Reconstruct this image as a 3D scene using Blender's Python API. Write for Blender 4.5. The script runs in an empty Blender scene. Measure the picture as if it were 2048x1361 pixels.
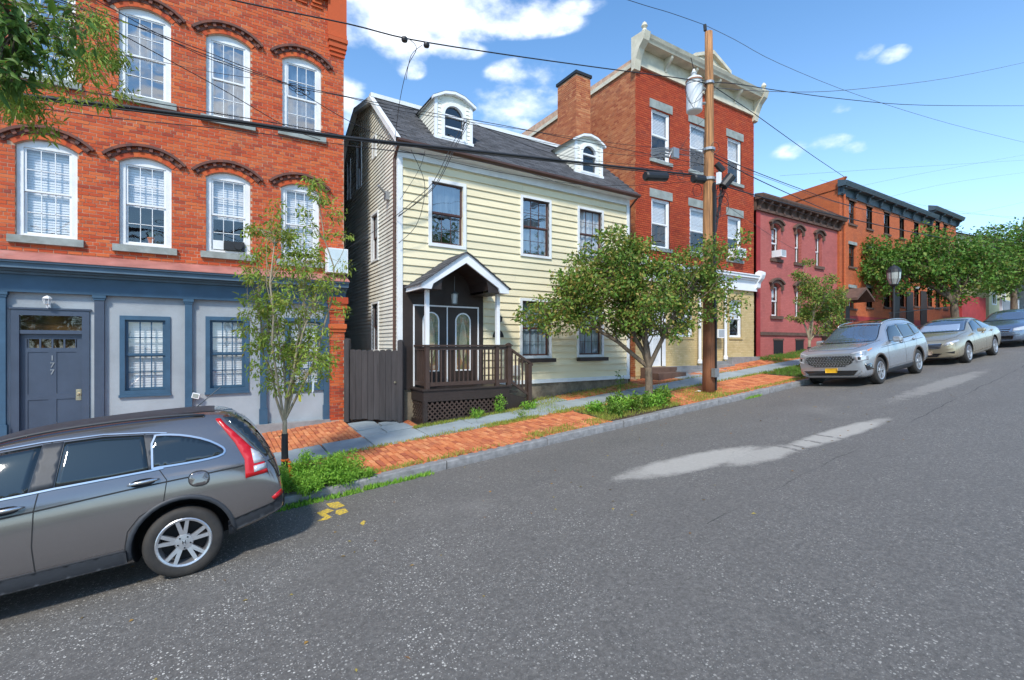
import bpy, bmesh, math, random
import numpy as np
from mathutils import Vector, Matrix
from mathutils.bvhtree import BVHTree
random.seed(7); rng = np.random.default_rng(11)
SC = bpy.context.scene; COL = SC.collection
R_ = math.radians
# ---------------------------------------------------------------- camera, sky, sun, exposure
CAM_Z = 2.3; YAW = 32.174; FPX = 960.0; HOR = 690.0
cam_d = bpy.data.cameras.new('camera'); cam = bpy.data.objects.new('camera', cam_d); COL.objects.link(cam)
cam.location = (0, 0, CAM_Z); cam.rotation_euler = (R_(90), 0, -R_(YAW))
cam_d.sensor_width = 36; cam_d.lens = FPX / 2048 * 36; cam_d.shift_y = (HOR - 680.5) / 2048
cam_d.clip_end = 2000; cam_d.clip_start = .05
SC.camera = cam
SUN_EL, SUN_AZ = 47.0, 221.0          # azimuth clockwise from +Y (the direction across the street)
SUN_STRENGTH, SUN_ANGLE, SKY_STRENGTH = 2.7, 7.0, 0.15
SC.view_settings.view_transform = 'Standard'; SC.view_settings.look = 'None'
SC.view_settings.gamma = 1; SC.view_settings.use_curve_mapping = False
SC.view_settings.exposure = 0.66

def camdir(px, py):
    x = (px - 1024) / FPX; z = (HOR - py) / FPX; c = math.cos(R_(YAW)); s = math.sin(R_(YAW))
    return Vector((x * c + s, -x * s + c, z))
def WX(px, n):
    d = camdir(px, 0); return d.x / d.y * n
def WZ(px, py, n):
    d = camdir(px, py); return CAM_Z + d.z / d.y * n
def RECT(x0, y0, x1, y1, n):
    """rectangle on the plane y=n from the picture positions of its upper left corner, its right side and its bottom on the left side"""
    return WX(x0, n), WX(x1, n), WZ(x0, y1, n), WZ(x0, y0, n)

world = bpy.data.worlds.new('World'); SC.world = world; world.use_nodes = True
nt = world.node_tree; nt.nodes.clear()
def N(t, typ, **kw):
    n = t.nodes.new(typ)
    for k, v in kw.items(): setattr(n, k, v)
    return n
def mth(t, op, a, b=None, c=None, clamp=False):
    n = t.nodes.new('ShaderNodeMath'); n.operation = op; n.use_clamp = clamp
    for i, v in enumerate((a, b, c)):
        if v is None: continue
        if isinstance(v, (int, float)): n.inputs[i].default_value = v
        else: t.links.new(v, n.inputs[i])
    return n.outputs[0]
def ramp(t, fac, pts, interp='LINEAR'):
    n = t.nodes.new('ShaderNodeValToRGB'); n.color_ramp.interpolation = interp
    e = n.color_ramp.elements
    while len(e) < len(pts): e.new(.5)
    for i, (p, c) in enumerate(pts):
        e[i].position = p; e[i].color = (*c, 1) if len(c) == 3 else c
    t.links.new(fac, n.inputs[0]); return n.outputs[0]
def mixc(t, fac, a, b, mode='MIX'):
    n = t.nodes.new('ShaderNodeMix'); n.data_type = 'RGBA'; n.blend_type = mode
    for s, v in ((n.inputs[0], fac), (n.inputs[6], a), (n.inputs[7], b)):
        if isinstance(v, (int, float)): s.default_value = v
        elif isinstance(v, tuple): s.default_value = (*v, 1) if len(v) == 3 else v
        else: t.links.new(v, s)
    return n.outputs[2]

def build_sky():
    sky = N(nt, 'ShaderNodeTexSky', sky_type='NISHITA'); sky.sun_disc = False
    sky.sun_elevation = R_(SUN_EL); sky.sun_rotation = R_(SUN_AZ)
    sky.air_density = 1.0; sky.dust_density = .35; sky.ozone_density = 2.2; sky.altitude = 50
    tc = N(nt, 'ShaderNodeTexCoord')
    def dot(v):
        n = N(nt, 'ShaderNodeVectorMath', operation='DOT_PRODUCT'); nt.links.new(tc.outputs['Generated'], n.inputs[0])
        n.inputs[1].default_value = v; return n.outputs['Value']
    mp = N(nt, 'ShaderNodeMapping'); mp.inputs['Scale'].default_value = (1, 1, 1.8); nt.links.new(tc.outputs['Generated'], mp.inputs[0])
    n1 = N(nt, 'ShaderNodeTexNoise'); n1.inputs['Scale'].default_value = 7; n1.inputs['Detail'].default_value = 7; n1.inputs['Roughness'].default_value = .55
    nt.links.new(mp.outputs[0], n1.inputs[0])
    noise = n1.outputs[0]
    # cumulus banks: direction, half widths, density
    blobs = [(860, 0, .20, .05, .95), (1020, 40, .12, .028, .8), (740, 20, .12, .08, .85), (1075, 148, .09, .028, .75), (1065, 215, .12, .045, .9), (705, 205, .035, .05, .6), (985, 250, .08, .04, .6),
             (1786, 110, .022, .012, .6), (1655, 287, .035, .014, .5), (1710, 297, .022, .012, .45), (1600, 300, .05, .016, .3), (1150, 12, .05, .016, .6),
             (1740, 105, .02, .012, .45), (1675, 218, .025, .012, .4), (820, 135, .03, .02, .5), (900, 95, .06, .02, .5)]
    total = None
    for (px, py, a, b, dens) in blobs:
        d = camdir(px, py).normalized(); r = d.cross(Vector((0, 0, 1))).normalized(); u = r.cross(d)
        dd = mth(nt, 'MAXIMUM', dot(d), .05)
        x = mth(nt, 'DIVIDE', mth(nt, 'DIVIDE', dot(r), dd), a); y = mth(nt, 'DIVIDE', mth(nt, 'DIVIDE', dot(u), dd), b)
        q = mth(nt, 'ADD', mth(nt, 'MULTIPLY', x, x), mth(nt, 'MULTIPLY', y, y))
        m = mth(nt, 'MULTIPLY', mth(nt, 'SUBTRACT', 1.0, mth(nt, 'MULTIPLY', q, .62)), dens)
        total = m if total is None else mth(nt, 'MAXIMUM', total, m)
    # scattered fair weather clouds everywhere else in the sky
    n2 = N(nt, 'ShaderNodeTexNoise'); n2.inputs['Scale'].default_value = 2.3; n2.inputs['Detail'].default_value = 3
    nt.links.new(mp.outputs[0], n2.inputs[0])
    fwd = camdir(1024, 400).normalized()
    away = mth(nt, 'MULTIPLY', mth(nt, 'SUBTRACT', .45, dot(fwd)), 1.5, clamp=True)
    other = mth(nt, 'MULTIPLY', mth(nt, 'MULTIPLY', mth(nt, 'SUBTRACT', n2.outputs[0], .53), 6, clamp=True), away)
    total = mth(nt, 'MAXIMUM', mth(nt, 'MAXIMUM', total, other), 0)
    dens = mth(nt, 'ADD', total, mth(nt, 'MULTIPLY', mth(nt, 'SUBTRACT', noise, .52), 3.4))
    dens = mth(nt, 'MULTIPLY', dens, mth(nt, 'MULTIPLY', total, 4, clamp=True))
    mask = N(nt, 'ShaderNodeMapRange', interpolation_type='SMOOTHSTEP'); nt.links.new(dens, mask.inputs[0])
    mask.inputs[1].default_value = .12; mask.inputs[2].default_value = .95
    shade = ramp(nt, noise, [(.35, (.74, .80, .92)), (.62, (1, 1, 1))])
    tint = mixc(nt, 1.0, sky.outputs[0], (.62, .96, 1.14), 'MULTIPLY')
    # pale veil of haze low in the sky
    sep = N(nt, 'ShaderNodeSeparateXYZ'); nt.links.new(tc.outputs['Generated'], sep.inputs[0])
    veil = mth(nt, 'MULTIPLY', mth(nt, 'POWER', mth(nt, 'SUBTRACT', 1.0, mth(nt, 'ABSOLUTE', sep.outputs[2])), 4.0), .60)
    base = mixc(nt, veil, tint, (6.2, 7.4, 8.6))
    cl = mixc(nt, 1.0, shade, (6.2, 6.5, 6.9), 'MULTIPLY')
    colr = mixc(nt, mth(nt, 'MULTIPLY', mask.outputs[0], .93), base, cl)
    bg = N(nt, 'ShaderNodeBackground'); bg.inputs[1].default_value = SKY_STRENGTH; nt.links.new(colr, bg.inputs[0])
    out = N(nt, 'ShaderNodeOutputWorld'); nt.links.new(bg.outputs[0], out.inputs[0])
build_sky()
sd = bpy.data.lights.new('sun', 'SUN'); sd.energy = SUN_STRENGTH; sd.angle = R_(SUN_ANGLE); sd.color = (1, .94, .84)
sun = bpy.data.objects.new('sun', sd); COL.objects.link(sun)
_v = Vector((math.sin(R_(SUN_AZ)) * math.cos(R_(SUN_EL)), math.cos(R_(SUN_AZ)) * math.cos(R_(SUN_EL)), math.sin(R_(SUN_EL))))
sun.rotation_euler = _v.to_track_quat('Z', 'Y').to_euler()
sun.location = _v * 60

# ---------------------------------------------------------------- the lie of the land
SL = 0.078; TH = math.atan(SL)
def G(s):
    if s < -45: return SL * -45 - .01 * (-(s + 45))
    if s > 95: return SL * 95 + .004 * (s - 95)
    return SL * s
KN = 7.7        # front face of the kerb
def ROAD(s, n):
    pts = [(-7.7, -.15), (-5.8, -.05), (-3, .03), (0, .05), (3, .04), (5.8, -.03), (7.7, -.15)]
    if n <= pts[0][0]: return G(s) + pts[0][1]
    for (a, za), (b, zb) in zip(pts, pts[1:]):
        if n <= b: return G(s) + za + (zb - za) * (n - a) / (b - a)
    return G(s) - .15
def WALK(s, n): return G(s) + .043 * (min(n, 13) - 7.9)

# ---------------------------------------------------------------- objects
def empty(name, loc=(0, 0, 0), label=None, cat=None, group=None):
    o = bpy.data.objects.new(name, None); COL.objects.link(o); o.location = loc; o.empty_display_size = .2
    o['_w'] = list(loc); tag(o, label, cat, group); return o
def tag(o, label=None, cat=None, group=None, kind=None):
    if label: o['label'] = label
    if cat: o['category'] = cat
    if group: o['group'] = group
    if kind: o['kind'] = kind
    return o
def worg(p):
    return Vector(p['_w']) if p is not None and '_w' in p else Vector((0, 0, 0))
class MB:
    def __init__(s): s.v = []; s.f = []; s.m = []
    def quad(s, a, b, c, d, m=0):
        i = len(s.v); s.v += [a, b, c, d]; s.f.append((i, i+1, i+2, i+3)); s.m.append(m); return s
    def poly(s, pts, m=0):
        i = len(s.v); s.v += list(pts); s.f.append(tuple(range(i, i+len(pts)))); s.m.append(m); return s
    def box(s, x0, x1, y0, y1, z0, z1, m=0, back=True, T=None):
        i = len(s.v)
        p = [(x0,y0,z0),(x1,y0,z0),(x1,y1,z0),(x0,y1,z0),(x0,y0,z1),(x1,y0,z1),(x1,y1,z1),(x0,y1,z1)]
        if T: p = [T(*q) for q in p]
        s.v += p
        fs = [(0,1,5,4),(1,2,6,5),(3,0,4,7),(4,5,6,7),(3,2,1,0)]
        if back: fs.append((2,3,7,6))
        s.f += [tuple(i+k for k in f) for f in fs]; s.m += [m]*len(fs); return s
    def prism(s, pts, axis, a, b, m=0):
        """polygon given in the two other axes, extruded from a to b along axis"""
        def P(q, t):
            return {'x': (t, q[0], q[1]), 'y': (q[0], t, q[1]), 'z': (q[0], q[1], t)}[axis]
        i = len(s.v); n = len(pts); s.v += [P(q, a) for q in pts] + [P(q, b) for q in pts]
        s.f.append(tuple(range(i, i+n))[::-1]); s.f.append(tuple(range(i+n, i+2*n)))
        for k in range(n): s.f.append((i+k, i+(k+1) % n, i+n+(k+1) % n, i+n+k))
        s.m += [m]*(n+2); return s
    def tube(s, pts, r, n=6, m=0, cap=True):
        pts = [Vector(p) for p in pts]; rs = r if isinstance(r, (list, tuple)) else [r]*len(pts)
        i0 = len(s.v); up = None
        for k, p in enumerate(pts):
            d = (pts[min(k+1, len(pts)-1)] - pts[max(k-1, 0)])
            d = d.normalized() if d.length > 1e-9 else Vector((0, 0, 1))
            if up is None: up = Vector((0, 0, 1)) if abs(d.z) < .9 else Vector((1, 0, 0))
            a = d.cross(up); a = a.normalized() if a.length > 1e-6 else Vector((1, 0, 0)); b = a.cross(d).normalized(); up = b
            for j in range(n):
                t = 2*math.pi*j/n; s.v.append(tuple(p + (a*math.cos(t) + b*math.sin(t))*rs[k]))
        for k in range(len(pts)-1):
            for j in range(n):
                a = i0+k*n+j; b = i0+k*n+(j+1) % n; s.f.append((a, a+n, b+n, b)); s.m.append(m)
        if cap:
            s.f.append(tuple(i0+j for j in range(n))); s.f.append(tuple(i0+(len(pts)-1)*n+j for j in range(n))[::-1]); s.m += [m, m]
        return s
    def lathe(s, prof, cx=0, cy=0, n=16, m=0):
        i0 = len(s.v)
        for (r, z) in prof:
            for j in range(n):
                t = 2*math.pi*j/n; s.v.append((cx+r*math.cos(t), cy+r*math.sin(t), z))
        for k in range(len(prof)-1):
            for j in range(n):
                a = i0+k*n+j; b = i0+k*n+(j+1) % n; s.f.append((a, b, b+n, a+n)); s.m.append(m)
        s.f.append(tuple(i0+j for j in range(n))[::-1]); s.f.append(tuple(i0+(len(prof)-1)*n+j for j in range(n))); s.m += [m, m]
        return s
    def build(s, name, mats, parent=None, smooth=False, kind=None, label=None, origin=None):
        if not isinstance(mats, (list, tuple)): mats = [mats]
        v = np.array(s.v, dtype=np.float64).reshape(-1, 3)
        o3 = origin if origin is not None else (float((v[:,0].min()+v[:,0].max())/2), float((v[:,1].min()+v[:,1].max())/2), float(v[:,2].min()))
        me = bpy.data.meshes.new(name); me.from_pydata((v - np.array(o3)).tolist(), [], s.f)
        for mt in mats: me.materials.append(mt)
        if len(mats) > 1: me.polygons.foreach_set('material_index', s.m)
        if smooth: me.polygons.foreach_set('use_smooth', [True]*len(me.polygons))
        me.update()
        return place(name, me, o3, parent, kind, label)
def place(name, me, w, parent=None, kind=None, label=None):
    o = bpy.data.objects.new(name, me); COL.objects.link(o); o['_w'] = [float(c) for c in w]
    if parent is not None: o.parent = parent; o.location = Vector(w) - worg(parent)
    else: o.location = w
    tag(o, label, None, None, kind); return o
def recalc(o):
    bm = bmesh.new(); bm.from_mesh(o.data); bmesh.ops.recalc_face_normals(bm, faces=bm.faces); bm.to_mesh(o.data); bm.free(); return o
def copy_tree(o, parent=None):
    c = o.copy(); COL.objects.link(c)
    if parent is not None: c.parent = parent
    for ch in list(o.children): copy_tree(ch, c)
    return c
def px_size(w):
    """how large a point of the place shows (pixels per metre in the photograph) and whether it lies in the frame"""
    c, s = math.cos(R_(YAW)), math.sin(R_(YAW)); dep = w[0]*s + w[1]*c; x = w[0]*c - w[1]*s
    if dep < .3: return 0
    px = 1024 + FPX*x/dep; py = HOR - FPX*(w[2]-CAM_Z)/dep
    return FPX/dep if (0 < px < 2048 and 0 < py < 1361) else 0

# ---------------------------------------------------------------- materials
def new_mat(name):
    m = bpy.data.materials.new(name); m.use_nodes = True; t = m.node_tree
    b = t.nodes.get('Principled BSDF'); return m, t, b
def noise_n(t, scale, detail=4, rough=.55, vec=None, dist=0):
    n = N(t, 'ShaderNodeTexNoise'); n.inputs['Scale'].default_value = scale; n.inputs['Detail'].default_value = detail
    n.inputs['Roughness'].default_value = rough; n.inputs['Distortion'].default_value = dist
    if vec is None:
        g = N(t, 'ShaderNodeNewGeometry'); vec = g.outputs['Position']
    t.links.new(vec, n.inputs['Vector']); return n.outputs[0]
def rnd(t):
    g = N(t, 'ShaderNodeNewGeometry'); o = N(t, 'ShaderNodeObjectInfo')
    return mth(t, 'FRACT', mth(t, 'ADD', g.outputs['Random Per Island'], o.outputs['Random']))
def bumpn(t, b, h, strength=.3, dist=.01):
    n = N(t, 'ShaderNodeBump'); n.inputs['Strength'].default_value = strength; n.inputs['Distance'].default_value = dist
    t.links.new(h, n.inputs['Height']); t.links.new(n.outputs[0], b.inputs['Normal'])
def M(name, col, rough=.75, var=.12, scale=3., bump=.15, bscale=40., metal=0., isl=0., spec=.5, dirt=None, coat=0., sc3=None, bdist=.01):
    m, t, b = new_mat(name)
    vec = None
    if sc3:
        g = N(t, 'ShaderNodeNewGeometry'); mp = N(t, 'ShaderNodeMapping'); mp.inputs['Scale'].default_value = sc3
        t.links.new(g.outputs['Position'], mp.inputs[0]); vec = mp.outputs[0]
    f = noise_n(t, scale, 6, .6, vec)
    lo = tuple(max(0, c*(1-var*1.6)) for c in col); hi = tuple(min(1, c*(1+var)) for c in col)
    c = ramp(t, f, [(.3, lo), (.7, hi)])
    if dirt:
        f2 = noise_n(t, scale*.45, 5, .7, vec)
        k = mth(t, 'MULTIPLY', mth(t, 'SUBTRACT', f2, .52), 5, clamp=True)
        c = mixc(t, mth(t, 'MULTIPLY', k, dirt[1]), c, dirt[0])
    if isl:
        r = mth(t, 'ADD', mth(t, 'MULTIPLY', rnd(t), 2*isl), 1-isl)
        cmb = N(t, 'ShaderNodeCombineColor'); [t.links.new(r, cmb.inputs[i]) for i in range(3)]
        c = mixc(t, 1.0, c, cmb.outputs[0], 'MULTIPLY')
    t.links.new(c, b.inputs['Base Color'])
    b.inputs['Roughness'].default_value = rough; b.inputs['Metallic'].default_value = metal
    b.inputs['Specular IOR Level'].default_value = spec; b.inputs['Coat Weight'].default_value = coat
    if bump: bumpn(t, b, noise_n(t, bscale, 5, .6, vec), bump, bdist)
    return m
def brick_mat(name, cols, dirt=(.10, .07, .06), dk=.35, rough=.85):
    m, t, b = new_mat(name); r = rnd(t)
    c = ramp(t, r, [(i/max(1, len(cols)-1), q) for i, q in enumerate(cols)])
    f = noise_n(t, 1.1, 6, .65)
    c = mixc(t, mth(t, 'MULTIPLY', mth(t, 'MULTIPLY', mth(t, 'SUBTRACT', f, .54), 5, clamp=True), dk), c, dirt)
    f3 = noise_n(t, 45, 4, .7)
    c = mixc(t, mth(t, 'MULTIPLY', mth(t, 'MULTIPLY', mth(t, 'SUBTRACT', f3, .55), 6, clamp=True), .3), c, tuple(min(1, x*.45+.03) for x in cols[0]))
    t.links.new(c, b.inputs['Base Color']); b.inputs['Roughness'].default_value = rough
    bumpn(t, b, noise_n(t, 70, 4, .6), .5, .006); return m
def masonry_mat(name, cols, mortar, dirt=(.08, .05, .045), dk=.35, w=.21, h=.072, axis='x', paint=False):
    """brickwork too far away to tell the bricks apart"""
    m, t, b = new_mat(name)
    g = N(t, 'ShaderNodeNewGeometry'); sp = N(t, 'ShaderNodeSeparateXYZ'); t.links.new(g.outputs['Position'], sp.inputs[0])
    cb = N(t, 'ShaderNodeCombineXYZ'); t.links.new(sp.outputs[0 if axis == 'x' else 1], cb.inputs[0]); t.links.new(sp.outputs[2], cb.inputs[1])
    br = N(t, 'ShaderNodeTexBrick'); t.links.new(cb.outputs[0], br.inputs['Vector'])
    br.inputs['Scale'].default_value = 1; br.inputs['Brick Width'].default_value = w; br.inputs['Row Height'].default_value = h
    br.inputs['Mortar Size'].default_value = .005; br.inputs['Mortar Smooth'].default_value = .3
    br.inputs['Color1'].default_value = (*cols[0], 1); br.inputs['Color2'].default_value = (*cols[1], 1); br.inputs['Mortar'].default_value = (*mortar, 1)
    f = noise_n(t, .8, 6, .65)
    c = mixc(t, mth(t, 'MULTIPLY', mth(t, 'MULTIPLY', mth(t, 'SUBTRACT', f, .52), 5, clamp=True), dk), br.outputs[0], dirt)
    f2 = noise_n(t, 6, 4, .6)
    c = mixc(t, mth(t, 'MULTIPLY', f2, .35), c, tuple(x*.7 for x in cols[0]))
    t.links.new(c, b.inputs['Base Color']); b.inputs['Roughness'].default_value = .85
    inv = mth(t, 'SUBTRACT', 1.0, br.outputs['Fac']); bumpn(t, b, mth(t, 'ADD', inv, mth(t, 'MULTIPLY', noise_n(t, 50), .3)), .5, .008)
    return m
def glass_mat(name, tint=(.95, .96, .97), refl=.13, wav=.5):
    m, t, b = new_mat(name); t.nodes.remove(b)
    out = [n for n in t.nodes if n.type == 'OUTPUT_MATERIAL'][0]
    gl = N(t, 'ShaderNodeBsdfGlossy'); gl.inputs['Roughness'].default_value = .02; tr = N(t, 'ShaderNodeBsdfTransparent'); tr.inputs[0].default_value = (*tint, 1)
    fr = N(t, 'ShaderNodeLayerWeight'); fr.inputs[0].default_value = .5
    k = mth(t, 'ADD', mth(t, 'MULTIPLY', mth(t, 'POWER', fr.outputs['Facing'], 4.0), .75), refl, clamp=True)
    bp = N(t, 'ShaderNodeBump'); bp.inputs['Strength'].default_value = wav; bp.inputs['Distance'].default_value = .02
    t.links.new(mth(t, 'ADD', noise_n(t, 2.2, 1), mth(t, 'MULTIPLY', rnd(t), 0)), bp.inputs['Height']); t.links.new(bp.outputs[0], gl.inputs['Normal'])
    mx = N(t, 'ShaderNodeMixShader'); t.links.new(k, mx.inputs[0]); t.links.new(tr.outputs[0], mx.inputs[1]); t.links.new(gl.outputs[0], mx.inputs[2])
    t.links.new(mx.outputs[0], out.inputs[0]); return m
def leaf_mat(name, cols, trans=.3, rough=.55):
    m, t, b = new_mat(name)
    c = ramp(t, rnd(t), [(i/(len(cols)-1), q) for i, q in enumerate(cols)])
    f = noise_n(t, 1.7, 3)
    c = mixc(t, mth(t, 'MULTIPLY', mth(t, 'SUBTRACT', f, .45), 2.2, clamp=True), c, tuple(x*.8 for x in cols[len(cols)//2]))
    t.links.new(c, b.inputs['Base Color']); b.inputs['Roughness'].default_value = rough; b.inputs['Specular IOR Level'].default_value = .35
    out = [n for n in t.nodes if n.type == 'OUTPUT_MATERIAL'][0]
    tl = N(t, 'ShaderNodeBsdfTranslucent'); t.links.new(c, tl.inputs[0]); mx = N(t, 'ShaderNodeMixShader'); mx.inputs[0].default_value = trans
    t.links.new(b.outputs[0], mx.inputs[1]); t.links.new(tl.outputs[0], mx.inputs[2]); t.links.new(mx.outputs[0], out.inputs[0]); return m
def asphalt_mat():
    m, t, b = new_mat('asphalt')
    big = noise_n(t, .35, 5, .6); fine = noise_n(t, 70, 5, .85); mid = noise_n(t, 14, 4, .65)
    c = ramp(t, big, [(.3, (.145, .132, .118)), (.7, (.178, .163, .146))])
    c = mixc(t, .55, c, ramp(t, fine, [(.3, (.045, .042, .038)), (.55, (.14, .13, .118)), (.72, (.34, .32, .29))]))
    g = N(t, 'ShaderNodeNewGeometry')
    grit = noise_n(t, 24, 6, .9); c = mixc(t, .5, c, ramp(t, grit, [(.34, (.055, .051, .046)), (.5, (.155, .143, .13)), (.66, (.36, .335, .30))]))
    spx = N(t, 'ShaderNodeSeparateXYZ'); t.links.new(g.outputs['Position'], spx.inputs[0])
    for sc, th, jit in ((26, .23, (.74, .70, .62)), (55, .27, (.6, .57, .52))):      # pale stone chips in the surface
        v = N(t, 'ShaderNodeTexVoronoi'); v.inputs['Scale'].default_value = sc; t.links.new(g.outputs['Position'], v.inputs[0])
        sx = N(t, 'ShaderNodeSeparateColor'); t.links.new(v.outputs['Color'], sx.inputs[0])
        spot = mth(t, 'MULTIPLY', mth(t, 'LESS_THAN', v.outputs['Distance'], th), mth(t, 'GREATER_THAN', sx.outputs[0], .5))
        near = mth(t, 'DIVIDE', mth(t, 'ABSOLUTE', mth(t, 'SUBTRACT', spx.outputs[0], -.5)), 7.0); near = mth(t, 'MAXIMUM', mth(t, 'SUBTRACT', 1.15, near), .38, clamp=False)
        clump = mth(t, 'MULTIPLY', mth(t, 'SUBTRACT', noise_n(t, 1.6, 5, .7), .36), 3.2, clamp=True)
        c = mixc(t, mth(t, 'MULTIPLY', spot, mth(t, 'MULTIPLY', near, mth(t, 'MULTIPLY', clump, 1.15))), c, jit)
    # worn pale dusty patches along the parking lane
    sp = N(t, 'ShaderNodeSeparateXYZ'); t.links.new(g.outputs['Position'], sp.inputs[0])
    def patch(cx, cy, rx, ry, ang, amt, nz=.8):
        ca, sa = math.cos(ang), math.sin(ang)
        dx = mth(t, 'SUBTRACT', sp.outputs[0], cx); dy = mth(t, 'SUBTRACT', sp.outputs[1], cy)
        u = mth(t, 'DIVIDE', mth(t, 'ADD', mth(t, 'MULTIPLY', dx, ca), mth(t, 'MULTIPLY', dy, sa)), rx)
        w = mth(t, 'DIVIDE', mth(t, 'SUBTRACT', mth(t, 'MULTIPLY', dy, ca), mth(t, 'MULTIPLY', dx, sa)), ry)
        q = mth(t, 'SUBTRACT', 1.0, mth(t, 'ADD', mth(t, 'MULTIPLY', u, u), mth(t, 'MULTIPLY', w, w)))
        q = mth(t, 'ADD', q, mth(t, 'MULTIPLY', mth(t, 'SUBTRACT', noise_n(t, 3.0, 7, .7), .5), nz*2.4))
        return mth(t, 'MULTIPLY', mth(t, 'MULTIPLY', q, 1.7, clamp=True), amt)
    P = []
    for (px, py, rx, ry, ang, amt, nz) in PATCHES:
        d = camdir(px, py); tt = (CAM_Z - .03) / (-d.z + SL*d.x); P.append(patch(d.x*tt, d.y*tt, rx, ry, ang, amt, nz))
    tot = P[0]
    for q in P[1:]: tot = mth(t, 'MAXIMUM', tot, q)
    lane = mth(t, 'SUBTRACT', 1.0, mth(t, 'DIVIDE', mth(t, 'ABSOLUTE', mth(t, 'SUBTRACT', sp.outputs[1], 5.4)), 2.4), clamp=True)
    tot = mth(t, 'MAXIMUM', tot, mth(t, 'MULTIPLY', mth(t, 'MULTIPLY', mth(t, 'SUBTRACT', noise_n(t, .55, 6, .7), .54), 4, clamp=True), mth(t, 'MULTIPLY', lane, .28)))
    rings = None
    for (px, py, rr) in ((1455, 905, .92), (1455, 905, 1.12), (1455, 905, 1.55), (1470, 905, 1.95)):      # curved tyre tracks through the dust
        d = camdir(px, py); tt = (CAM_Z - .03) / (-d.z + SL*d.x); dx = mth(t, 'SUBTRACT', sp.outputs[0], d.x*tt); dy = mth(t, 'SUBTRACT', sp.outputs[1], d.y*tt - .3)
        q = mth(t, 'ABSOLUTE', mth(t, 'SUBTRACT', mth(t, 'SQRT', mth(t, 'ADD', mth(t, 'MULTIPLY', dx, dx), mth(t, 'MULTIPLY', dy, dy))), rr))
        q = mth(t, 'MULTIPLY', mth(t, 'MULTIPLY', mth(t, 'LESS_THAN', q, .045), mth(t, 'GREATER_THAN', dx, .1)), mth(t, 'GREATER_THAN', noise_n(t, 12, 3), .44)); rings = q if rings is None else mth(t, 'MAXIMUM', rings, q)
    tot = mth(t, 'MULTIPLY', tot, mth(t, 'SUBTRACT', 1.0, mth(t, 'MULTIPLY', rings, .75)))
    tot = mth(t, 'MULTIPLY', tot, mth(t, 'ADD', .62, mth(t, 'MULTIPLY', noise_n(t, 22, 5, .7), .55), clamp=True))
    c = mixc(t, tot, c, mixc(t, mth(t, 'MULTIPLY', mid, .8), (.50, .465, .41), (.38, .355, .32)))
    # dark oily band where cars park
    oil = mth(t, 'MULTIPLY', mth(t, 'MULTIPLY', mth(t, 'SUBTRACT', noise_n(t, .8, 5, .6), .5), 3.5, clamp=True), mth(t, 'MULTIPLY', mth(t, 'LESS_THAN', mth(t, 'ABSOLUTE', mth(t, 'SUBTRACT', sp.outputs[1], 6.7)), 1.0), .35))
    c = mixc(t, oil, c, (.06, .06, .06))
    # hairline cracks
    vc = N(t, 'ShaderNodeTexVoronoi', feature='DISTANCE_TO_EDGE'); vc.inputs['Scale'].default_value = .42
    wn = N(t, 'ShaderNodeTexNoise'); wn.inputs['Scale'].default_value = 1.4; wn.inputs['Detail'].default_value = 6; t.links.new(g.outputs['Position'], wn.inputs['Vector'])
    ad = N(t, 'ShaderNodeVectorMath', operation='ADD'); t.links.new(g.outputs['Position'], ad.inputs[0]); t.links.new(wn.outputs['Color'], ad.inputs[1]); t.links.new(ad.outputs[0], vc.inputs['Vector'])
    crack = mth(t, 'MULTIPLY', mth(t, 'LESS_THAN', vc.outputs['Distance'], .0022), mth(t, 'GREATER_THAN', noise_n(t, .3, 2), .5))
    c = mixc(t, mth(t, 'MULTIPLY', crack, .22), c, (.045, .045, .045))
    # the long joint between two paving passes
    jo = mth(t, 'ABSOLUTE', mth(t, 'SUBTRACT', sp.outputs[1], mth(t, 'ADD', mth(t, 'MULTIPLY', sp.outputs[0], .05), mth(t, 'ADD', 2.92, mth(t, 'MULTIPLY', noise_n(t, 1.2, 5, .6), .22)))))
    jo = mth(t, 'MULTIPLY', mth(t, 'LESS_THAN', jo, .012), mth(t, 'MULTIPLY', mth(t, 'SUBTRACT', noise_n(t, .5, 3), .40), 6, clamp=True)); jo = mth(t, 'MULTIPLY', jo, mth(t, 'GREATER_THAN', sp.outputs[0], 4.5))
    c = mixc(t, mth(t, 'MULTIPLY', jo, .7), c, (.04, .038, .035))
    t.links.new(c, b.inputs['Base Color']); b.inputs['Roughness'].default_value = .68; b.inputs['Specular IOR Level'].default_value = .45
    bumpn(t, b, mth(t, 'ADD', fine, mth(t, 'MULTIPLY', grit, 1.2)), .8, .012); return m
PATCHES = [(1395, 918, 1.55, .42, -.16, 1.0, .5), (1520, 908, .95, .34, -.1, .9, .6), (1675, 866, 1.95, .27, -.05, 1.0, .4), (1290, 938, .7, .2, -.1, .7, .9),
           (1890, 765, 3.6, .34, .0, .4, 1.0)]
m_asph = asphalt_mat()
RED = [(.56, .085, .018), (.45, .062, .016), (.60, .115, .026), (.33, .045, .018), (.53, .075, .016), (.60, .14, .038), (.52, .085, .02)]
m_brick1 = brick_mat('orange red brick', RED, dk=.42)
m_brick3 = brick_mat('deep red pressed brick', [(.44, .062, .018), (.37, .047, .015), (.48, .082, .024), (.31, .038, .014)], dk=.25)
m_bside = brick_mat('weathered orange side brick', [(.52, .19, .075), (.42, .125, .05), (.58, .25, .11), (.34, .085, .038), (.50, .17, .07)], dk=.45)
m_ybrick = brick_mat('ochre painted brick', [(.66, .50, .25), (.60, .45, .21), (.70, .54, .29)], dirt=(.25, .12, .05), dk=.3)
m_pave = brick_mat('orange paving brick', [(.60, .19, .065), (.48, .13, .05), (.66, .24, .09), (.38, .10, .045), (.56, .18, .07), (.68, .28, .12)], dirt=(.22, .12, .07), dk=.35)
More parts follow.
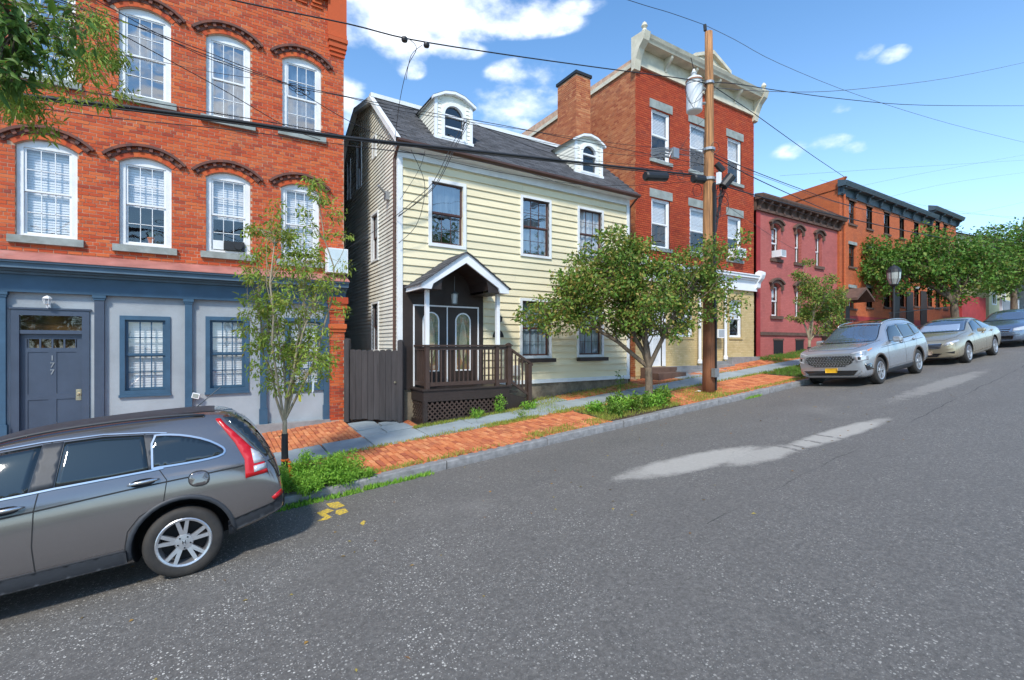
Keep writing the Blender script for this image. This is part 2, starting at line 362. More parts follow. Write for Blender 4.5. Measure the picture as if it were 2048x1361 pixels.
m_hood = brick_mat('sooty dark brick', [(.16, .065, .045), (.12, .05, .04), (.20, .07, .045), (.10, .05, .045)], dk=.4)
m_mortar = M('mortar', (.56, .36, .25), .95, .2, 6, .3, 60)
m_mortar_d = M('red mortar', (.15, .045, .028), .95, .2, 6, .3, 60)
m_mortar_y = M('ochre mortar', (.50, .37, .18), .95, .2, 6, .3, 60)
m_white = M('white paint', (.78, .79, .79), .45, .05, 3, .08, 30, dirt=((.42, .42, .40), .35))
m_whitec = M('clean white paint', (.82, .83, .84), .4, .03, 3, .03, 30)
m_stone = M('grey sill stone', (.30, .33, .31), .85, .18, 4, .3, 50, dirt=((.17, .17, .12), .5))
m_granite = M('kerb granite', (.27, .265, .265), .8, .2, 9, .6, 26, isl=.12, dirt=((.15, .15, .15), .5), bdist=.02)
m_blue = M('slate blue paint', (.040, .098, .165), .5, .12, 3, .1, 40)
m_bluec = M('cornice blue grey paint', (.085, .145, .205), .5, .12, 3, .1, 40)
m_navy = M('navy grey door paint', (.058, .078, .118), .4, .08, 3, .06, 30)
m_stucco = M('pale grey blue stucco', (.35, .385, .415), .9, .10, 1.3, .4, 35, dirt=((.24, .265, .29), .6))
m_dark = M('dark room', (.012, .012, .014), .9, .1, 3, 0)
m_copper = M('pink copper flashing', (.42, .17, .14), .5, .2, 2.5, .1, 20, dirt=((.45, .38, .36), .5))
m_yel = M('cream yellow clapboard paint', (.80, .70, .47), .6, .05, 1.2, .08, 60, isl=.035, sc3=(.6, 1, 3), dirt=((.62, .55, .38), .35))
m_dorm = M('white cream dormer siding', (.80, .78, .68), .6, .04, 2, .06, 50, isl=.03)
m_yside = M('weathered cream clapboard', (.72, .69, .60), .65, .10, 1.0, .1, 60, isl=.06, dirt=((.30, .29, .24), .5))
m_brown = M('dark brown paint', (.032, .021, .017), .55, .15, 4, .1, 40)
m_rail = M('chocolate rail paint', (.060, .036, .027), .5, .15, 4, .1, 40)
m_brownsash = M('brown sash paint', (.085, .035, .028), .5, .1, 4, .05, 40)
m_gutter = M('brown metal gutter', (.09, .042, .028), .4, .1, 4, .02, 40)
m_shing = M('grey roof shingle', (.072, .072, .078), .95, .2, 5, .6, 90, isl=.28)
m_found = M('rubble foundation', (.22, .18, .13), .95, .25, 5, .6, 12, dirt=((.09, .08, .06), .6), bdist=.03)
m_flag = M('bluestone flag', (.30, .345, .36), .75, .12, 2, .25, 30, isl=.10, dirt=((.16, .18, .19), .5))
m_soil = M('soil', (.085, .055, .035), .95, .25, 4, .6, 30, dirt=((.06, .045, .03), .6), bdist=.02)
m_lawn = M('lawn soil', (.075, .10, .035), .95, .25, 3, .5, 60)
m_fence = M('dark stained board', (.052, .045, .045), .75, .2, 2, .3, 30, isl=.15, sc3=(6, 6, .6))
m_glass = glass_mat('window glass'); m_glasss = glass_mat('sky window glass', refl=.34, wav=.35); m_glassd = glass_mat('dark window glass', (.6, .65, .7), .12, .15)
m_blind = M('white blind', (.74, .76, .78), .8, .06, 2, .3, 8, sc3=(.3, .3, 8)); m_curt = M('pale curtain', (.62, .66, .70), .9, .12, 9, .6, 9, sc3=(6, 1, .2), bdist=.05)
m_curtd = M('dim blue curtain', (.15, .21, .26), .9, .3, 9, .6, 9, sc3=(6, 1, .2), bdist=.05)
m_cornw = M('cream cornice paint', (.66, .60, .46), .6, .12, 3, .15, 30, dirt=((.36, .30, .20), .5))
m_pink = masonry_mat('pink painted brick', ((.50, .135, .115), (.45, .115, .098)), (.38, .10, .08), dirt=(.16, .045, .045), dk=.5)
m_b5 = masonry_mat('far orange brick', ((.60, .15, .045), (.50, .11, .033)), (.26, .07, .04), dk=.35)
m_b5s = masonry_mat('far orange side brick', ((.54, .13, .035), (.45, .10, .03)), (.28, .08, .05), axis='y', dk=.3)
m_redp = M('red painted base', (.36, .035, .035), .7, .15, 2, .2, 20)
m_dgreen = M('blue grey cornice', (.055, .085, .105), .55, .15, 3, .1, 30)
m_bstone = M('brownstone', (.13, .075, .055), .9, .2, 4, .3, 30)
m_bark = M('grey brown bark', (.17, .125, .085), .95, .3, 6, .8, 18, sc3=(3, 3, .7), bdist=.03)
m_gray = M('grey metal', (.35, .36, .37), .45, .1, 4, .05, 30, metal=.6)
m_black = M('black plastic', (.018, .018, .02), .5, .1, 4, .03, 30)
m_concr = M('grey concrete', (.27, .27, .27), .9, .2, 3, .4, 40, dirt=((.13, .12, .11), .6))
m_lead = M('pane lead line', (.03, .028, .03), .5, .05, 3, 0)

# ---- terrain and road
def strip(name, ss, ns, zf, mat, label=None):
    mb = MB()
    for a, b in zip(ss, ss[1:]):
        for c, d in zip(ns, ns[1:]):
            mb.quad((a, c, zf(a, c)), (b, c, zf(b, c)), (b, d, zf(b, d)), (a, d, zf(a, d)))
    o = mb.build(name, mat, None, kind='structure'); return o
SS = [-400, -120, -45, -20, -10, 0, 10, 20, 40, 60, 95, 130, 420]
strip('terrain', SS, [-400, -60, -9.2, -7.9, 7.9, 9, 13, 60, 400], lambda s, n: G(s) - .28 + (.22 if abs(n) > 8.9 else 0) + (.2 if n > 12.9 else 0), m_lawn)
strip('road', SS, [-7.72, -5.8, -3, 0, 3, 5.8, KN + .05], ROAD, m_asph)
SW = [-45, -20, -10, 0, 10, 20, 30, 60, 95]
strip('pavement_bed', SW, [7.85, 9.4, 10.4, 13.1], lambda s, n: WALK(s, n) - .035, m_soil)
strip('far_pavement', SW, [-12, -9, -7.72], lambda s, n: G(s) - .02, m_concr)
# ---- painted utility marks
m_ypaint = M('yellow road paint', (.72, .50, .05), .8, .2, 30, .2, 60)
_t = m_ypaint.node_tree; _b = _t.nodes['Principled BSDF']; _c = _b.inputs['Base Color'].links[0].from_socket; _t.links.new(mixc(_t, mth(_t, 'MULTIPLY', mth(_t, 'SUBTRACT', noise_n(_t, 38, 5, .8), .47), 6, clamp=True), _c, (.13, .125, .115)), _b.inputs['Base Color'])
def smear(pts, name, label):
    mb = MB(); w = []
    for (px, py) in pts:
        d = camdir(px, py); t = (CAM_Z + .06) / (-d.z + SL*d.x); s, n = d.x*t, d.y*t; w.append((s, n, ROAD(s, n) + .004))
    mb.poly(w); return mb
mk = MB()
for pts in ([(633, 1020), (655, 1011), (668, 1016), (652, 1023), (664, 1032), (652, 1038), (634, 1040), (648, 1032), (640, 1026)], [(652, 999), (676, 995), (690, 1006), (672, 1012), (660, 1008)], [(672, 1016), (690, 1012), (697, 1021), (680, 1028), (671, 1024)]):
    s = smear(pts, '', ''); i = len(mk.v); mk.v += s.v; mk.f += [tuple(i+k for k in f) for f in s.f]; mk.m += s.m
tag(mk.build('road_paint_mark', m_ypaint), 'worn yellow spray paint mark on the asphalt by the kerb weeds', 'paint mark', kind='structure')
mk = smear([(720, 1050), (727, 1043), (732, 1046), (726, 1056)], '', ''); tag(mk.build('road_paint_mark', m_ypaint), kind='structure')

# ---- kerb of long granite stones
kerb = empty('kerb', (0, 7.8, 0)); tag(kerb, kind='structure')
s = -14.0
while s < 60:
    L = random.uniform(1.1, 2.4); a, b = s + .011, s + L - .011; top = random.uniform(-.006, .006); nn = random.uniform(-.008, .008)
    T = lambda x, y, z: (x, y + nn, z + G(x))
    mb = MB(); c = .016; k = 5
    prof = [(KN + .012, -.3), (KN, -.1), (KN + .004, -c + top - .01), (KN + c, top), (KN + .19, top - .004), (KN + .19, -.3)]
    xs = [a + (b-a)*i/k for i in range(k+1)]; i0 = len(mb.v)
    for x in xs:
        j = random.uniform(-.004, .004); jz = random.uniform(-.003, .003)
        mb.v += [T(x, p[0] + (j if q < 4 else 0), p[1] + (jz if q in (2, 3) else 0)) for q, p in enumerate(prof)]
    n6 = len(prof)
    for i in range(k):
        for q in range(n6 - 1): mb.f.append((i0+i*n6+q, i0+(i+1)*n6+q, i0+(i+1)*n6+q+1, i0+i*n6+q+1)); mb.m.append(0)
    mb.f.append(tuple(i0+q for q in range(n6))); mb.f.append(tuple(i0+k*n6+q for q in range(n6))[::-1]); mb.m += [0, 0]
    recalc(mb.build('kerb_stone', m_granite, kerb)); s += L

# ---- brick and bluestone pavement
def paver_mesh(w, l, h, seed):
    r = random.Random(seed); mb = MB(); j = lambda a=.002: r.uniform(-a, a)
    e = .006
    b = [(-w/2+j(), -l/2+j(), -h), (w/2+j(), -l/2+j(), -h), (w/2+j(), l/2+j(), -h), (-w/2+j(), l/2+j(), -h)]
    m = [(-w/2+j(), -l/2+j(), -e), (w/2+j(), -l/2+j(), -e), (w/2+j(), l/2+j(), -e), (-w/2+j(), l/2+j(), -e)]
    t = [(x*(1-2*e/w), y*(1-2*e/l), 0) for (x, y, z) in m]
    mb.v = b + m + t
    for k in range(4):
        q = (k+1) % 4; mb.f += [(k, q, 4+q, 4+k), (4+k, 4+q, 8+q, 8+k)]
    mb.f.append((8, 9, 10, 11)); mb.m = [0]*9; return mb
_pv = [paver_mesh(.086, .182, .04, i) for i in range(4)]
def add_xf(dst, src, f):
    i = len(dst.v); dst.v += [f(*p) for p in src.v]; dst.f += [tuple(i+k for k in q) for q in src.f]; dst.m += src.m
def pavers(name, zones, skip, label=None):
    root = empty(name, (5, 9, WALK(5, 9))); tag(root, label, kind='structure')
    items = []
    for (s0, s1, n0, n1) in zones:
        w, l = .10, .20; i = 0; x = s0 + w/2
        while x < s1:
            y = n0 + (0 if i % 2 else l/2) ; y += .0
            while y < n1 + l*.3:
                yy = min(max(y, n0 + .05), n1)
                if abs(yy - y) < .06 and not skip(x, y):
                    items.append((x + random.uniform(-.003, .003), y + random.uniform(-.004, .004), random.uniform(-.007, .006) + .012*math.sin(x*1.7+y*2.3)*.5, random.uniform(-.02, .02), random.uniform(-.03, .03), random.uniform(-.03, .03)))
                y += l
            x += w; i += 1
    items.sort(key=lambda q: -px_size((q[0], q[1], WALK(q[0], q[1]))) if q[0] > 1.1 else 0)
    meshes = []
    for k, p in enumerate(_pv):
        me = bpy.data.meshes.new('paving_brick'); me.from_pydata(p.v, [], p.f); me.materials.append(m_pave); meshes.append(me)
    rest = MB()
    for k, (x, y, dz, rz, rx, ry) in enumerate(items):
        w = (x, y, WALK(x, y) + dz)
        if k < 300:
            o = place('paving_brick', meshes[k % 4], w, root); o.rotation_euler = (rx + .043, -TH + ry, rz)
        else:
            mt = Matrix.Translation(w) @ Matrix.Rotation(rz, 4, 'Z') @ Matrix.Rotation(-TH + ry, 4, 'Y') @ Matrix.Rotation(rx + .043, 4, 'X')
            add_xf(rest, _pv[k % 4], lambda a, b, c: tuple(mt @ Vector((a, b, c))))
    rest.build('distant_paving_bricks', m_pave, root, kind='stuff'); return root
TREE_S, TREE_N = 9.47, 8.5
def in_pit(s, n):
    return (7.6 < s < 10.1 and 7.9 < n < 9.4) or (-.2 < s < 1.9 and 7.9 < n < 9.2) or (16.0 < s < 19.3 and 7.9 < n < 9.4)
pavers('kerbside_brick_pavement', [(-7, 24, 7.92, 9.36)], in_pit)
def wskip(s, n):
    if 2.75 < s < 3.9: return True
    if 3.9 <= s < 6.5 and n > 10.4 and n < 11.3: return s > 4.1
    if s > 3.8 and s < 11.8 and n > 11.25: return True
    if s > 12.2 and n > 11.6: return True
    if 6.9 < s < 8.4: return True
    return random.random() < (.10 if s > 7 else .01)
pavers('wallside_brick_pavement', [(-7, 24, 10.46, 12.4)], wskip)
flags = empty('bluestone_pavement', (5, 9.9, WALK(5, 9.9))); tag(flags, kind='structure')
def flagstone(s0, s1, n0, n1):
    g = .013; mb = MB(); j = lambda: random.uniform(-.03, .03); dz = random.uniform(-.008, .008)
    tl = random.uniform(-.008, .008); c = [(s0+g+j()*.4, n0+g+j()*.3), (s1-g+j()*.4, n0+g+j()*.3), (s1-g+j()*.4, n1-g+j()*.3), (s0+g+j()*.4, n1-g+j()*.3)]
    top = [(x, y, WALK(x, y) + .004 + dz + tl*(1 if k in (1, 2) else -1)) for k, (x, y) in enumerate(c)]
    bot = [(x, y, z - .06) for (x, y, z) in top]; mid = [(x, y, z - .006) for (x, y, z) in top]
    cx = sum(p[0] for p in top)/4; cy = sum(p[1] for p in top)/4
    top = [(x + (cx-x)*.012, y + (cy-y)*.012, z) for (x, y, z) in top]
    mb.v = bot + mid + top
    for k in range(4):
        q = (k+1) % 4; mb.f += [(k, q, 4+q, 4+k), (4+k, 4+q, 8+q, 8+k)]
    mb.f.append((8, 9, 10, 11)); mb.m = [0]*9; mb.build('flagstone', m_flag, flags)
s = -7.0
while s < 30:
    L = random.uniform(.75, 1.25); flagstone(s, s+L, 9.4, 10.42); s += L
for (a, b, c, d) in [(2.75, 3.3, 10.46, 11.0), (3.32, 3.95, 10.5, 11.1), (2.8, 3.4, 11.02, 11.9), (3.42, 3.9, 11.12, 11.5), (6.9, 7.7, 10.44, 10.9), (7.7, 8.4, 10.46, 11.0), (13.4, 14.8, 10.44, 11.3), (14.8, 16.2, 10.44, 11.2)]:
    flagstone(a, b, c, d)

# ---- brick walls
def arch_top(x, op):
    """height of the opening's top at x; op = s0,s1,z0,z1(spring),rise"""
    s0, s1, z0, z1, rise = op
    if rise <= 0: return z1
    c = (s1-s0)/2; Rr = (c*c + rise*rise)/(2*rise); dx = x - (s0+s1)/2
    return z1 + math.sqrt(max(Rr*Rr - dx*dx, 0)) - (Rr - rise)
def wall_plane(name, parent, s0, s1, z0, z1, n, ops, mats, depth=.28, axis='y', sign=1):
    """mortar bed with openings; the jambs go back by depth"""
    xs = sorted(set([s0, s1] + [v for o in ops for v in (o[0], o[1]) if s0 < v < s1]))
    zs = sorted(set([z0, z1] + [v for o in ops for v in (o[2], o[3] + o[4]) if z0 < v < z1]))
    T = (lambda a, b, c: (a, b, c)) if axis == 'y' else (lambda a, b, c: (b, a, c))
    mb = MB()
    for a, b in zip(xs, xs[1:]):
        for c, d in zip(zs, zs[1:]):
            mx, mz = (a+b)/2, (c+d)/2
            if any(o[0] < mx < o[1] and o[2] < mz < o[3]+o[4] for o in ops): continue
            mb.quad(T(a, n, c), T(b, n, c), T(b, n, d), T(a, n, d))
    for o in ops:
        a, b, c, d, r = o; e = n + depth*sign
        mb.quad(T(a, n, c), T(a, e, c), T(a, e, d), T(a, n, d)); mb.quad(T(b, e, c), T(b, n, c), T(b, n, d), T(b, e, d))
        mb.quad(T(a, n, c), T(b, n, c), T(b, e, c), T(a, e, c))
        k = 10 if r > 0 else 1
        for i in range(k):
            x, y = a + (b-a)*i/k, a + (b-a)*(i+1)/k; zx, zy = arch_top(x, o), arch_top(y, o)
            mb.quad(T(x, n, zx), T(x, e, zx), T(y, e, zy), T(y, n, zy))
            if r > 0: mb.quad(T(x, n, zx), T(y, n, zy), T(y, n, d+r), T(x, n, d+r))
    o = mb.build(name, mats, parent); bm = bmesh.new(); bm.from_mesh(o.data); bmesh.ops.remove_doubles(bm, verts=bm.verts, dist=.0005); bm.to_mesh(o.data); bm.free(); return o
def brick_field(parent, s0, s1, z0, z1, n, ops, mat, cw=.212, ch=.0705, joint=.012, depth=.03, axis='y', sign=1, nparts=300, extra=None, jit=.003):
    T = (lambda a, b, c: (a, b, c)) if axis == 'y' else (lambda a, b, c: (b, a, c))
    full = []; rest = MB(); row = 0; z = z0
    def put(mb, a, b, z, dn):
        y0, y1 = n - dn*sign, n + depth*sign
        mb.box(a, b, min(y0, y1), max(y0, y1), z, z+ch-joint, T=(lambda x, y, w: T(x, y, w)))
    while z + ch <= z1 + .01:
        hdr = (row % 6 == 5); w = cw/2 if hdr else cw
        x = s0 - (w/2 if row % 2 else 0); zc = z + ch/2
        while x < s1:
            a, b = max(x, s0), min(x+w, s1) - joint; x += w
            if b - a < .03: continue
            segs = [(a, b)]
            for o in ops:
                if o[2] < zc < o[3]:
                    ns = []
                    for (p, q) in segs:
                        if q <= o[0] or p >= o[1]: ns.append((p, q)); continue
                        if p < o[0]: ns.append((p, o[0]))
                        if q > o[1]: ns.append((o[1], q))
                    segs = ns
                elif o[4] > 0 and o[3] <= zc < o[3]+o[4]+.12:
                    segs = [(p, q) for (p, q) in segs if (p+q)/2 < o[0]-.04 or (p+q)/2 > o[1]+.04 or zc > arch_top((p+q)/2, o) + .105]
            if extra and segs and extra((a+b)/2, zc): continue
            for (p, q) in segs:
                if q - p < .025: continue
                if abs((q-p) - (cw-joint)) < .002: full.append((p, z))
                else: put(rest, p, q, z, random.uniform(-jit, jit))
        z += ch; row += 1
    full.sort(key=lambda q: -px_size(T(q[0]+.1, n, q[1])))
    keep = full[:nparts]
    mes = []
    for k in range(4):
        mb = MB(); r = random.Random(k); d = jit*(k-1.5)/1.5; j = lambda: r.uniform(-.003, .003)
        w = cw - joint; h = ch - joint
        mb.box(-w/2, w/2, min(-d*sign, depth*sign), max(-d*sign, depth*sign), 0, h, T=(lambda x, y, zz: T(x + j(), y, zz + j()*.6)))
        me = bpy.data.meshes.new('brick'); me.from_pydata(mb.v, [], mb.f); me.materials.append(mat); mes.append(me)
    for k, (p, zz) in enumerate(keep): place('brick', mes[(k*7) % 4], T(p + (cw-joint)/2, n, zz), parent)
    for (p, zz) in full[nparts:]: put(rest, p, p+cw-joint, zz, random.uniform(-jit, jit))
    if rest.v: rest.build('brickwork', mat, parent, kind='stuff')

# ---- windows
_pane = {}
def pane_at(parent, a, b, c, d, y, mat, axis='y', name='pane'):
    key = (round(b-a, 3), round(d-c, 3), mat.name, axis)
    if key not in _pane:
        w, h = (b-a)/2, (d-c); me = bpy.data.meshes.new('pane')
        v = [(-w, 0, 0), (w, 0, 0), (w, 0, h), (-w, 0, h), (-w, .005, 0), (w, .005, 0), (w, .005, h), (-w, .005, h)]
        if axis != 'y': v = [(q[1], q[0], q[2]) for q in v]
        me.from_pydata(v, [], [(0, 1, 2, 3)]); me.materials.append(mat); _pane[key] = me
    w = ((a+b)/2, y, c) if axis == 'y' else (y, (a+b)/2, c)
    return place(name, _pane[key], w, parent)
def window(B, op, n, casing=.09, cas_m=None, sash_m=None, cols=3, rows=(2, 2), sill=None, blind=None, glass=None, rec=.06, proud=None, bar=.014, sash_w=.04, axis='y', dark=True, label=None, head=0, gap=0):
    """op: opening s0,s1,z0,z1,rise. returns the window part with its sub-parts"""
    s0, s1, z0, z1, rise = op; cas_m = cas_m or m_white; sash_m = sash_m or cas_m; glass = glass or m_glass
    T = (lambda a, b, c: (a, b, c)) if axis == 'y' else (lambda a, b, c: (b, a, c))
    f0 = n + (rec if proud is None else -proud); f1 = n + rec + .06
    mb = MB(); c = casing
    if proud is None: x0, x1, y0, y1 = s0+.004, s1-.004, z0, z1; ix0, ix1, iy0, iy1 = s0+c, s1-c, z0+c*.6, z1-(c if rise == 0 else 0.02)
    else: x0, x1, y0, y1 = s0-c, s1+c, z0-c, z1+c*(1+head); ix0, ix1, iy0, iy1 = s0, s1, z0, z1
    bx = lambda a, b, e, f, g, h: mb.box(a, b, e, f, g, h, T=T)
    bx(x0, ix0, f0, f1, y0, y1); bx(ix1, x1, f0, f1, y0, y1); bx(ix0, ix1, f0+.002, f1, y0, iy0)
    if rise > 0:
        k = 10; pts = [(ix0, iy1)] + [(ix1, iy1), (x1, z1)]
        arc = [(x1 - (x1-x0)*i/k, arch_top(x1 - (x1-x0)*i/k, op) - .004) for i in range(1, k)]
        poly = pts + arc + [(x0, z1)]
        i0 = len(mb.v); m2 = len(poly); mb.v += [T(p[0], f0+.001, p[1]) for p in poly] + [T(p[0], f1, p[1]) for p in poly]
        mb.f.append(tuple(range(i0, i0+m2))); mb.m.append(0)
        for q in range(m2): mb.f.append((i0+q, i0+m2+q, i0+m2+(q+1) % m2, i0+(q+1) % m2)); mb.m.append(0)
    else: bx(ix0, ix1, f0+.002, f1, iy1, y1)
    w = mb.build('window', cas_m, B, label=label)
    # sashes
    zm = (iy0+iy1)/2; g0 = max(f0, n + (rec if proud is None else .01)) + .02
    for up, (c0, c1) in ((1, (zm-.012, iy1)), (0, (iy0, zm+.012))):
        y = g0 if up else g0 + .026; q = sash_w; mb = MB()
        a0, a1, b0, b1 = ix0+.002, ix1-.002, c0+.001, c1-.001
        bx2 = lambda a, b, e, f, zz=.03: mb.box(a, b, y, y+zz, e, f, T=T)
        bx2(a0, a0+q, b0, b1); bx2(a1-q, a1, b0, b1); bx2(a0+q, a1-q, b0, b0+q, .029); bx2(a0+q, a1-q, b1-q*.8, b1, .029)
        nr = rows[0] if up else rows[1]; nc = cols if nr > 0 else 1; nr = max(nr, 1)
        px0, px1, pz0, pz1 = a0+q, a1-q, b0+q, b1-q*.8
        pw, ph = (px1-px0)/nc, (pz1-pz0)/nr
        for i in range(1, nc): bx2(px0+pw*i-bar/2, px0+pw*i+bar/2, pz0, pz1, .022)
        for i in range(1, nr): bx2(px0, px1, pz0+ph*i-bar/2, pz0+ph*i+bar/2, .020)
        mb.build('sash', sash_m, w)
        for i in range(nc):
            for j in range(nr): pane_at(w, px0+pw*i, px0+pw*(i+1), pz0+ph*j, pz0+ph*(j+1), y+.014+.0005*((i+j) % 2), glass, axis)
    # what hangs behind the glass
    bz = g0 + .10
    if blind:
        bm, fr = blind; mb = MB(); zb = iy1 - (iy1-iy0)*fr; k = 14
        if bm is m_blind:
            nsl = max(3, int((iy1-zb)/.05))
            for i in range(nsl):
                za = zb + (iy1-zb)*i/nsl; zc = zb + (iy1-zb)*(i+1)/nsl
                mb.quad(T(ix0, bz, za), T(ix1, bz, za), T(ix1, bz+.012, zc), T(ix0, bz+.012, zc))
        else:
            for i in range(k):
                a = ix0 + (ix1-ix0)*i/k; b = ix0 + (ix1-ix0)*(i+1)/k; d1 = .02*math.sin(i*2.1); d2 = .02*math.sin((i+1)*2.1)
                mb.quad(T(a, bz+d1, zb), T(b, bz+d2, zb), T(b, bz+d2, iy1), T(a, bz+d1, iy1))
        mb.build('blind' if bm is m_blind else 'curtain', bm, w)
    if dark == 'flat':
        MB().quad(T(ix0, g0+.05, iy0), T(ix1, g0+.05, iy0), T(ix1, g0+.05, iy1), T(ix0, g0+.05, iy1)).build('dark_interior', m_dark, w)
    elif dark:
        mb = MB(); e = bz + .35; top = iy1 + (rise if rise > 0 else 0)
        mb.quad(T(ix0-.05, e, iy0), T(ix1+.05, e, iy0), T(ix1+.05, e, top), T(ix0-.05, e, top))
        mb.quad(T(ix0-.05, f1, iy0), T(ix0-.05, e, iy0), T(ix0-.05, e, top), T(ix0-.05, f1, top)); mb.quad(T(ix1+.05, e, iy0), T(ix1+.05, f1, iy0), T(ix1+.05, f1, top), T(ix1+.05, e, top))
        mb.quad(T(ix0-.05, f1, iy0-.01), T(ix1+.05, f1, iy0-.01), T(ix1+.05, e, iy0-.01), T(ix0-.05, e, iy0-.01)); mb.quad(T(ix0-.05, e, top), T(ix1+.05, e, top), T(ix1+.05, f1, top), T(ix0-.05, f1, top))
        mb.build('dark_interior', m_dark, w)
    if sill:
        ov, h, pr, sm = sill; zt = z0 - (c if proud is not None else 0) - .001
        mb = MB(); mb.box(s0-ov, s1+ov, n-pr, n+rec, zt-h, zt, T=T); mb.build('sill', sm, w)
    return w
# ================================================================ brick corner building with the blue shop front
n1 = 12.6
B1 = empty('brick_shop_building', (-1, n1, G(-1) + .2), 'three storey orange red brick building with arched windows above a blue painted ground floor', 'building')
E1 = 2.88; W1 = -8.5; TOP1 = 12.9; ZS = 4.04
ops1 = []
def op_arch(x0, x1, yap, ybot_left, rise, n=n1):
    s0, s1 = WX(x0, n), WX(x1, n); xm = (x0+x1)/2; ap = WZ(xm, yap, n); z0 = WZ(x0, ybot_left, n); return (s0, s1, z0, ap - rise, rise)
low = [op_arch(30, 155, 281, 470, .15), op_arch(238, 343, 316, 489, .15), op_arch(412, 501, 346, 503, .15), op_arch(562, 639, 369, 519, .14)]
up = [op_arch(28, 151, -40, 140, .15), op_arch(237, 342, 18, 186, .15), op_arch(412, 501, 71, 231, .15), op_arch(565, 643, 116, 259, .15)]
more = []
for base in (low, up):
    o = base[0]; w = o[1]-o[0]; more.append((o[0]-2.0, o[1]-2.0, o[2], o[3], o[4])); more.append((o[0]-3.9, o[1]-3.9, o[2], o[3], o[4]))
ops1 = low + up + more
wall_plane('wall', B1, W1, E1, ZS - .3, TOP1, n1 + .007, ops1, m_mortar)
brick_field(B1, W1, E1, ZS - .1, TOP1, n1, ops1, m_brick1)
sd1 = MB(); sd1.box(W1, E1 - .012, n1 + .9, n1 + 11, -2, TOP1 - .1); sd1.build('rear_block', m_b5, B1)
wall_plane('side_wall', B1, n1 + .02, n1 + 11, -1, TOP1, E1 - .012, [], m_mortar, axis='x')
brick_field(B1, n1, n1 + 3.2, .4, TOP1, E1 - .02, [], m_brick1, axis='x', sign=-1, nparts=0, depth=.012)
def hood(op, n):
    """segmental arch of soldier bricks, with corbelled dentils and a sooty cap"""
    s0, s1, z0, z1, r = op; c = (s1-s0)/2; Rr = (c*c+r*r)/(2*r); cx = (s0+s1)/2; cz = z1 + r - Rr; a0 = math.asin(c/Rr)
    h = empty('window_hood', (cx, n, z1 + r)); h.parent = B1; h.location = Vector((cx, n, z1+r)) - worg(B1)
    def arcbox(r0, r1, t0, t1, y0, y1, mb, k=1):
        for i in range(k):
            u, v = t0+(t1-t0)*i/k, t0+(t1-t0)*(i+1)/k
            pts = [(cx+math.sin(u)*r0, cz+math.cos(u)*r0), (cx+math.sin(v)*r0, cz+math.cos(v)*r0), (cx+math.sin(v)*r1, cz+math.cos(v)*r1), (cx+math.sin(u)*r1, cz+math.cos(u)*r1)]
            mb.prism(pts, 'y', y0, y1)
    N_ = int(2*(a0+.02)*Rr/.072); g = .09/ N_ * .2
    for i in range(N_):
        t0 = -(a0+.03) + 2*(a0+.03)*i/N_; t1 = -(a0+.03) + 2*(a0+.03)*(i+1)/N_
        mb = MB(); arcbox(Rr+.004, Rr+.10, t0+g*.5, t1-g*.5, n-.012+random.uniform(-.003, .003), n+.05, mb); recalc(mb.build('arch_brick', m_brick1, h))
    a2 = a0 + .14
    mb = MB(); arcbox(Rr+.104, Rr+.16, -a2, a2, n-.022, n+.04, mb, 12); recalc(mb.build('arch_course', m_hood, h))
    K = 8
    for i in range(K):
        t = -a2*.93 + 2*a2*.93*i/(K-1); mb = MB(); arcbox(Rr+.125, Rr+.20, t-.036, t+.036, n-.06, n+.02, mb); recalc(mb.build('dentil_brick', m_hood, h))
    mb = MB(); arcbox(Rr+.203, Rr+.255, -a2*1.02, a2*1.02, n-.085, n+.04, mb, 14); recalc(mb.build('hood_cap', m_hood, h))
for i, op in enumerate(ops1):
    if op[0] > -4.6: hood(op, n1)
    bl = None
    if i == 0: bl = (m_blind, .96)
    elif i == 1: bl = (m_blind, .52)
    elif i == 2: bl = (m_blind, .55)
    elif i == 3: bl = (m_blind, .9)
    elif 4 <= i < 8: bl = (m_curtd, [.95, .6, .9, .75][i-4])
    else: bl = (m_blind, .7)
    w_ = window(B1, op, n1, casing=.10, cas_m=m_white, sash_m=m_white if i not in (0,) else m_white, rows=(2, 2), sill=(.10, .14, .07, m_stone), blind=bl, bar=.013, sash_w=.036, rec=.07, glass=m_glasss if 4 <= i < 8 else None)
    if i in (1, 2): tag(w_, label='white arched window with its blind half drawn')
    if i == 0: tag(w_, label='white arched window with closed white blinds')
# flower pot inside the second window, fan unit in the third
o = low[1]; fx = o[0] + (o[1]-o[0])*.58; mb = MB(); zp = o[2] + .10
mb.lathe([(.045, zp), (.062, zp+.10), (.070, zp+.10), (.070, zp+.125), (.0, zp+.12)], fx, n1+.175, 12); m_terra = M('terracotta', (.48, .17, .09), .8)
pot = mb.build('flower_pot', m_terra); tag(pot, 'terracotta flower pot with a small plant inside the second storey window', 'flower pot')
mb = MB()
for k in range(14):
    a = random.uniform(0, 6.3); r = random.uniform(.02, .06); h = random.uniform(.05, .14)
    mb.quad((fx, n1+.175, zp+.12), (fx+.01, n1+.175, zp+.12), (fx+r*math.cos(a), n1+.175+r*.4*math.sin(a), zp+.12+h), (fx+r*math.cos(a)-.015, n1+.17+r*.4*math.sin(a), zp+.10+h))
m_pl = leaf_mat('house plant', [(.04, .09, .02), (.07, .13, .03)]); mb.build('plant_leaves', m_pl, pot)
o = low[2]; mb = MB(); xa = o[0]+.44; xb = o[1]-.12; za = o[2]+.08
fan = empty('window_fan', (xb-.15, n1+.02, za), 'black box fan with a round duct sitting in the third second storey window', 'fan')
mb.box(o[0]+.34, xb, n1+.005, n1+.11, za, za+.20); mb.build('fan_box', m_black, fan)
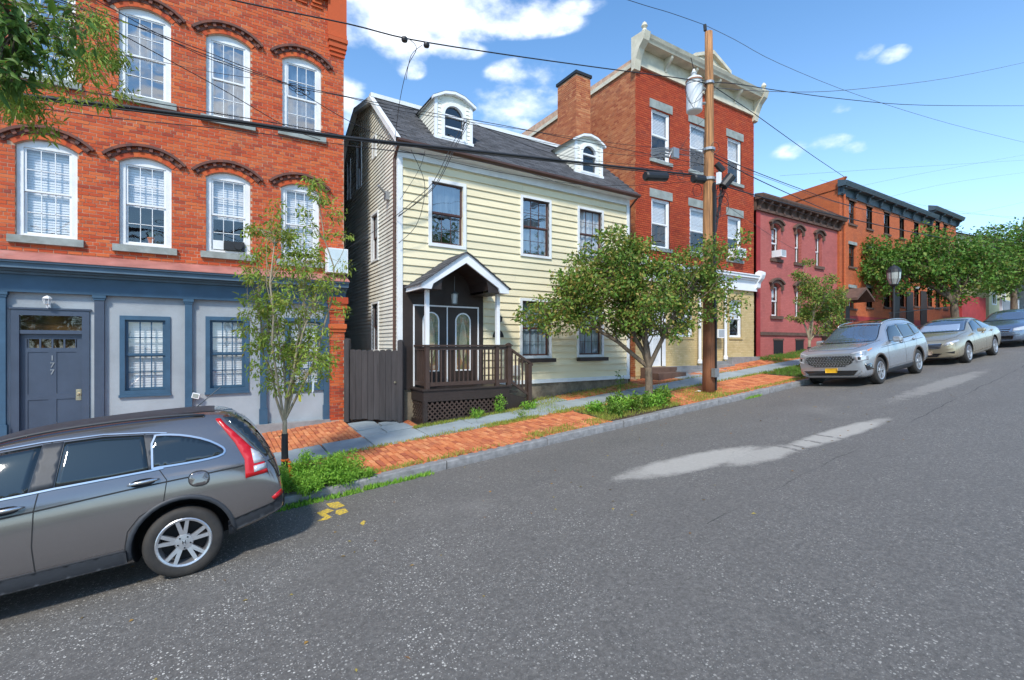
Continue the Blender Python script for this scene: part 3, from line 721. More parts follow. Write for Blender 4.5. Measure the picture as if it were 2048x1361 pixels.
mb = MB(); mb.box(o[0]+.13, o[0]+.335, n1+.06, n1+.09, za, za+.2); mb.build('filler_panel', m_white, fan)
mb = MB()
for k in range(4): mb.tube([(xb-.12, n1-.03+k*.012, za+.10), (xb-.12, n1-.022+k*.012, za+.10)], .085-.002*(k % 2), 14)
mb.build('duct', m_black, fan)
# corbelled pier and recessed panels at the top right corner
zc = WZ(676, 115, n1); xs0 = WX(655, n1); mb = MB()
for k, (dz, pr) in enumerate([(0, .03), (.10, .06), (.20, .09), (.34, .12), (.46, .09)]): mb.box(xs0 + .06*(1-min(k, 3)/3), E1 + pr*.6, n1-pr, n1+.01, zc+dz, zc+dz+(.10 if k not in (2,) else .14) - .004)
mb.box(xs0, E1 + .05, n1-.075, n1+.01, zc+.56, TOP1+.01); mb.build('corner_pier', m_brick1, B1, kind='stuff')
panels = empty('corbel_panel', (0, n1, TOP1)); panels.parent = B1; panels.location = Vector((0, n1, TOP1)) - worg(B1)
for k in range(16):
    x = xs0 - .12 - k*.36
    if x < -5: break
    z = 10.62
    for q, (dx, dz) in enumerate([(0, 0), (.06, .075), (.12, .15)]):
        mb = MB(); mb.box(x - .27 + dx*.5, x - dx*.5, n1-.035*(q+1), n1+.01, z+dz, z+dz+.064); mb.build('brick', m_brick1, panels)
mb = MB(); mb.box(W1, xs0, n1-.14, n1+.01, 10.86, 11.0); mb.box(W1, E1+.1, n1-.3, n1+.3, TOP1, TOP1+.25); mb.build('upper_cornice', m_brick1, B1, kind='stuff')
# blue shop front
zf0, zf1 = 3.29, 3.62
shop_ops = [(WX(40, n1), WX(164, n1), .30, 2.92, 0)]
wl = [RECT(250, 640, 331, 782, n1), RECT(420, 641, 489, 777, n1), RECT(577, 643, 640, 772, n1)]
wins = [(a, b, c, d, 0) for (a, b, c, d) in wl]; wins.append((WX(0, n1)-1.25, WX(0, n1)-.4, wins[0][2], wins[0][3], 0))
door_op = (WX(36, n1), WX(167, n1), .42, WZ(30, 628, n1), 0)
wall_plane('stucco_wall', B1, W1, E1 - .35, .0, zf0 + .05, n1, wins + [door_op], m_stucco, depth=.2)
for i, op in enumerate(wins): window(B1, op, n1, casing=.085, cas_m=m_blue, sash_m=m_blue, cols=3, rows=(2, 2), sill=(.10, .05, .05, m_blue), blind=(m_blind, 1.0), proud=.03, rec=.03, bar=.022, sash_w=.05)
mb = MB(); mb.box(W1, E1 + .02, n1 - .10, n1 + .03, zf0, zf1); mb.build('frieze_board', m_blue, B1)
mb = MB()
for (pr, a, b) in [(.16, zf1, zf1+.05), (.24, zf1+.05, zf1+.09), (.38, zf1+.09, zf1+.19), (.43, zf1+.19, zf1+.235)]: mb.box(W1, E1 + .03, n1-pr, n1+.02, a, b - .001)
mb.build('shop_cornice', m_bluec, B1)
mb = MB(); mb.quad((W1, n1-.45, zf1+.238), (E1+.04, n1-.45, zf1+.238), (E1+.04, n1-.016, 4.06), (W1, n1-.016, 4.06)); mb.quad((W1, n1-.45, zf1+.225), (E1+.04, n1-.45, zf1+.225), (E1+.04, n1-.45, zf1+.238), (W1, n1-.45, zf1+.238)); mb.build('copper_flashing', m_copper, B1)
for k, px in enumerate([-1, 198, 377, 527, 654]):
    x = WX(px, n1-.1); w = .075 if k < 2 else .065; mb = MB(); zb = WALK(x, n1) - .1
    mb.box(x-w, x+w, n1-.085, n1+.01, zb, zf0-.001); mb.build('pilaster', m_blue if k != 1 else m_navy, B1)
    mb = MB(); mb.box(x-w-.03, x+w+.03, n1-.115, n1+.0, zf0-.06, zf0-.004); mb.box(x-w-.015, x+w+.015, n1-.10, n1+.0, zf0-.10, zf0-.062); mb.build('capital', m_blue, B1)
    mb = MB(); mb.box(x-w-.02, x+w+.02, n1-.105, n1+.0, zb, .46+.35); mb.build('pilaster_base', m_blue, B1)
mb = MB(); mb.box(-1.9, E1+.02, n1-.18, n1-.002, -.4, .455); mb.build('stone_plinth', m_concr, B1)
mb = MB(); mb.box(W1, -3.05, n1-.18, n1-.002, -1.5, .2); mb.build('stone_plinth', m_concr, B1)
mb = MB(); mb.box(-2.95, -1.95, n1-.9, n1+.02, -.3, .40); mb.box(-2.95, -1.95, n1-1.2, n1-.902, -.3, .2); mb.build('door_step', m_concr, B1)
# entrance: frame, transom and numbered door
d0, d1, dz0, dz1, _ = door_op
fr = MB(); fr.box(d0-.09, d0+.02, n1-.03, n1+.05, dz0, dz1+.09); fr.box(d1-.02, d1+.09, n1-.03, n1+.05, dz0, dz1+.09); fr.box(d0+.02, d1-.02, n1-.03, n1+.05, dz1-.02, dz1+.09); tz = WZ(30, 664, n1)
fr.box(d0+.02, d1-.02, n1-.015, n1+.06, tz-.035, tz+.035); fr.box(d0-.12, d1+.12, n1-.05, n1-.002, dz1+.092, dz1+.125); dfr = fr.build('door_frame', m_navy, B1)
pane_at(dfr, d0+.02, d1-.02, tz+.035, dz1-.02, n1+.02, m_glassd); mb = MB(); mb.quad((d0, n1+.1, tz), (d1, n1+.1, tz), (d1, n1+.1, dz1), (d0, n1+.1, dz1)); m_amb = M('amber shade', (.20, .085, .02), .8, .6, 3, 0); mb.build('transom_shade', m_amb, dfr)
door = MB(); xa, xb = d0+.02, d1-.02; yd = n1+.05; w = xb-xa; zt = tz-.035
zg0, zg1 = zt-.27, zt-.10; st = .10; cols_ = [xa+st, xa+w/2, xb-st]
door.box(xa, xb, yd+.012, yd+.05, dz0, zg0-.02)
for (a, b, c, d) in [(xa, xa+st, dz0, zt), (xb-st, xb, dz0, zt), (xa+st, xb-st, zg1, zt), (xa+st, xb-st, zg0-.08, zg0), (xa+st, xb-st, dz0, dz0+.12), (xa+st, xb-st, dz0+.82, dz0+.93), (xa+w/2-.06, xa+w/2+.06, dz0+.12, dz0+.82), (xa+w/2-.06, xa+w/2+.06, dz0+.93, zg0-.08)]: door.box(a, b, yd, yd+.012, c, d)
gw = (w-2*st)/4
for k in range(5): door.box(xa+st+gw*k-.013, xa+st+gw*k+.013, yd, yd+.03, zg0, zg1)
dd = door.build('front_door', m_navy, B1, label='navy panelled front door numbered 177')
for k in range(4): pane_at(dd, xa+st+gw*k+.013, xa+st+gw*(k+1)-.013, zg0, zg1, yd+.02, m_glassd)
mb = MB(); mb.quad((xa, yd+.09, zg0-.02), (xb, yd+.09, zg0-.02), (xb, yd+.09, zt), (xa, yd+.09, zt)); mb.build('door_shade', m_amb, dd)
mb = MB(); mb.box(xb-.10, xb-.02, yd-.01, yd, dz0+.78, dz0+1.0); mb.tube([(xb-.06, yd, dz0+.90), (xb-.06, yd-.05, dz0+.90)], .016, 8); mb.lathe([(.0, dz0+.87), (.03, dz0+.885), (.03, dz0+.915), (0, dz0+.93)], xb-.06, yd-.06, 10); m_brass = M('worn brass', (.55, .47, .33), .35, .15, 8, .05, metal=.8); mb.build('door_handle', m_brass, dd)
def text(body, size, loc, mat, parent=None, name='lettering', ext=.004, rot=(90, 0, 0), align='CENTER', sx=1.0, bold=0):
    c = bpy.data.curves.new(name, 'FONT'); c.body = body; c.size = size; c.extrude = ext; c.align_x = align; c.align_y = 'CENTER'; c.offset = bold
    c.materials.append(mat); q_ = bpy.data.objects.new(name, c); COL.objects.link(q_); me = bpy.data.meshes.new_from_object(q_.evaluated_get(bpy.context.evaluated_depsgraph_get())); bpy.data.objects.remove(q_); me.name = name; o = bpy.data.objects.new(name, me); COL.objects.link(o); o.rotation_euler = [R_(a) for a in rot]; o.scale = (sx, 1, 1)
    o['_w'] = list(loc); o.parent = parent; o.location = Vector(loc) - worg(parent); return o
for k, ch in enumerate('177'): text(ch, .135, (xa+w*.50, yd-.006, WZ(105, 717+k*14, yd)), m_gray, dd, 'door_number', bold=.002)
# wall lantern, flood light
lx, lz = WX(95, n1-.1), WZ(95, 603, n1-.12)
lan = empty('wall_lantern', (lx, n1, lz-.12), 'small white coach lantern on the stucco above the navy door', 'lantern')
mb = MB(); mb.box(lx-.03, lx+.03, n1-.02, n1, lz-.16, lz-.04); mb.tube([(lx, n1-.01, lz-.10), (lx, n1-.09, lz-.12), (lx, n1-.12, lz-.05)], .012, 6); mb.build('bracket', m_whitec, lan)
mb = MB(); mb.lathe([(.03, lz-.06), (.045, lz-.05)], lx, n1-.12, 6); mb.lathe([(.075, lz+.05), (.05, lz+.085), (.0, lz+.11)], lx, n1-.12, 6)
for k in range(6): t = math.pi*k/3; mb.tube([(lx+.043*math.cos(t), n1-.12+.043*math.sin(t), lz-.05), (lx+.066*math.cos(t), n1-.12+.066*math.sin(t), lz+.05)], .005, 4)
mb.build('lantern_frame', m_whitec, lan)
mb = MB(); mb.lathe([(.038, lz-.05), (.060, lz+.05)], lx, n1-.12, 6); mb.build('lantern_glass', m_glass, lan)
fx, fz = WX(392, n1-.1), WZ(392, 792, n1-.1)
fl = empty('flood_light', (fx, n1, fz), 'white square security light beside the second blue pilaster', 'light')
def rotbox(cx, cy, cz, w, d, h, ay, az=0):
    Mx = Matrix.Translation((cx, cy, cz)) @ Matrix.Rotation(R_(az), 4, 'Z') @ Matrix.Rotation(R_(ay), 4, 'Y'); return lambda x, y, z: tuple(Mx @ Vector((x, y, z)))
mb = MB(); mb.box(-.07, .07, -.03, .03, -.055, .055, T=rotbox(fx, n1-.10, fz, 0, 0, 0, 15, -15)); mb.build('lamp_housing', m_whitec, fl)
mb = MB(); mb.box(-.055, .055, -.034, -.031, -.042, .042, T=rotbox(fx, n1-.10, fz, 0, 0, 0, 15, -15)); mb.build('lamp_lens', m_stone, fl); mb = MB(); mb.tube([(fx, n1, fz-.01), (fx, n1-.08, fz-.01)], .015, 6); mb.build('mount', m_whitec, fl)
mb = MB(); mb.tube([(fx+.06, n1-.12, fz-.05), (fx+.15, n1-.5, fz+.0)], .006, 4); 
# brick end pier and white sign box
pb = MB(); px0, px1 = WX(661, n1-.2), WX(690, n1-.2); 
wall_plane('pier_core', B1, px0+.02, px1-.01, .3, 3.35, n1-.19, [], m_mortar)
brick_field(B1, px0, px1, .44, 3.4, n1-.2, [], m_brick1, cw=.205, depth=.18, nparts=0)
mb = MB(); 
for (a, b, p) in [(2.62, 2.70, .03), (2.70, 2.82, .06), (3.1, 3.18, .03), (3.18, 3.32, .07), (3.32, 3.48, .11)]: mb.box(px0-p*.5, px1+p*.5, n1-.2-p, n1-.02, a, b-.003)
mb.build('pier_corbel', m_brick1, B1, kind='stuff')
bx0, bx1 = WX(655, n1-.35), WX(696, n1-.35); zb0, zb1 = WZ(655, 544, n1-.35), WZ(655, 495, n1-.35)
sb = empty('sign_box', ((bx0+bx1)/2, n1-.3, zb0), 'blank pale white box sign above the brick end pier', 'sign'); mb = MB(); mb.box(bx0, bx1, n1-.35, n1-.06, zb0, zb1); mb.build('sign_cabinet', m_whitec, sb); mb = MB(); mb.box(bx0+.03, bx1-.03, n1-.354, n1-.351, zb0+.03, zb1-.03); mb.build('sign_face', M('sign face', (.62, .72, .74), .4, .05), sb)

# ================================================================ yellow clapboard house
nY = 11.3; YL, YR = 3.84, 11.62; ZB = 1.20; ZE = WZ(791.6, 296, nY)
BY = empty('yellow_clapboard_house', (7.7, nY, .84), 'cream yellow clapboard house with a grey gambrel roof, two dormers and a dark porch', 'house')
uw = [RECT(862, 363, 925, 486, nY), RECT(1044, 396, 1097, 508, nY), RECT(1157, 418, 1202, 516, nY)]
uw = [(a, b, c, d, 0) for (a, b, c, d) in uw]
lw = [RECT(1043, 602, 1097, 712, nY), RECT(1156, 606, 1202, 710, nY)]; lw = [(a, b, c, d, 0) for (a, b, c, d) in lw]
opsY = uw + lw
dpx0, dpx1 = YL + .10, WX(965, nY)          # the dark entrance panel
ZEV = WZ(791.6, 276, nY-.3)
fz0, fz1 = WZ(807, 318, nY), ZEV - .06
wall_plane('wall', BY, YL, YR, ZB - .1, fz1, nY + .03, opsY, m_yel, depth=.2)
def clap(name, parent, s0, s1, z, h, n, ops, mat, axis='y', sign=1, thick=.034):
    T = (lambda a, b, c: (a, b, c)) if axis == 'y' else (lambda a, b, c: (b, a, c))
    cuts = sorted(set([s0, s1] + [v for o in ops for v in (o[0], o[1]) if s0 < v < s1])); mb = MB()
    merged = []
    for a, b in zip(cuts, cuts[1:]):
        segs = [(z, z+h)]
        for o in ops:
            if o[0] <= (a+b)/2 <= o[1]:
                ns = []
                for (p, q) in segs:
                    if q <= o[2] or p >= o[3]: ns.append((p, q)); continue
                    if p < o[2]: ns.append((p, o[2]))
                    if q > o[3]: ns.append((o[3], q))
                segs = ns
        for q in segs:
            if q[1]-q[0] < .005: continue
            if merged and merged[-1][1] == a and merged[-1][2] == q: merged[-1] = (merged[-1][0], b, q)
            else: merged.append((a, b, q))
    for (a, b, (p, q)) in merged:
        mb = MB()
        yo = lambda zz: n - sign*thick*(1-(zz-z)/h)          # lower edge stands proud
        mb.quad(T(a, yo(p), p), T(b, yo(p), p), T(b, yo(q), q), T(a, yo(q), q)); mb.quad(T(a, n+sign*.02, p), T(b, n+sign*.02, p), T(b, yo(p), p), T(a, yo(p), p))
        mb.quad(T(a, n+.02*sign, p), T(a, yo(p), p), T(a, yo(q), q), T(a, n+.02*sign, q)); mb.quad(T(b, yo(p), p), T(b, n+.02*sign, p), T(b, n+.02*sign, q), T(b, yo(q), q))
        mb.build(name, mat, parent)
ex = .197; z = ZB + .1
sk = opsY + [(YL, dpx1, ZB, 3.72, 0)]
while z < fz0:
    xj = random.uniform(YL+1, YR-1); clap('clapboard', BY, YL + .09, xj-.002, z, min(ex, fz0-z+.02), nY, sk, m_yel); clap('clapboard', BY, xj+.002, YR - .09, z, min(ex, fz0-z+.02), nY, sk, m_yel); z += ex
mb = MB(); mb.box(YL-.02, YL+.11, nY-.045, nY+.03, ZB-.02, fz0+.02); mb.build('corner_board', m_white, BY)
mb = MB(); mb.box(YR-.11, YR+.01, nY-.045, nY+.03, ZB-.02, fz0+.02); mb.build('corner_board', m_white, BY)
mb = MB(); mb.box(YL-.02, YR+.01, nY-.05, nY+.03, fz0+.021, fz1); mb.build('frieze_board', m_white, BY)
mb = MB(); mb.box(dpx1+.01, YR+.012, nY-.052, nY+.03, ZB-.005, ZB+.105); mb.build('base_trim', m_white, BY)
mb = MB(); mb.box(YL, YR, nY+.01, nY+.6, -.2, ZB-.006); mb.build('foundation', m_found, BY)
# upstairs windows: brown sashes in white casings
window(BY, uw[0], nY, casing=.085, cas_m=m_white, sash_m=m_brownsash, cols=3, rows=(0, 2), blind=(m_curtd, .55), proud=.06, rec=.0, bar=.008, sash_w=.05, glass=m_glasss, label='upstairs window with a plain upper pane and curtain below')
window(BY, uw[1], nY, casing=.07, cas_m=m_white, sash_m=m_brownsash, cols=3, rows=(2, 2), blind=(m_curtd, .9), proud=.06, rec=.0, bar=.008, sash_w=.045, glass=m_glasss)
window(BY, uw[2], nY, casing=.07, cas_m=m_white, sash_m=m_brownsash, cols=3, rows=(2, 2), blind=(m_curt, .9), proud=.06, rec=.0, bar=.008, sash_w=.045)
m_curt2 = M('light blue curtain', (.30, .40, .48), .9, .25, 9, .6, 9, sc3=(6, 1, .2), bdist=.05)
for q in lw:
    w_ = window(BY, q, nY, casing=.075, cas_m=m_white, sash_m=m_brownsash, cols=3, rows=(2, 2), blind=(m_curt2, .97), proud=.06, rec=.0, bar=.008, sash_w=.045)
    mb = MB(); mb.box(q[0]-.10, q[1]+.12, nY-.22, nY-.062, q[2]-.19, q[2]-.08); mb.build('flower_box', m_brown, w_)
# side wall of narrow weathered boards under the gambrel gable
GP = [(nY, ZE), (13.2, 9.05), (14.9, 9.42), (16.2, 8.85), (17.6, 7.1), (17.6, 0)]
side_ops = [RECTs for RECTs in []]
def SN(px, s):      # depth n at which the picture column px meets the plane x=s
    d = camdir(px, 0); return s * d.y / d.x
def SZ(px, py, s):
    d = camdir(px, py); return CAM_Z + d.z / d.x * s
sw = []
for (xa_, xb_, yt, yb) in [(745, 757, 425, 517), (716, 724, 283, 371), (747, 753, 272, 311), (697, 702, 322, 396), (746, 758, 607, 700)]:
    na, nb = SN(xb_, YL), SN(xa_, YL); sw.append((na, nb, SZ(xb_, yb, YL), SZ(xb_, yt, YL), 0))
def gable_n(z):
    """depth range of the side wall at height z"""
    lo, hi = nY, 17.6
    pts = GP[:5]
    if z > pts[0][1]:
        for (a, za), (b, zb) in zip(pts, pts[1:]):
            if za <= z <= zb: lo = a + (b-a)*(z-za)/(zb-za)
            if zb <= z <= za: hi = a + (b-a)*(za-z)/(za-zb)
    return lo, hi
def rowsY(z0, z1, h, x, mat, flip, name):
    z = z0
    while z < z1 - .02:
        a, b = gable_n(z + h)
        if b - a > .2: clap(name, BY, a, b, z, h, x, sw if not flip else [], mat, axis='x', sign=-1 if flip else 1, thick=.024)
        z += h
rowsY(.45, 9.35, .098, YL, m_yside, False, 'side_clapboard')
mb = MB()
for x in (YL + .10, YR - .03):
    mb.poly([(x, q[0], q[1] if q[1] else -.5) for q in [(nY, -.5)] + GP[:5] + [(17.6, -.5)]])
mb.quad((YL, 17.6, -.5), (YR, 17.6, -.5), (YR, 17.6, 7.1), (YL, 17.6, 7.1)); mb.build('gable_wall', m_yside, BY)
for i, q in enumerate(sw):
    w_ = window(BY, q, YL, casing=.05, cas_m=m_white, sash_m=m_brownsash, cols=1, rows=(1, 1), blind=None, glass=m_glassd, proud=.04, rec=.0, sash_w=.03, axis='x', dark='flat')
# roof
FE = (nY - .32, ZEV)
def roof_z(n):
    pts = [FE, (13.2, 9.08), (14.9, 9.46), (16.2, 8.9), (17.8, 7.0)]
    for (a, za), (b, zb) in zip(pts, pts[1:]):
        if a <= n <= b: return za + (zb-za)*(n-a)/(b-a)
    return pts[0][1] + (n - pts[0][0])*.7
RL, RR = YL - .12, YR + .14
mb = MB(); ns = [FE[0], 13.2, 14.9, 16.2, 17.8]
for a, b in zip(ns, ns[1:]): mb.quad((RL, a, roof_z(a)), (RR, a, roof_z(a)), (RR, b, roof_z(b)), (RL, b, roof_z(b))); mb.quad((RL, b, roof_z(b)-.1), (RR, b, roof_z(b)-.1), (RR, a, roof_z(a)-.1), (RL, a, roof_z(a)-.1))
mb.build('roof', m_shing, BY)
# dormers (positions known before the shingles are laid)
dorm = []
for (xl, xr, yb, ya, ye) in [(869, 943.6, 279.5, 183, 188), (1150, 1204, 349, 267.5, 272)]:
    nD = 11.58; a, b = WX(xl, nD), WX(xr, nD); zb = roof_z(nD) + .0
    dorm.append((a, b, nD, zb, WZ(xl, ye + 3, nD), WZ((xl+xr)/2, ya, nD)))
mesh_sh = []
for k in range(4):
    q = MB(); r = random.Random(k); w = .305 - .012; h = .155; 
    q.box(-w/2, w/2, -.004, h, -.002, .012 + .004*r.random()); me = bpy.data.meshes.new('shingle'); me.from_pydata(q.v, [], q.f); me.materials.append(m_shing); mesh_sh.append(me)
sl = math.atan2(9.08-FE[1], 13.2-FE[0]); L = math.hypot(9.08-FE[1], 13.2-FE[0]); cnt = 0; rest = MB(); items = []
k = 0
while k*.145 < L - .1:
    x = RL + .13 + (.15 if k % 2 else 0)
    while x < RR:
        a = k*.145; nn, zz = FE[0] + math.cos(sl)*a, FE[1] + math.sin(sl)*a
        if x + .15 < RR and not any(d[0] - .02 < x + .15 < d[1] + .02 and nn > d[2] - .12 for d in dorm): items.append((x+.1525, nn, zz + .004))
        x += .305
    k += 1
items.sort(key=lambda w: -px_size(w))
for i, w in enumerate(items):
    mt = Matrix.Translation(w) @ Matrix.Rotation(sl, 4, 'X')
    if i < 300: o = place('shingle', mesh_sh[i % 4], w, BY); o.rotation_euler = (sl - .02, 0, 0)
    else:
        j0 = len(rest.v); src = mesh_sh[i % 4]; rest.v += [tuple(mt @ v.co) for v in src.vertices]; rest.f += [tuple(j0+q for q in p.vertices) for p in src.polygons]; rest.m += [0]*len(src.polygons)
rest.build('distant_shingles', m_shing, BY, kind='stuff')
mb = MB(); mb.box(RL, RR, 13.16, 13.34, 9.10, 9.21); mb.build('roof_break_trim', m_white, BY)
mb = MB(); pts = [(YL-.15, FE[0], FE[1]), (YL-.15, 13.2, 9.08), (YL-.15, 14.9, 9.46), (YL-.15, 16.2, 8.9), (YL-.15, 17.8, 7.0)]
for a, b in zip(pts, pts[1:]):
    A, Bq = Vector(a) + Vector((0, 0, .03)), Vector(b) + Vector((0, 0, .03)); mb.v += [tuple(A), tuple(Bq), tuple(Bq - Vector((0, 0, .16))), tuple(A - Vector((0, 0, .16))), tuple(A + Vector((.12, 0, 0))), tuple(Bq + Vector((.12, 0, 0))), tuple(Bq + Vector((.12, 0, -.16))), tuple(A + Vector((.12, 0, -.16)))]
    i = len(mb.v) - 8; mb.f += [(i, i+3, i+2, i+1), (i+4, i+5, i+6, i+7), (i+3, i+7, i+6, i+2), (i, i+1, i+5, i+4)]; mb.m += [0]*4
mb.build('rake_board', m_white, BY)
mb = MB(); mb.prism([(FE[0]-.10, FE[1]-.02), (FE[0]+.02, FE[1]-.02), (FE[0]+.02, FE[1]-.11), (FE[0]-.04, FE[1]-.12), (FE[0]-.10, FE[1]-.07)], 'x', RL, RR); recalc(mb.build('gutter', m_gutter, BY))
mb = MB(); mb.box(RL+.06, RR-.06, FE[0]+.022, nY-.045, FE[1]-.12, FE[1]-.07); mb.build('soffit', m_white, BY)
for x in (YL-.06, YR+.12):
    mb = MB(); mb.tube([(x, nY-.28, FE[1]-.1), (x, nY+.06, FE[1]-.35), (x, nY+.08, .9)], .035, 8); mb.build('downspout', m_gutter, BY)
for (a, b, nD, zb, ze, za) in dorm:
    D = empty('dormer', ((a+b)/2, nD, zb)); D.parent = BY; D.location = Vector(((a+b)/2, nD, zb)) - worg(BY)
    xm = (a+b)/2; w = b-a; zk = ze + .13; za = ze + .18; prof = [(a, zb-.05), (b, zb-.05), (b, ze), (b-w*.24, zk), (xm, za), (a+w*.24, zk), (a, ze)]
    # face with an arched opening
    ow = w*.25; oz0 = zb + .07; oz1 = za - .26 - ow - .085; op = (xm-ow, xm+ow, oz0, oz1, ow*.999)
    mbf = MB(); kk = 12; ring = [(xm+ow, oz0)] + [(xm+ow*math.cos(math.pi*i/kk), oz1+ow*math.sin(math.pi*i/kk)) for i in range(kk+1)] + [(xm-ow, oz0)]
    outer = [(b, oz0), (b, oz1)] + [None]*(kk-1) + [(a, oz1), (a, oz0)]
    def ray_out(t):
        dx, dz = math.cos(t), math.sin(t); best = 9
        for i in range(len(prof)):
            p, q = prof[i], prof[(i+1) % len(prof)]; ex_, ez = q[0]-p[0], q[1]-p[1]; den = dx*ez - dz*ex_
            if abs(den) < 1e-9: continue
            tt = ((p[0]-xm)*ez - (p[1]-oz1)*ex_)/den; uu = ((p[0]-xm)*dz - (p[1]-oz1)*dx)/den
            if tt > 0 and -1e-6 <= uu <= 1+1e-6: best = min(best, tt)
        return (xm+dx*best, oz1+dz*best)
    outer = [(b, oz0)] + [ray_out(math.pi*i/kk) for i in range(kk+1)] + [(a, oz0)]
    for i in range(len(ring)-1): mbf.quad((ring[i][0], nD, ring[i][1]), (outer[i][0], nD, outer[i][1]), (outer[i+1][0], nD, outer[i+1][1]), (ring[i+1][0], nD, ring[i+1][1]))
    mbf.quad((a, nD, zb-.05), (b, nD, zb-.05), (b, nD, oz0), (a, nD, oz0)); mbf.build('dormer_face', m_dorm, D)
    for i in range(int((ze-zb)/.11)+2):
        z = zb + .02 + i*.11
        if z + .1 > zk: break
        for (p, q) in ((a+.07, xm-ow-.09), (xm+ow+.09, b-.07)): clap('clapboard', D, p, q, z, .105, nD-.004, [], m_dorm, thick=.014)
    mb = MB(); mb.box(a-.01, a+.07, nD-.035, nD+.01, zb-.06, ze); mb.box(b-.07, b+.01, nD-.035, nD+.01, zb-.06, ze); mb.box(a-.03, b+.03, nD-.06, nD+.01, zb-.08, zb+.04); mb.build('dormer_trim', m_whitec, D)
    mb = MB(); ri, ro = ow, ow+.085
    for i in range(kk):
        t0, t1 = math.pi*i/kk, math.pi*(i+1)/kk
        mb.prism([(xm+ri*math.cos(t0), oz1+ri*math.sin(t0)), (xm+ro*math.cos(t0), oz1+ro*math.sin(t0)), (xm+ro*math.cos(t1), oz1+ro*math.sin(t1)), (xm+ri*math.cos(t1), oz1+ri*math.sin(t1))], 'y', nD-.05, nD+.06)
    mb.box(xm-ro, xm-ri, nD-.05, nD+.06, oz0, oz1); mb.box(xm+ri, xm+ro, nD-.05, nD+.06, oz0, oz1); mb.box(xm-ro-.02, xm+ro+.02, nD-.07, nD+.06, oz0-.06, oz0)
    mb.box(xm-ri, xm+ri, nD-.03, nD+.04, oz1-.025, oz1+.025); mb.box(xm-ri, xm+ri, nD+.0, nD+.04, (oz0+oz1)/2-.02, (oz0+oz1)/2+.02)
    aw = mb.build('window', m_whitec, D); recalc(aw)
    for (p, q) in ((oz0, (oz0+oz1)/2-.02), ((oz0+oz1)/2+.02, oz1-.025)): pane_at(D, xm-ow, xm+ow, p, q, nD+.03, m_glassd)
    mb = MB(); mb.poly([(xm+ow, nD+.03, oz1+.025)] + [(xm+ow*math.cos(math.pi*i/kk), nD+.03, oz1+ow*math.sin(math.pi*i/kk)) for i in range(1, kk)] + [(xm-ow, nD+.03, oz1+.025)]); mb.build('arched_pane', m_glassd, D)
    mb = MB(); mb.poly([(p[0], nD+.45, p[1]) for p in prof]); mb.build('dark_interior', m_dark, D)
    # cheeks and roof run back into the main slope
    def back(z): # depth where the main roof reaches height z
        n = nD
        while roof_z(n) < z and n < 14.9: n += .01
        return n
    for sgn, x in ((-1, a), (1, b)):
        i = 0; z = zb
        while z < ze:
            h = min(.105, ze-z); n2 = back(z+h*.5)
            if n2 > nD+.05: clap('clapboard', D, nD+.0, n2, z, h, x, [], m_dorm, axis='x', sign=1 if sgn < 0 else -1, thick=.012)
            z += .105
    top = [(a-.07, ze-.03), (a+w*.26, zk+.05), (b-w*.26, zk+.05), (b+.07, ze-.03)]
    if True: top = [(a-.08, ze-.04), (a+w*.24, zk+.02), (xm, za+.02), (b-w*.24, zk+.02), (b+.08, ze-.04)]
    mb = MB()
    for (p, q) in zip(top, top[1:]):
        bp, bq = back(p[1]) + .12, back(q[1]) + .12; f = nD - .12; t_ = .045
        mb.quad((p[0], f, p[1]), (q[0], f, q[1]), (q[0], bq, q[1]), (p[0], bp, p[1]))
    mb.build('dormer_roof', m_shing, D)
    mb = MB()
    for (p, q) in zip(top, top[1:]):
        mb.prism([(p[0], p[1]-.006), (q[0], q[1]-.006), (q[0], q[1]-.075), (p[0], p[1]-.075)], 'y', nD-.115, nD-.005)
    for (p, q) in zip(top, top[1:]): mb.quad((p[0], nD-.005, p[1]-.06), (q[0], nD-.005, q[1]-.06), (q[0], back(q[1])+.1, q[1]-.06), (p[0], back(p[1])+.1, p[1]-.06))
    recalc(mb.build('dormer_fascia', m_whitec, D))
# chimney at the right end of the roof
ch = empty('chimney', (10.9, 13.1, 8.3)); ch.parent = BY; ch.location = Vector((10.9, 13.1, 8.3)) - worg(BY)
cx0, cx1, cn0, cn1 = 10.58, 11.22, 12.7, 13.75; zct = WZ(1155, 143, cn0)
mb = MB(); mb.box(cx0+.012, cx1-.012, cn0+.012, cn1-.012, 8.0, zct-.02); mb.build('chimney_core', m_mortar, ch)
brick_field(ch, cx0, cx1, 8.0, zct-.08, cn0, [], m_bside, nparts=0, depth=.012)
brick_field(ch, cn0, cn1, 8.0, zct-.08, cx0, [], m_bside, nparts=0, depth=.012, axis='x')
brick_field(ch, cn0, cn1, 8.0, zct-.08, cx1, [], m_bside, nparts=0, depth=.012, axis='x', sign=-1)
mb = MB(); mb.box(cx0-.04, cx1+.04, cn0-.04, cn1+.04, zct-.08, zct+.02); mb.build('chimney_cap', m_black, ch)

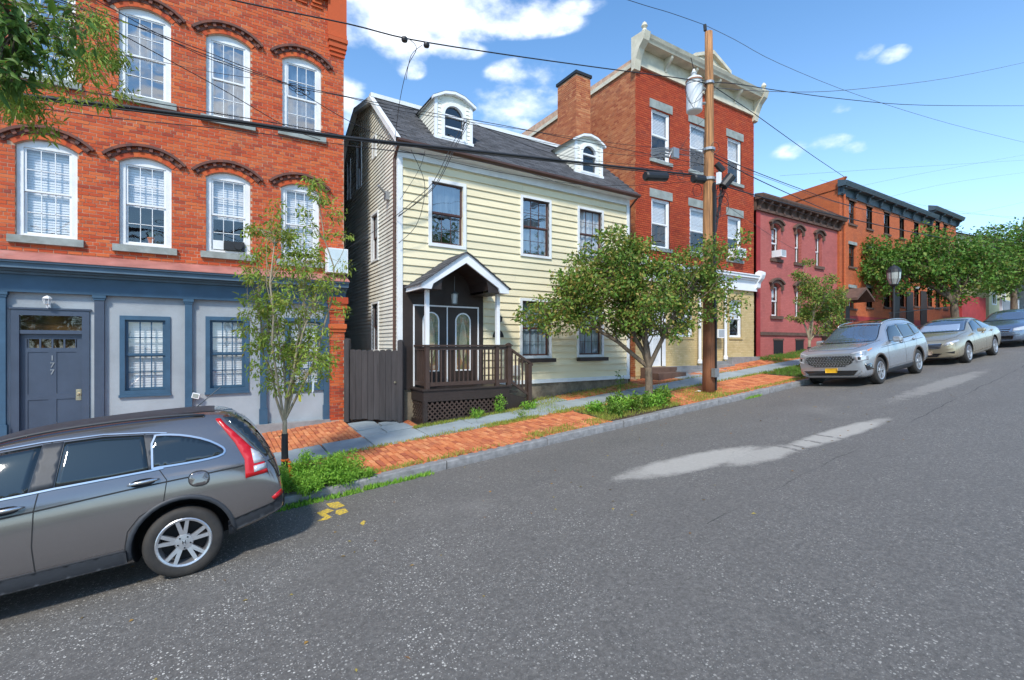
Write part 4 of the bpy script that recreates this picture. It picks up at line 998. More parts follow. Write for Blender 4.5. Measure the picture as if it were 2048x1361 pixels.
# ---- porch
P_ = empty('entrance_porch', (5.2, 10.9, .5)); P_.parent = BY; P_.location = Vector((5.2, 10.9, .5)) - worg(BY)
def part(mb, name, mat, par, **k): return recalc(mb.build(name, mat, par, **k))
mb = MB(); mb.box(YL+.112, dpx1, nY-.036, nY+.02, ZB, 3.76); part(mb, 'dark_entrance_panel', m_brown, BY)
fn = 10.46; dl, dr = 4.17, 6.50; dzt = 1.26
mb = MB(); mb.box(dl-.03, dr+.03, fn-.03, nY-.04, dzt-.035, dzt); part(mb, 'porch_deck', m_brown, BY)
for (a, b, c, d) in [(dl, dr, fn, fn+.04), (dl, dl+.04, fn+.041, nY-.04), (dr-.04, dr, fn+.041, nY-.04)]:
    mb = MB(); mb.box(a, b, c, d, .97, dzt-.036); part(mb, 'skirt_board', m_brown, BY)
lat = empty('porch_lattice', (5.3, fn, .4)); lat.parent = BY; lat.location = Vector((5.3, fn, .4)) - worg(BY)
def lattice(a, b, axis, fixed, z0, z1f):
    w = .035; step = .125
    for sgn in (1, -1):
        k = -10
        while k*step < (b-a) + 1.2:
            u = a + k*step; k += 1
            # diagonal line z = z0 + sgn*(x-u); clip to the panel
            pts = []
            for t in np.linspace(0, 1.0, 41):
                x = u + t*1.0; zz = (.3 + t*1.0) if sgn > 0 else (1.3 - t*1.0)
                lo = z1f(x)
                if a <= x <= b and lo <= zz <= .965: pts.append((x, zz))
            if len(pts) < 3: continue
            (x0, y0), (x1, y1) = pts[0], pts[-1]; dx, dz = x1-x0, y1-y0; L_ = math.hypot(dx, dz); nx, nz = -dz/L_*w/2, dx/L_*w/2
            q = [(x0+nx, y0+nz), (x1+nx, y1+nz), (x1-nx, y1-nz), (x0-nx, y0-nz)]; off = .008 if sgn > 0 else .0
            mb = MB()
            if axis == 'y': mb.prism(q, 'y', fixed+off, fixed+off+.007)
            else: mb.prism(q, 'x', fixed+off, fixed+off+.007)
            part(mb, 'lattice_slat', m_rail, lat)
gz = lambda x: WALK(x, fn) + .06
lattice(dl+.1, dr-.1, 'y', fn+.012, .3, gz); lattice(fn+.09, nY-.1, 'x', dl+.012, .3, lambda x: WALK(dl, x)+.06)
for (a, b) in ((dl, dl+.10), (dr-.10, dr)): mb = MB(); mb.box(a, b, fn+.001, fn+.1, WALK(a, fn)-.1, .968); part(mb, 'lattice_post', m_brown, BY)
mb = MB(); mb.v = [(dl, fn+.002, WALK(dl, fn)-.1), (dr, fn+.002, WALK(dr, fn)-.1), (dr, fn+.002, WALK(dr, fn)+.07), (dl, fn+.002, WALK(dl, fn)+.07), (dl, fn+.035, WALK(dl, fn)-.1), (dr, fn+.035, WALK(dr, fn)-.1), (dr, fn+.035, WALK(dr, fn)+.07), (dl, fn+.035, WALK(dl, fn)+.07)]; mb.f = [(0, 1, 2, 3), (3, 2, 6, 7), (4, 7, 6, 5)]; mb.m = [0]*3; part(mb, 'lattice_rail', m_brown, BY)
mb = MB(); mb.box(dl+.002, dl+.035, fn+.1, nY-.04, WALK(dl, 10.9)-.1, WALK(dl, 10.9)+.07); part(mb, 'lattice_rail', m_brown, BY)
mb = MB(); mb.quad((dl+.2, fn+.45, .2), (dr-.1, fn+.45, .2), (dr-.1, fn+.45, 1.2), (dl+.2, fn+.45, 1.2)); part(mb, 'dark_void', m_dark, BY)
# railing: posts, rails, balusters
zr = 2.30; pc = .05
rail = empty('porch_railing', (5.3, fn, dzt)); rail.parent = BY; rail.location = Vector((5.3, fn, dzt)) - worg(BY)
pl, pr_ = dl + .11, WX(994, fn+.06)
for x in (pl, pr_): mb = MB(); mb.box(x-pc, x+pc, fn+.02, fn+.12, dzt, zr-.04); part(mb, 'railing_post', m_rail, rail)
def bar(a, b, w, h, name='rail', par=rail, mat=None):
    A, B_ = Vector(a), Vector(b); d = (B_-A); nrm = Vector((d.y, -d.x, 0)).normalized()*w/2 if abs(d.x)+abs(d.y) > 1e-6 else Vector((w/2, 0, 0)); u = Vector((0, 0, h/2)); mb = MB()
    mb.v = [tuple(p) for p in (A-nrm-u, A+nrm-u, A+nrm+u, A-nrm+u, B_-nrm-u, B_+nrm-u, B_+nrm+u, B_-nrm+u)]
    mb.f = [(0, 1, 2, 3), (7, 6, 5, 4), (0, 4, 5, 1), (1, 5, 6, 2), (2, 6, 7, 3), (3, 7, 4, 0)]; mb.m = [0]*6; return part(mb, name, mat or m_rail, par)
yf = fn + .07
bar((pl-.06, yf, zr-.02), (dr+.05, yf, zr-.02), .13, .04, 'top_rail'); bar((pl, yf, zr-.085), (dr-.02, yf, zr-.085), .04, .08, 'upper_rail'); bar((pl, yf, dzt+.11), (dr-.02, yf, dzt+.11), .04, .09, 'lower_rail')
bar((pl, yf, zr-.022), (pl, nY-.04, zr-.022), .11, .038, 'top_rail'); bar((pl, yf, zr-.085), (pl, nY-.04, zr-.085), .04, .08, 'upper_rail'); bar((pl, yf, dzt+.11), (pl, nY-.04, dzt+.11), .04, .09, 'lower_rail')
x = pl + .12
while x < pr_ - .08: bar((x, yf, dzt+.15), (x, yf, zr-.12), .033, .033, 'baluster') if 0 else part(MB().box(x-.017, x+.017, yf-.017, yf+.017, dzt+.155, zr-.125), 'baluster', m_rail, rail); x += .118
y = yf + .12
while y < nY - .1: part(MB().box(pl-.017, pl+.017, y-.017, y+.017, dzt+.155, zr-.125), 'baluster', m_rail, rail); y += .118
for x in (pr_+.13, pr_+.25, pr_+.37): 
    if x < dr - .06: part(MB().box(x-.017, x+.017, yf-.017, yf+.017, dzt+.155, zr-.125), 'baluster', m_rail, rail)
nx_ = dr + .02; part(MB().box(nx_-.055, nx_+.055, yf-.055, yf+.055, dzt-.1, zr-.03), 'newel_post', m_rail, rail)
mb = MB(); mb.box(nx_-.08, nx_+.08, yf-.08, yf+.08, zr-.03, zr+.0); mb.prism([(nx_-.065, zr), (nx_+.065, zr), (nx_, zr+.05)], 'y', yf-.065, yf+.065); part(mb, 'newel_cap', m_rail, rail)
ex_s, ez_ = 7.16, WALK(7.16, fn); part(MB().box(ex_s-.055, ex_s+.055, yf-.055, yf+.055, ez_, ez_+1.13), 'end_post', m_rail, rail)
bar((nx_, yf, zr-.08), (ex_s+.09, yf, ez_+1.10), .10, .06, 'stair_top_rail'); bar((nx_, yf, dzt+.13), (ex_s, yf, ez_+.30), .04, .08, 'stair_lower_rail')
for k in range(1, 6):
    t = k/6; x = nx_ + (ex_s-nx_)*t; za = dzt+.13 + (ez_+.30-dzt-.13)*t; zb = zr-.08 + (ez_+1.10-zr+.08)*t
    part(MB().box(x-.017, x+.017, yf-.017, yf+.017, za+.03, zb-.03), 'baluster', m_rail, rail)
for k in range(3):
    x0 = dr + .03 + k*.25; zt_ = dzt - .17*(k+1); 
    if zt_ < WALK(x0, fn) + .05: break
    part(MB().box(x0, x0+.29, fn+.1, nY-.1, zt_-.035, zt_), 'stair_tread', m_brown, BY); part(MB().box(x0, x0+.02, fn+.12, nY-.12, zt_-.2, zt_-.036), 'stair_riser', m_brown, BY)
mb = MB(); mb.prism([(dr+.031, .55), (dr+.031, dzt-.21), (dr+.72, WALK(7.2, fn)+.12), (dr+.72, WALK(7.2, fn)-.1)], 'y', fn+.05, fn+.095); part(mb, 'stair_stringer', m_brown, BY)
# columns, gable roof with barrel vault
gs0, gs1 = 4.05, 6.32; gn = 10.22; gm = (gs0+gs1)/2 - .03; gz0 = WZ(845, 565, gn); gza = WZ(933, 505, gn)
for x in (pl+.0, WX(995, yf)): part(MB().box(x-.045, x+.045, yf-.045, yf+.045, zr+.001, gz0-.10), 'porch_column', m_whitec, BY)
PR = empty('porch_roof', (gm, gn, gz0)); PR.parent = BY; PR.location = Vector((gm, gn, gz0)) - worg(BY)
ft = .20
def slope(x): return gza - (gza-gz0)*abs(x-gm)/(gm-gs0 if x < gm else gs1-gm)
rk = [(gs0-.02, gz0), (gm, gza), (gs1+.02, gz0), (gs1+.02, gz0-.13), (gs1-.22, gz0-.13), (gs1-.26, gz0-.02), (gm, gza-.27), (gs0+.26, gz0-.02), (gs0+.22, gz0-.13), (gs0-.02, gz0-.13)]
mb = MB(); L1 = [(gs0-.02, gz0), (gm, gza), (gm, gza-.25), (gs0+.26, gz0-.01), (gs0+.22, gz0-.13), (gs0-.02, gz0-.13)]; R1 = [(2*gm-x, z) for (x, z) in L1][::-1]
def stretch(q): return [(x if x <= gm else gm + (x-gm)*(gs1-gm)/(gm-gs0), z) for (x, z) in q]
mb.prism(L1, 'y', gn, gn+.05); part(mb, 'rake_fascia', m_whitec, PR); mb = MB(); mb.prism(stretch(R1), 'y', gn, gn+.05); part(mb, 'rake_fascia', m_whitec, PR)
for (x0, x1) in ((gs0-.06, gm), (gs1+.06, gm)):
    nr = 8; 
    for k in range(nr):
        a, b = x0+(x1-x0)*k/nr, x0+(x1-x0)*(k+1)/nr + (x1-x0)*.01; za, zb = slope(a) + .035, slope(b)+.02
        mb = MB(); mb.v = [(a, gn-.05, za), (b, gn-.05, zb), (b, nY-.03, zb), (a, nY-.03, za), (a, gn-.05, za-.03), (b, gn-.05, zb-.02), (b, nY-.03, zb-.02), (a, nY-.03, za-.03)]; mb.f = [(0, 1, 2, 3), (4, 7, 6, 5), (0, 4, 5, 1), (0, 3, 7, 4), (1, 5, 6, 2), (2, 6, 7, 3)]; mb.m = [0]*6; part(mb, 'shingle_course', m_shing, PR)
part(MB().box(gs0-.02, gs0+.04, gn+.051, nY-.05, gz0-.13, gz0-.01), 'eave_board', m_whitec, PR); part(MB().box(gs1-.04, gs1+.02, gn+.051, nY-.05, gz0-.13, gz0-.01), 'eave_board', m_whitec, PR)
vr = .62; kk = 16; arc = [(gm+vr*math.cos(math.pi*i/kk), gz0-.07+vr*.92*math.sin(math.pi*i/kk)) for i in range(kk+1)]
mb = MB()
for (y) in (gn+.055,):
    outer = []
    for (x, z) in arc: outer.append((x, slope(x)-.02))
    mb.quad((gs0+.0, y, gz0-.125), (gm-vr, y, gz0-.125), (gm-vr, y, slope(gm-vr)-.02), (gs0+.0, y, gz0-.01)); mb.quad((gm+vr, y, gz0-.125), (gs1, y, gz0-.125), (gs1, y, gz0-.01), (gm+vr, y, slope(gm+vr)-.02))
    for i in range(kk): mb.quad((arc[i][0], y, arc[i][1]), (outer[i][0], y, max(outer[i][1], arc[i][1])), (outer[i+1][0], y, max(outer[i+1][1], arc[i+1][1])), (arc[i+1][0], y, arc[i+1][1]))
    for i in range(kk): mb.quad((arc[i][0], y, arc[i][1]), (arc[i+1][0], y, arc[i+1][1]), (arc[i+1][0], nY-.04, arc[i+1][1]), (arc[i][0], nY-.04, arc[i][1]))
    mb.quad((gs0, y, gz0-.125), (gm-vr, y, gz0-.125), (gm-vr, nY-.04, gz0-.125), (gs0, nY-.04, gz0-.125)); mb.quad((gm+vr, y, gz0-.125), (gs1, y, gz0-.125), (gs1, nY-.04, gz0-.125), (gm+vr, nY-.04, gz0-.125))
    mb.poly([(gm-vr, nY-.041, gz0-.15)] + [(x, nY-.041, z) for (x, z) in arc[::-1]][0:] + [(gm+vr, nY-.041, gz0-.15)])
mb.build('vaulted_ceiling', m_brown, PR)
# pendant lantern hanging in the porch
hx = WX(909, 10.8); hz0, hz1 = WZ(909, 609, 10.8), WZ(909, 582, 10.8)
pen = empty('pendant_lantern', (hx, 10.8, hz0), 'small grey glass lantern hanging from a rod under the porch gable', 'lantern'); m_pewter = M('pewter', (.16, .17, .17), .45, .1, 5, .05, metal=.7)
part(MB().tube([(hx, 10.8, gza-.5), (hx, 10.8, hz1)], .007, 6), 'rod', m_pewter, pen)
mb = MB(); mb.lathe([(.02, hz1), (.10, hz1-.07), (.10, hz1-.09)], hx, 10.8, 8); mb.lathe([(.075, hz0), (.075, hz0+.02)], hx, 10.8, 8)
for k in range(4): t = math.pi*k/2+.4; mb.tube([(hx+.074*math.cos(t), 10.8+.074*math.sin(t), hz0+.02), (hx+.092*math.cos(t), 10.8+.092*math.sin(t), hz1-.08)], .005, 4)
part(mb, 'lantern_frame', m_pewter, pen); mb = MB(); mb.lathe([(.068, hz0+.02), (.085, hz1-.085)], hx, 10.8, 8); mb.build('lantern_glass', M('frosted lantern glass', (.42, .45, .44), .25, .05), pen); part(MB().tube([(hx, 10.8, hz0+.02), (hx, 10.8, hz0+.12)], .012, 6), 'candle_tube', m_whitec, pen)
# double doors
q0, q1 = WX(826, nY-.04), WX(957, nY-.04); qz0, qz1 = dzt+.02, WZ(826, 609, nY-.04); qm = (q0+q1)/2; yq = nY-.04
fr = MB(); fr.box(q0, q0+.035, yq-.02, yq, qz0, qz1); fr.box(q1-.035, q1, yq-.02, yq, qz0, qz1); fr.box(q0+.035, q1-.035, yq-.02, yq, qz1-.035, qz1); fr.box(qm-.014, qm+.014, yq-.018, yq, qz0, qz1-.036); part(fr, 'door_surround', m_whitec, BY)
m_dglass = None
def leaded():
    m, t, b = new_mat('leaded door glass'); t.nodes.remove(b); out = [n for n in t.nodes if n.type == 'OUTPUT_MATERIAL'][0]
    f = noise_n(t, 3.2, 3, .6); c = ramp(t, f, [(.35, (.05, .08, .03)), (.5, (.16, .15, .06)), (.6, (.32, .16, .07)), (.72, (.40, .38, .30))])
    df = N(t, 'ShaderNodeBsdfDiffuse'); t.links.new(c, df.inputs[0]); gl = N(t, 'ShaderNodeBsdfGlossy'); gl.inputs['Roughness'].default_value = .06
    bp = N(t, 'ShaderNodeBump'); bp.inputs['Strength'].default_value = .5; bp.inputs['Distance'].default_value = .02; t.links.new(noise_n(t, 16, 3), bp.inputs['Height']); t.links.new(bp.outputs[0], gl.inputs['Normal'])
    mx = N(t, 'ShaderNodeMixShader'); mx.inputs[0].default_value = .1; t.links.new(df.outputs[0], mx.inputs[1]); t.links.new(gl.outputs[0], mx.inputs[2]); t.links.new(mx.outputs[0], out.inputs[0]); return m
m_dglass = leaded()
for (a, b, sgn) in ((q0+.037, qm-.016, 1), (qm+.016, q1-.037, -1)):
    cxm = (a+b)/2; gw = .19; g0, g1 = qz0+.38, qz1-.20-gw
    mb = MB(); mb.box(a, b, yq-.006, yq, qz0, qz1-.037); dl_ = part(mb, 'entrance_door', m_brown, BY)
    kk = 12; arcp = lambda r: [(cxm+r, g0-(r-gw)), (cxm+r, g1)] + [(cxm+r*math.cos(math.pi*i/kk), g1+r*math.sin(math.pi*i/kk)) for i in range(1, kk)] + [(cxm-r, g1), (cxm-r, g0-(r-gw))]
    A, Bq = arcp(gw), arcp(gw+.032); mb = MB(); nn = len(A)
    for i in range(nn):
        j = (i+1) % nn; mb.prism([A[i], Bq[i], Bq[j], A[j]], 'y', yq-.026, yq-.0065)
    part(mb, 'arched_glass_frame', m_whitec, dl_)
    mb = MB(); mb.poly([(x, yq-.012, z) for (x, z) in A]); mb.build('arched_glass', m_dglass, dl_)
    mb = MB()
    for x in (-.11, .11): mb.tube([(cxm+x, yq-.014, g0), (cxm+x, yq-.014, g1+.12)], .004, 4)
    for z in (g0+.25, g0+.6, g0+.95, g1-.05): mb.tube([(cxm-gw, yq-.014, z), (cxm-.11, yq-.014, z)], .004, 4); mb.tube([(cxm+.11, yq-.014, z), (cxm+gw, yq-.014, z)], .004, 4)
    part(mb, 'lead_lines', m_lead, dl_)
    mb = MB()
    for k in range(9):
        u = -1 + k*.25; pts = [(cxm + u*.10*math.sin(t*2.6), yq-.0145, g0+.15+t*(.95+.25*(1-abs(u)))) for t in np.linspace(0, 1, 9)]; mb.tube(pts, .004, 4)
    part(mb, 'etched_scroll', M('frosted lead', (.62, .60, .45), .3, .1) if sgn == 1 else bpy.data.materials['frosted lead'], dl_)
part(MB().box(qm+.03, qm+.08, yq-.03, yq-.006, qz0+.85, qz0+1.15).tube([(qm+.055, yq-.03, qz0+.95), (qm+.055, yq-.08, qz0+.95), (qm+.11, yq-.08, qz0+.95)], .01, 6), 'door_handle', m_black, BY)
# wall lamp, half round plaque, meter box beside the door
wx_, wz_ = WX(1001, nY-.12), WZ(1001, 640, nY-.12); wl_ = empty('wall_sconce', (wx_, nY-.1, wz_-.1), 'small black outdoor sconce on the yellow clapboards beside the right porch column', 'wall lamp')
part(MB().box(wx_-.035, wx_+.035, nY-.05, nY-.03, wz_-.08, wz_+.05).tube([(wx_, nY-.05, wz_-.04), (wx_, nY-.13, wz_-.04)], .01, 6), 'bracket', m_black, wl_); mb = MB(); mb.lathe([(.03, wz_-.06), (.045, wz_), (.055, wz_+.06), (.02, wz_+.10), (.0, wz_+.12)], wx_, nY-.13, 8); part(mb, 'lamp_body', m_black, wl_)
wx_, wz_ = WX(997, nY-.06), WZ(997, 675, nY-.06); mb = MB(); mb.prism([(wx_-.17, wz_)] + [(wx_-.17*math.cos(math.pi*i/10), wz_+.2*math.sin(math.pi*i/10)) for i in range(1, 10)] + [(wx_+.17, wz_)], 'y', nY-.055, nY-.035); pq = recalc(mb.build('wall_plaque', m_black)); tag(pq, 'black half round plaque on the yellow wall behind the right porch column', 'plaque')
wx_, wz_ = WX(1033, nY-.1), WZ(1033, 750, nY-.1); mtr = empty('utility_meter', (wx_, nY-.08, wz_), 'pale grey utility box low on the yellow wall behind the stair rail', 'meter box'); part(MB().box(wx_-.10, wx_+.10, nY-.13, nY-.03, wz_-.02, wz_+.26), 'meter_case', M('meter grey', (.55, .56, .57), .5), mtr); part(MB().tube([(wx_, nY-.07, wz_-.02), (wx_, nY-.07, wz_-.3)], .02, 8), 'conduit', m_gray, mtr)

# ---- plank gate in the gap between the buildings
gA, gB = Vector((2.83, 12.22)), Vector((3.93, 11.12)); gd = (gB-gA).normalized(); gL = (gB-gA).length; gnrm = Vector((gd.y, -gd.x))
gate = empty('plank_gate', (gA.x, gA.y, .45), 'dark stained plank gate with rounded board tops between the brick pier and the yellow house', 'gate'); gzb = .52
def gbox(mb, u0, u1, v0, v1, z0, z1, top=0):
    P = lambda u, v, z: (gA.x + gd.x*u - gnrm.x*v*-1, gA.y + gd.y*u + gnrm.y*v, z)
    if top:
        um = (u0+u1)/2; pts = [(u0, z0), (u1, z0), (u1, z1-.04), (u1-.02, z1-.01), (um, z1), (u0+.02, z1-.01), (u0, z1-.04)]
    else: pts = [(u0, z0), (u1, z0), (u1, z1), (u0, z1)]
    i = len(mb.v); k = len(pts); mb.v += [P(u, v0, z) for u, z in pts] + [P(u, v1, z) for u, z in pts]
    mb.f += [tuple(range(i, i+k)), tuple(range(i+k, i+2*k))[::-1]] + [(i+q, i+(q+1) % k, i+k+(q+1) % k, i+k+q) for q in range(k)]; mb.m += [0]*(k+2); return mb
for (a, b, zt_) in ((.0, .13, 2.46), (gL-.13, gL, 2.42)): part(gbox(MB(), a, b, -.03, .07, gzb-.12, zt_, 1), 'gate_post', m_fence, gate)
nb = 8; bw = (gL-.28)/nb
for k in range(nb):
    u = .14 + k*bw; v = .01 + random.uniform(-.003, .003); part(gbox(MB(), u+.003, u+bw-.003, v, v+.02, gzb-.04+random.uniform(-.01, .02), 2.18+random.uniform(-.012, .012), 1), 'gate_board', m_fence, gate)
for z in (gzb+.3, 1.85): part(gbox(MB(), .14, gL-.14, -.03, .009, z, z+.09), 'gate_rail', m_fence, gate)
hp = gA + gd*(gL-.20) + gnrm*.05; mb = MB(); mb.lathe([(0, 1.37), (.028, 1.385), (.028, 1.415), (0, 1.43)], hp.x, hp.y, 10); part(mb, 'gate_knob', m_brass, gate)
# ================================================================ red brick building with the ochre ground floor
n3 = 11.7; L3, R3 = WX(1271, n3), WX(1508, n3); ZT3 = WZ(1271, 133, n3) + .05
B3 = empty('tall_brick_building', ((L3+R3)/2, n3, G(16) + .2), 'three storey deep red brick building with a cream bracketed cornice behind the utility pole', 'building')
t3 = [RECT(1303, 215, 1340, 317, n3), RECT(1380, 246, 1417, 343, n3), RECT(1455.5, 275, 1483, 364, n3)]
m3 = [RECT(1303, 394, 1340, 480, n3), RECT(1380, 412, 1417, 500, n3), RECT(1455.5, 431, 1483, 505, n3)]
hh = t3[0][3]-t3[0][2]; t3 = [(a, b, t3[0][2]+.0, t3[0][3], 0) for (a, b, c, d) in t3]; m3 = [(a, b, m3[0][3]-hh*.98, m3[0][3], 0) for (a, b, c, d) in m3]
ops3 = t3 + m3; zsf = WZ(1430, 540, n3-.2)     # top of the shop entablature
wall_plane('wall', B3, L3, R3, zsf-.6, ZT3+.9, n3+.012, ops3, m_mortar_d)
brick_field(B3, L3, R3, zsf-.1, ZT3, n3, ops3, m_brick3, cw=.205, ch=.075, joint=.014)
wall_plane('side_wall', B3, n3+.01, n3+12, 0, ZT3+.3, L3+.012, [], m_mortar, axis='x')
brick_field(B3, n3, n3+9, 6.5, ZT3-.0, L3, [], m_bside, axis='x', nparts=0, depth=.01)
brick_field(B3, n3, n3+1.5, 1.2, 6.5, L3, [], m_bside, axis='x', nparts=0, depth=.01)
mb = MB(); mb.quad((R3, n3+.02, 0), (R3, n3+12, 0), (R3, n3+12, ZT3), (R3, n3+.02, ZT3)); mb.build('far_side_wall', m_b5s, B3)
mb = MB(); mb.quad((L3, n3, ZT3), (R3, n3, ZT3), (R3, n3+12, ZT3-.3), (L3, n3+12, ZT3-.3)); mb.quad((L3, n3+12, 0), (R3, n3+12, 0), (R3, n3+12, ZT3-.3), (L3, n3+12, ZT3-.3)); mb.build('roof', m_black, B3)
mb = MB(); mb.prism([(n3, ZT3-.02), (n3+12, ZT3-.32), (n3+12, ZT3-.20), (n3, ZT3+.13)], 'x', L3-.06, L3+.14); part(mb, 'parapet_coping', m_cornw, B3)
for q in ops3:
    top = q in t3
    w_ = window(B3, q, n3, casing=.07, cas_m=m_whitec, sash_m=m_whitec, cols=1, rows=(1, 1), sill=(.10, .12, .06, m_stone), blind=(m_blind, .5) , rec=.05, sash_w=.05, bar=.01)
    mb = MB(); mb.box(q[0]-.10, q[1]+.12, n3-.02, n3+.05, q[3]+.003, q[3]+.30); mb.build('lintel', m_stone, w_)
def ac_unit(op, n, frac, label, w=.55, h=.36):
    a = op[0] + (op[1]-op[0])*frac - w/2; z = op[2] + .06
    r = empty('air_conditioner', (a+w/2, n-.1, z), label, 'air conditioner', 'window air conditioners')
    part(MB().box(a, a+w, n-.32, n+.1, z, z+h), 'ac_case', m_whitec, r); mb = MB()
    for k in range(7): mb.box(a+.04, a+w-.04, n-.328, n-.322, z+.05+k*.04, z+.065+k*.04)
    mb.build('ac_grille', m_gray, r)
ac_unit(m3[2], n3, .5, 'white window air conditioner in the right second storey window behind the pole')
# cornice
cz = ZT3
C3 = empty('cornice', ((L3+R3)/2, n3, cz)); C3.parent = B3; C3.location = Vector(((L3+R3)/2, n3, cz)) - worg(B3)
part(MB().box(L3-.03, R3+.03, n3-.08, n3+.1, cz-.02, cz+.16), 'cornice_architrave', m_cornw, C3)
part(MB().box(L3-.01, R3+.01, n3-.04, n3+.1, cz+.161, cz+.60), 'cornice_frieze', m_cornw, C3)
mb = MB(); mb.prism([(n3-.04, cz+.60), (n3-.42, cz+.60), (n3-.45, cz+.66), (n3-.50, cz+.72), (n3-.55, cz+.82), (n3+.1, cz+.84)], 'x', L3-.12, R3+.12); part(mb, 'cornice_crown', m_cornw, C3)
for k in range(6):
    x = L3+.06 + (R3-L3-.12)*k/5; wd = .10 if 0 < k < 5 else .14
    mb = MB(); mb.prism([(n3-.04, cz+.12), (n3-.10, cz+.14), (n3-.12, cz+.24), (n3-.20, cz+.34), (n3-.34, cz+.46), (n3-.38, cz+.52), (n3-.38, cz+.598), (n3-.04, cz+.598)], 'x', x-wd/2, x+wd/2); part(mb, 'cornice_bracket', m_cornw, C3)
for x in (L3-.02, R3+.0):     # larger end consoles with finials
    mb = MB(); mb.prism([(n3+.05, cz-.25), (n3-.10, cz-.22), (n3-.16, cz+.1), (n3-.30, cz+.4), (n3-.50, cz+.6), (n3-.58, cz+.86), (n3+.05, cz+.9)], 'x', x-.135, x+.135); part(mb, 'end_console', m_cornw, C3)
    mb = MB(); mb.lathe([(.03, cz+.88), (.10, cz+.92), (.05, cz+1.0), (.11, cz+1.08), (.07, cz+1.18), (.0, cz+1.25)], x, n3-.42, 10); part(mb, 'finial', m_cornw, C3)
gx = WX(1418, n3-.3); mb = MB(); ped = [(gx-.95, cz+.84), (gx+.95, cz+.84), (gx+.95, cz+.98), (gx, cz+1.36), (gx-.95, cz+.98)]
mb.prism(ped, 'y', n3-.40, n3-.1); part(mb, 'pediment', m_cornw, C3)
for sg in (-1, 1):
    mb = MB(); p, q = (gx+sg*1.08, cz+.97), (gx, cz+1.42); mb.prism([p, q, (q[0], q[1]-.14), (p[0], p[1]-.12)], 'y', n3-.52, n3-.05); part(mb, 'pediment_rake', m_cornw, C3)
part(MB().box(gx-1.0, gx+1.0, n3-.48, n3-.1, cz+.842, cz+.92), 'pediment_base', m_cornw, C3)
# ground floor: ochre painted brick, white shop entablature, columns, two doors
zo0 = 1.0; zen = zsf - .66
sw3 = [RECT(1459.5, 599, 1483, 675, n3)]; sw3 = [(a, b, c, d, 0) for (a, b, c, d) in sw3]; wv = sw3[0]
sw3.append((WX(1345, n3), WX(1385, n3), wv[2], wv[3], 0)); sw3.append((WX(1417, n3), WX(1436, n3), wv[2]-.1, wv[3], 0))
dz = WALK(L3+.7, n3)+.35; d3 = (WX(1289, n3), WX(1324, n3), dz, dz+2.1, 0)
wall_plane('ochre_wall_bed', B3, L3, R3, .3, zsf, n3+.014, sw3+[d3], m_mortar_y)
brick_field(B3, L3, R3, WALK(L3, n3)+.1, zen+.1, n3, sw3+[d3], m_ybrick, cw=.205, ch=.069, joint=.007, nparts=0)
for q in sw3: window(B3, q, n3, casing=.06, cas_m=m_whitec, sash_m=m_whitec, cols=1, rows=(1, 1), sill=(.06, .08, .04, m_ybrick), blind=(m_blind, .5), rec=.04, sash_w=.05)
part(MB().box(L3-.03, R3+.03, n3-.12, n3+.0, zen, zsf-.22), 'shop_fascia', m_whitec, B3)
mb = MB()
for (a, b, p) in [(zsf-.22, zsf-.14, .18), (zsf-.14, zsf-.04, .28), (zsf-.04, zsf+.0, .32)]: mb.box(L3-.04, R3+.04, n3-p, n3-.001, a, b-.001)
part(mb, 'shop_cornice', m_whitec, B3)
for x in (L3+.06, R3+.02):
    mb = MB(); mb.prism([(n3-.12, zsf-.55), (n3-.20, zsf-.5), (n3-.22, zsf-.3), (n3-.36, zsf-.15), (n3-.42, zsf), (n3-.42, zsf+.12), (n3-.25, zsf+.2), (n3-.1, zsf+.12)], 'x', x-.1, x+.12); part(mb, 'shop_bracket', m_whitec, B3)
for px in (1397, 1448.5): 
    x = WX(px, n3-.1); zb_ = WALK(x, n3) + .22; mb = MB(); mb.lathe([(.085, zb_), (.085, zb_+.1), (.055, zb_+.16), (.05, zen-.12), (.08, zen-.06), (.08, zen-.002)], x, n3-.16, 12); part(mb, 'iron_column', m_whitec, B3)
mb = MB(); mb.box(d3[0], d3[1], n3+.05, n3+.09, d3[2], d3[3]); dd3 = part(mb, 'front_door', m_whitec, B3)
mb = MB(); mb.box(d3[0]-.06, d3[0], n3-.03, n3+.1, d3[2], d3[3]+.08); mb.box(d3[1], d3[1]+.16, n3-.03, n3+.1, d3[2], d3[3]+.08); mb.box(d3[0], d3[1], n3-.03, n3+.1, d3[3], d3[3]+.08); part(mb, 'door_frame', m_whitec, B3)
for k in range(2):
    for (a, b) in ((.14, .46), (.54, .86)):
        w = d3[1]-d3[0]; part(MB().box(d3[0]+w*a, d3[0]+w*b, n3+.042, n3+.05, dz+.2+k*.95, dz+1.0+k*.95), 'door_panel', m_white, dd3)
part(MB().box(d3[0]-.2, d3[1]+.25, n3-.45, n3+.02, dz-.5, dz-.02), 'brick_step', m_bstone, B3); part(MB().box(d3[0]-.2, d3[1]+.3, n3-.8, n3-.451, dz-.5, dz-.19), 'brick_step', m_bstone, B3)
for (a, b) in ((1331, 1395), (1400, 1450), (1452, 1508)):
    x0, x1 = WX(a, n3), WX(b, n3); zz = WALK((x0+x1)/2, n3); part(MB().box(x0, x1, n3-.26, n3-.002, zz-.4, zz+.20), 'stone_plinth', m_concr, B3)
    part(MB().box(x0, x1-.1, n3-.5, n3-.262, zz-.4, zz+.07), 'stone_plinth', m_concr, B3) if a < 1450 else None
ac_unit((WX(1417, n3), WX(1436, n3), wv[2]-.1, 0, 0), n3, .6, 'small grey window air conditioner low on the ochre wall beside the pole', .42, .34)

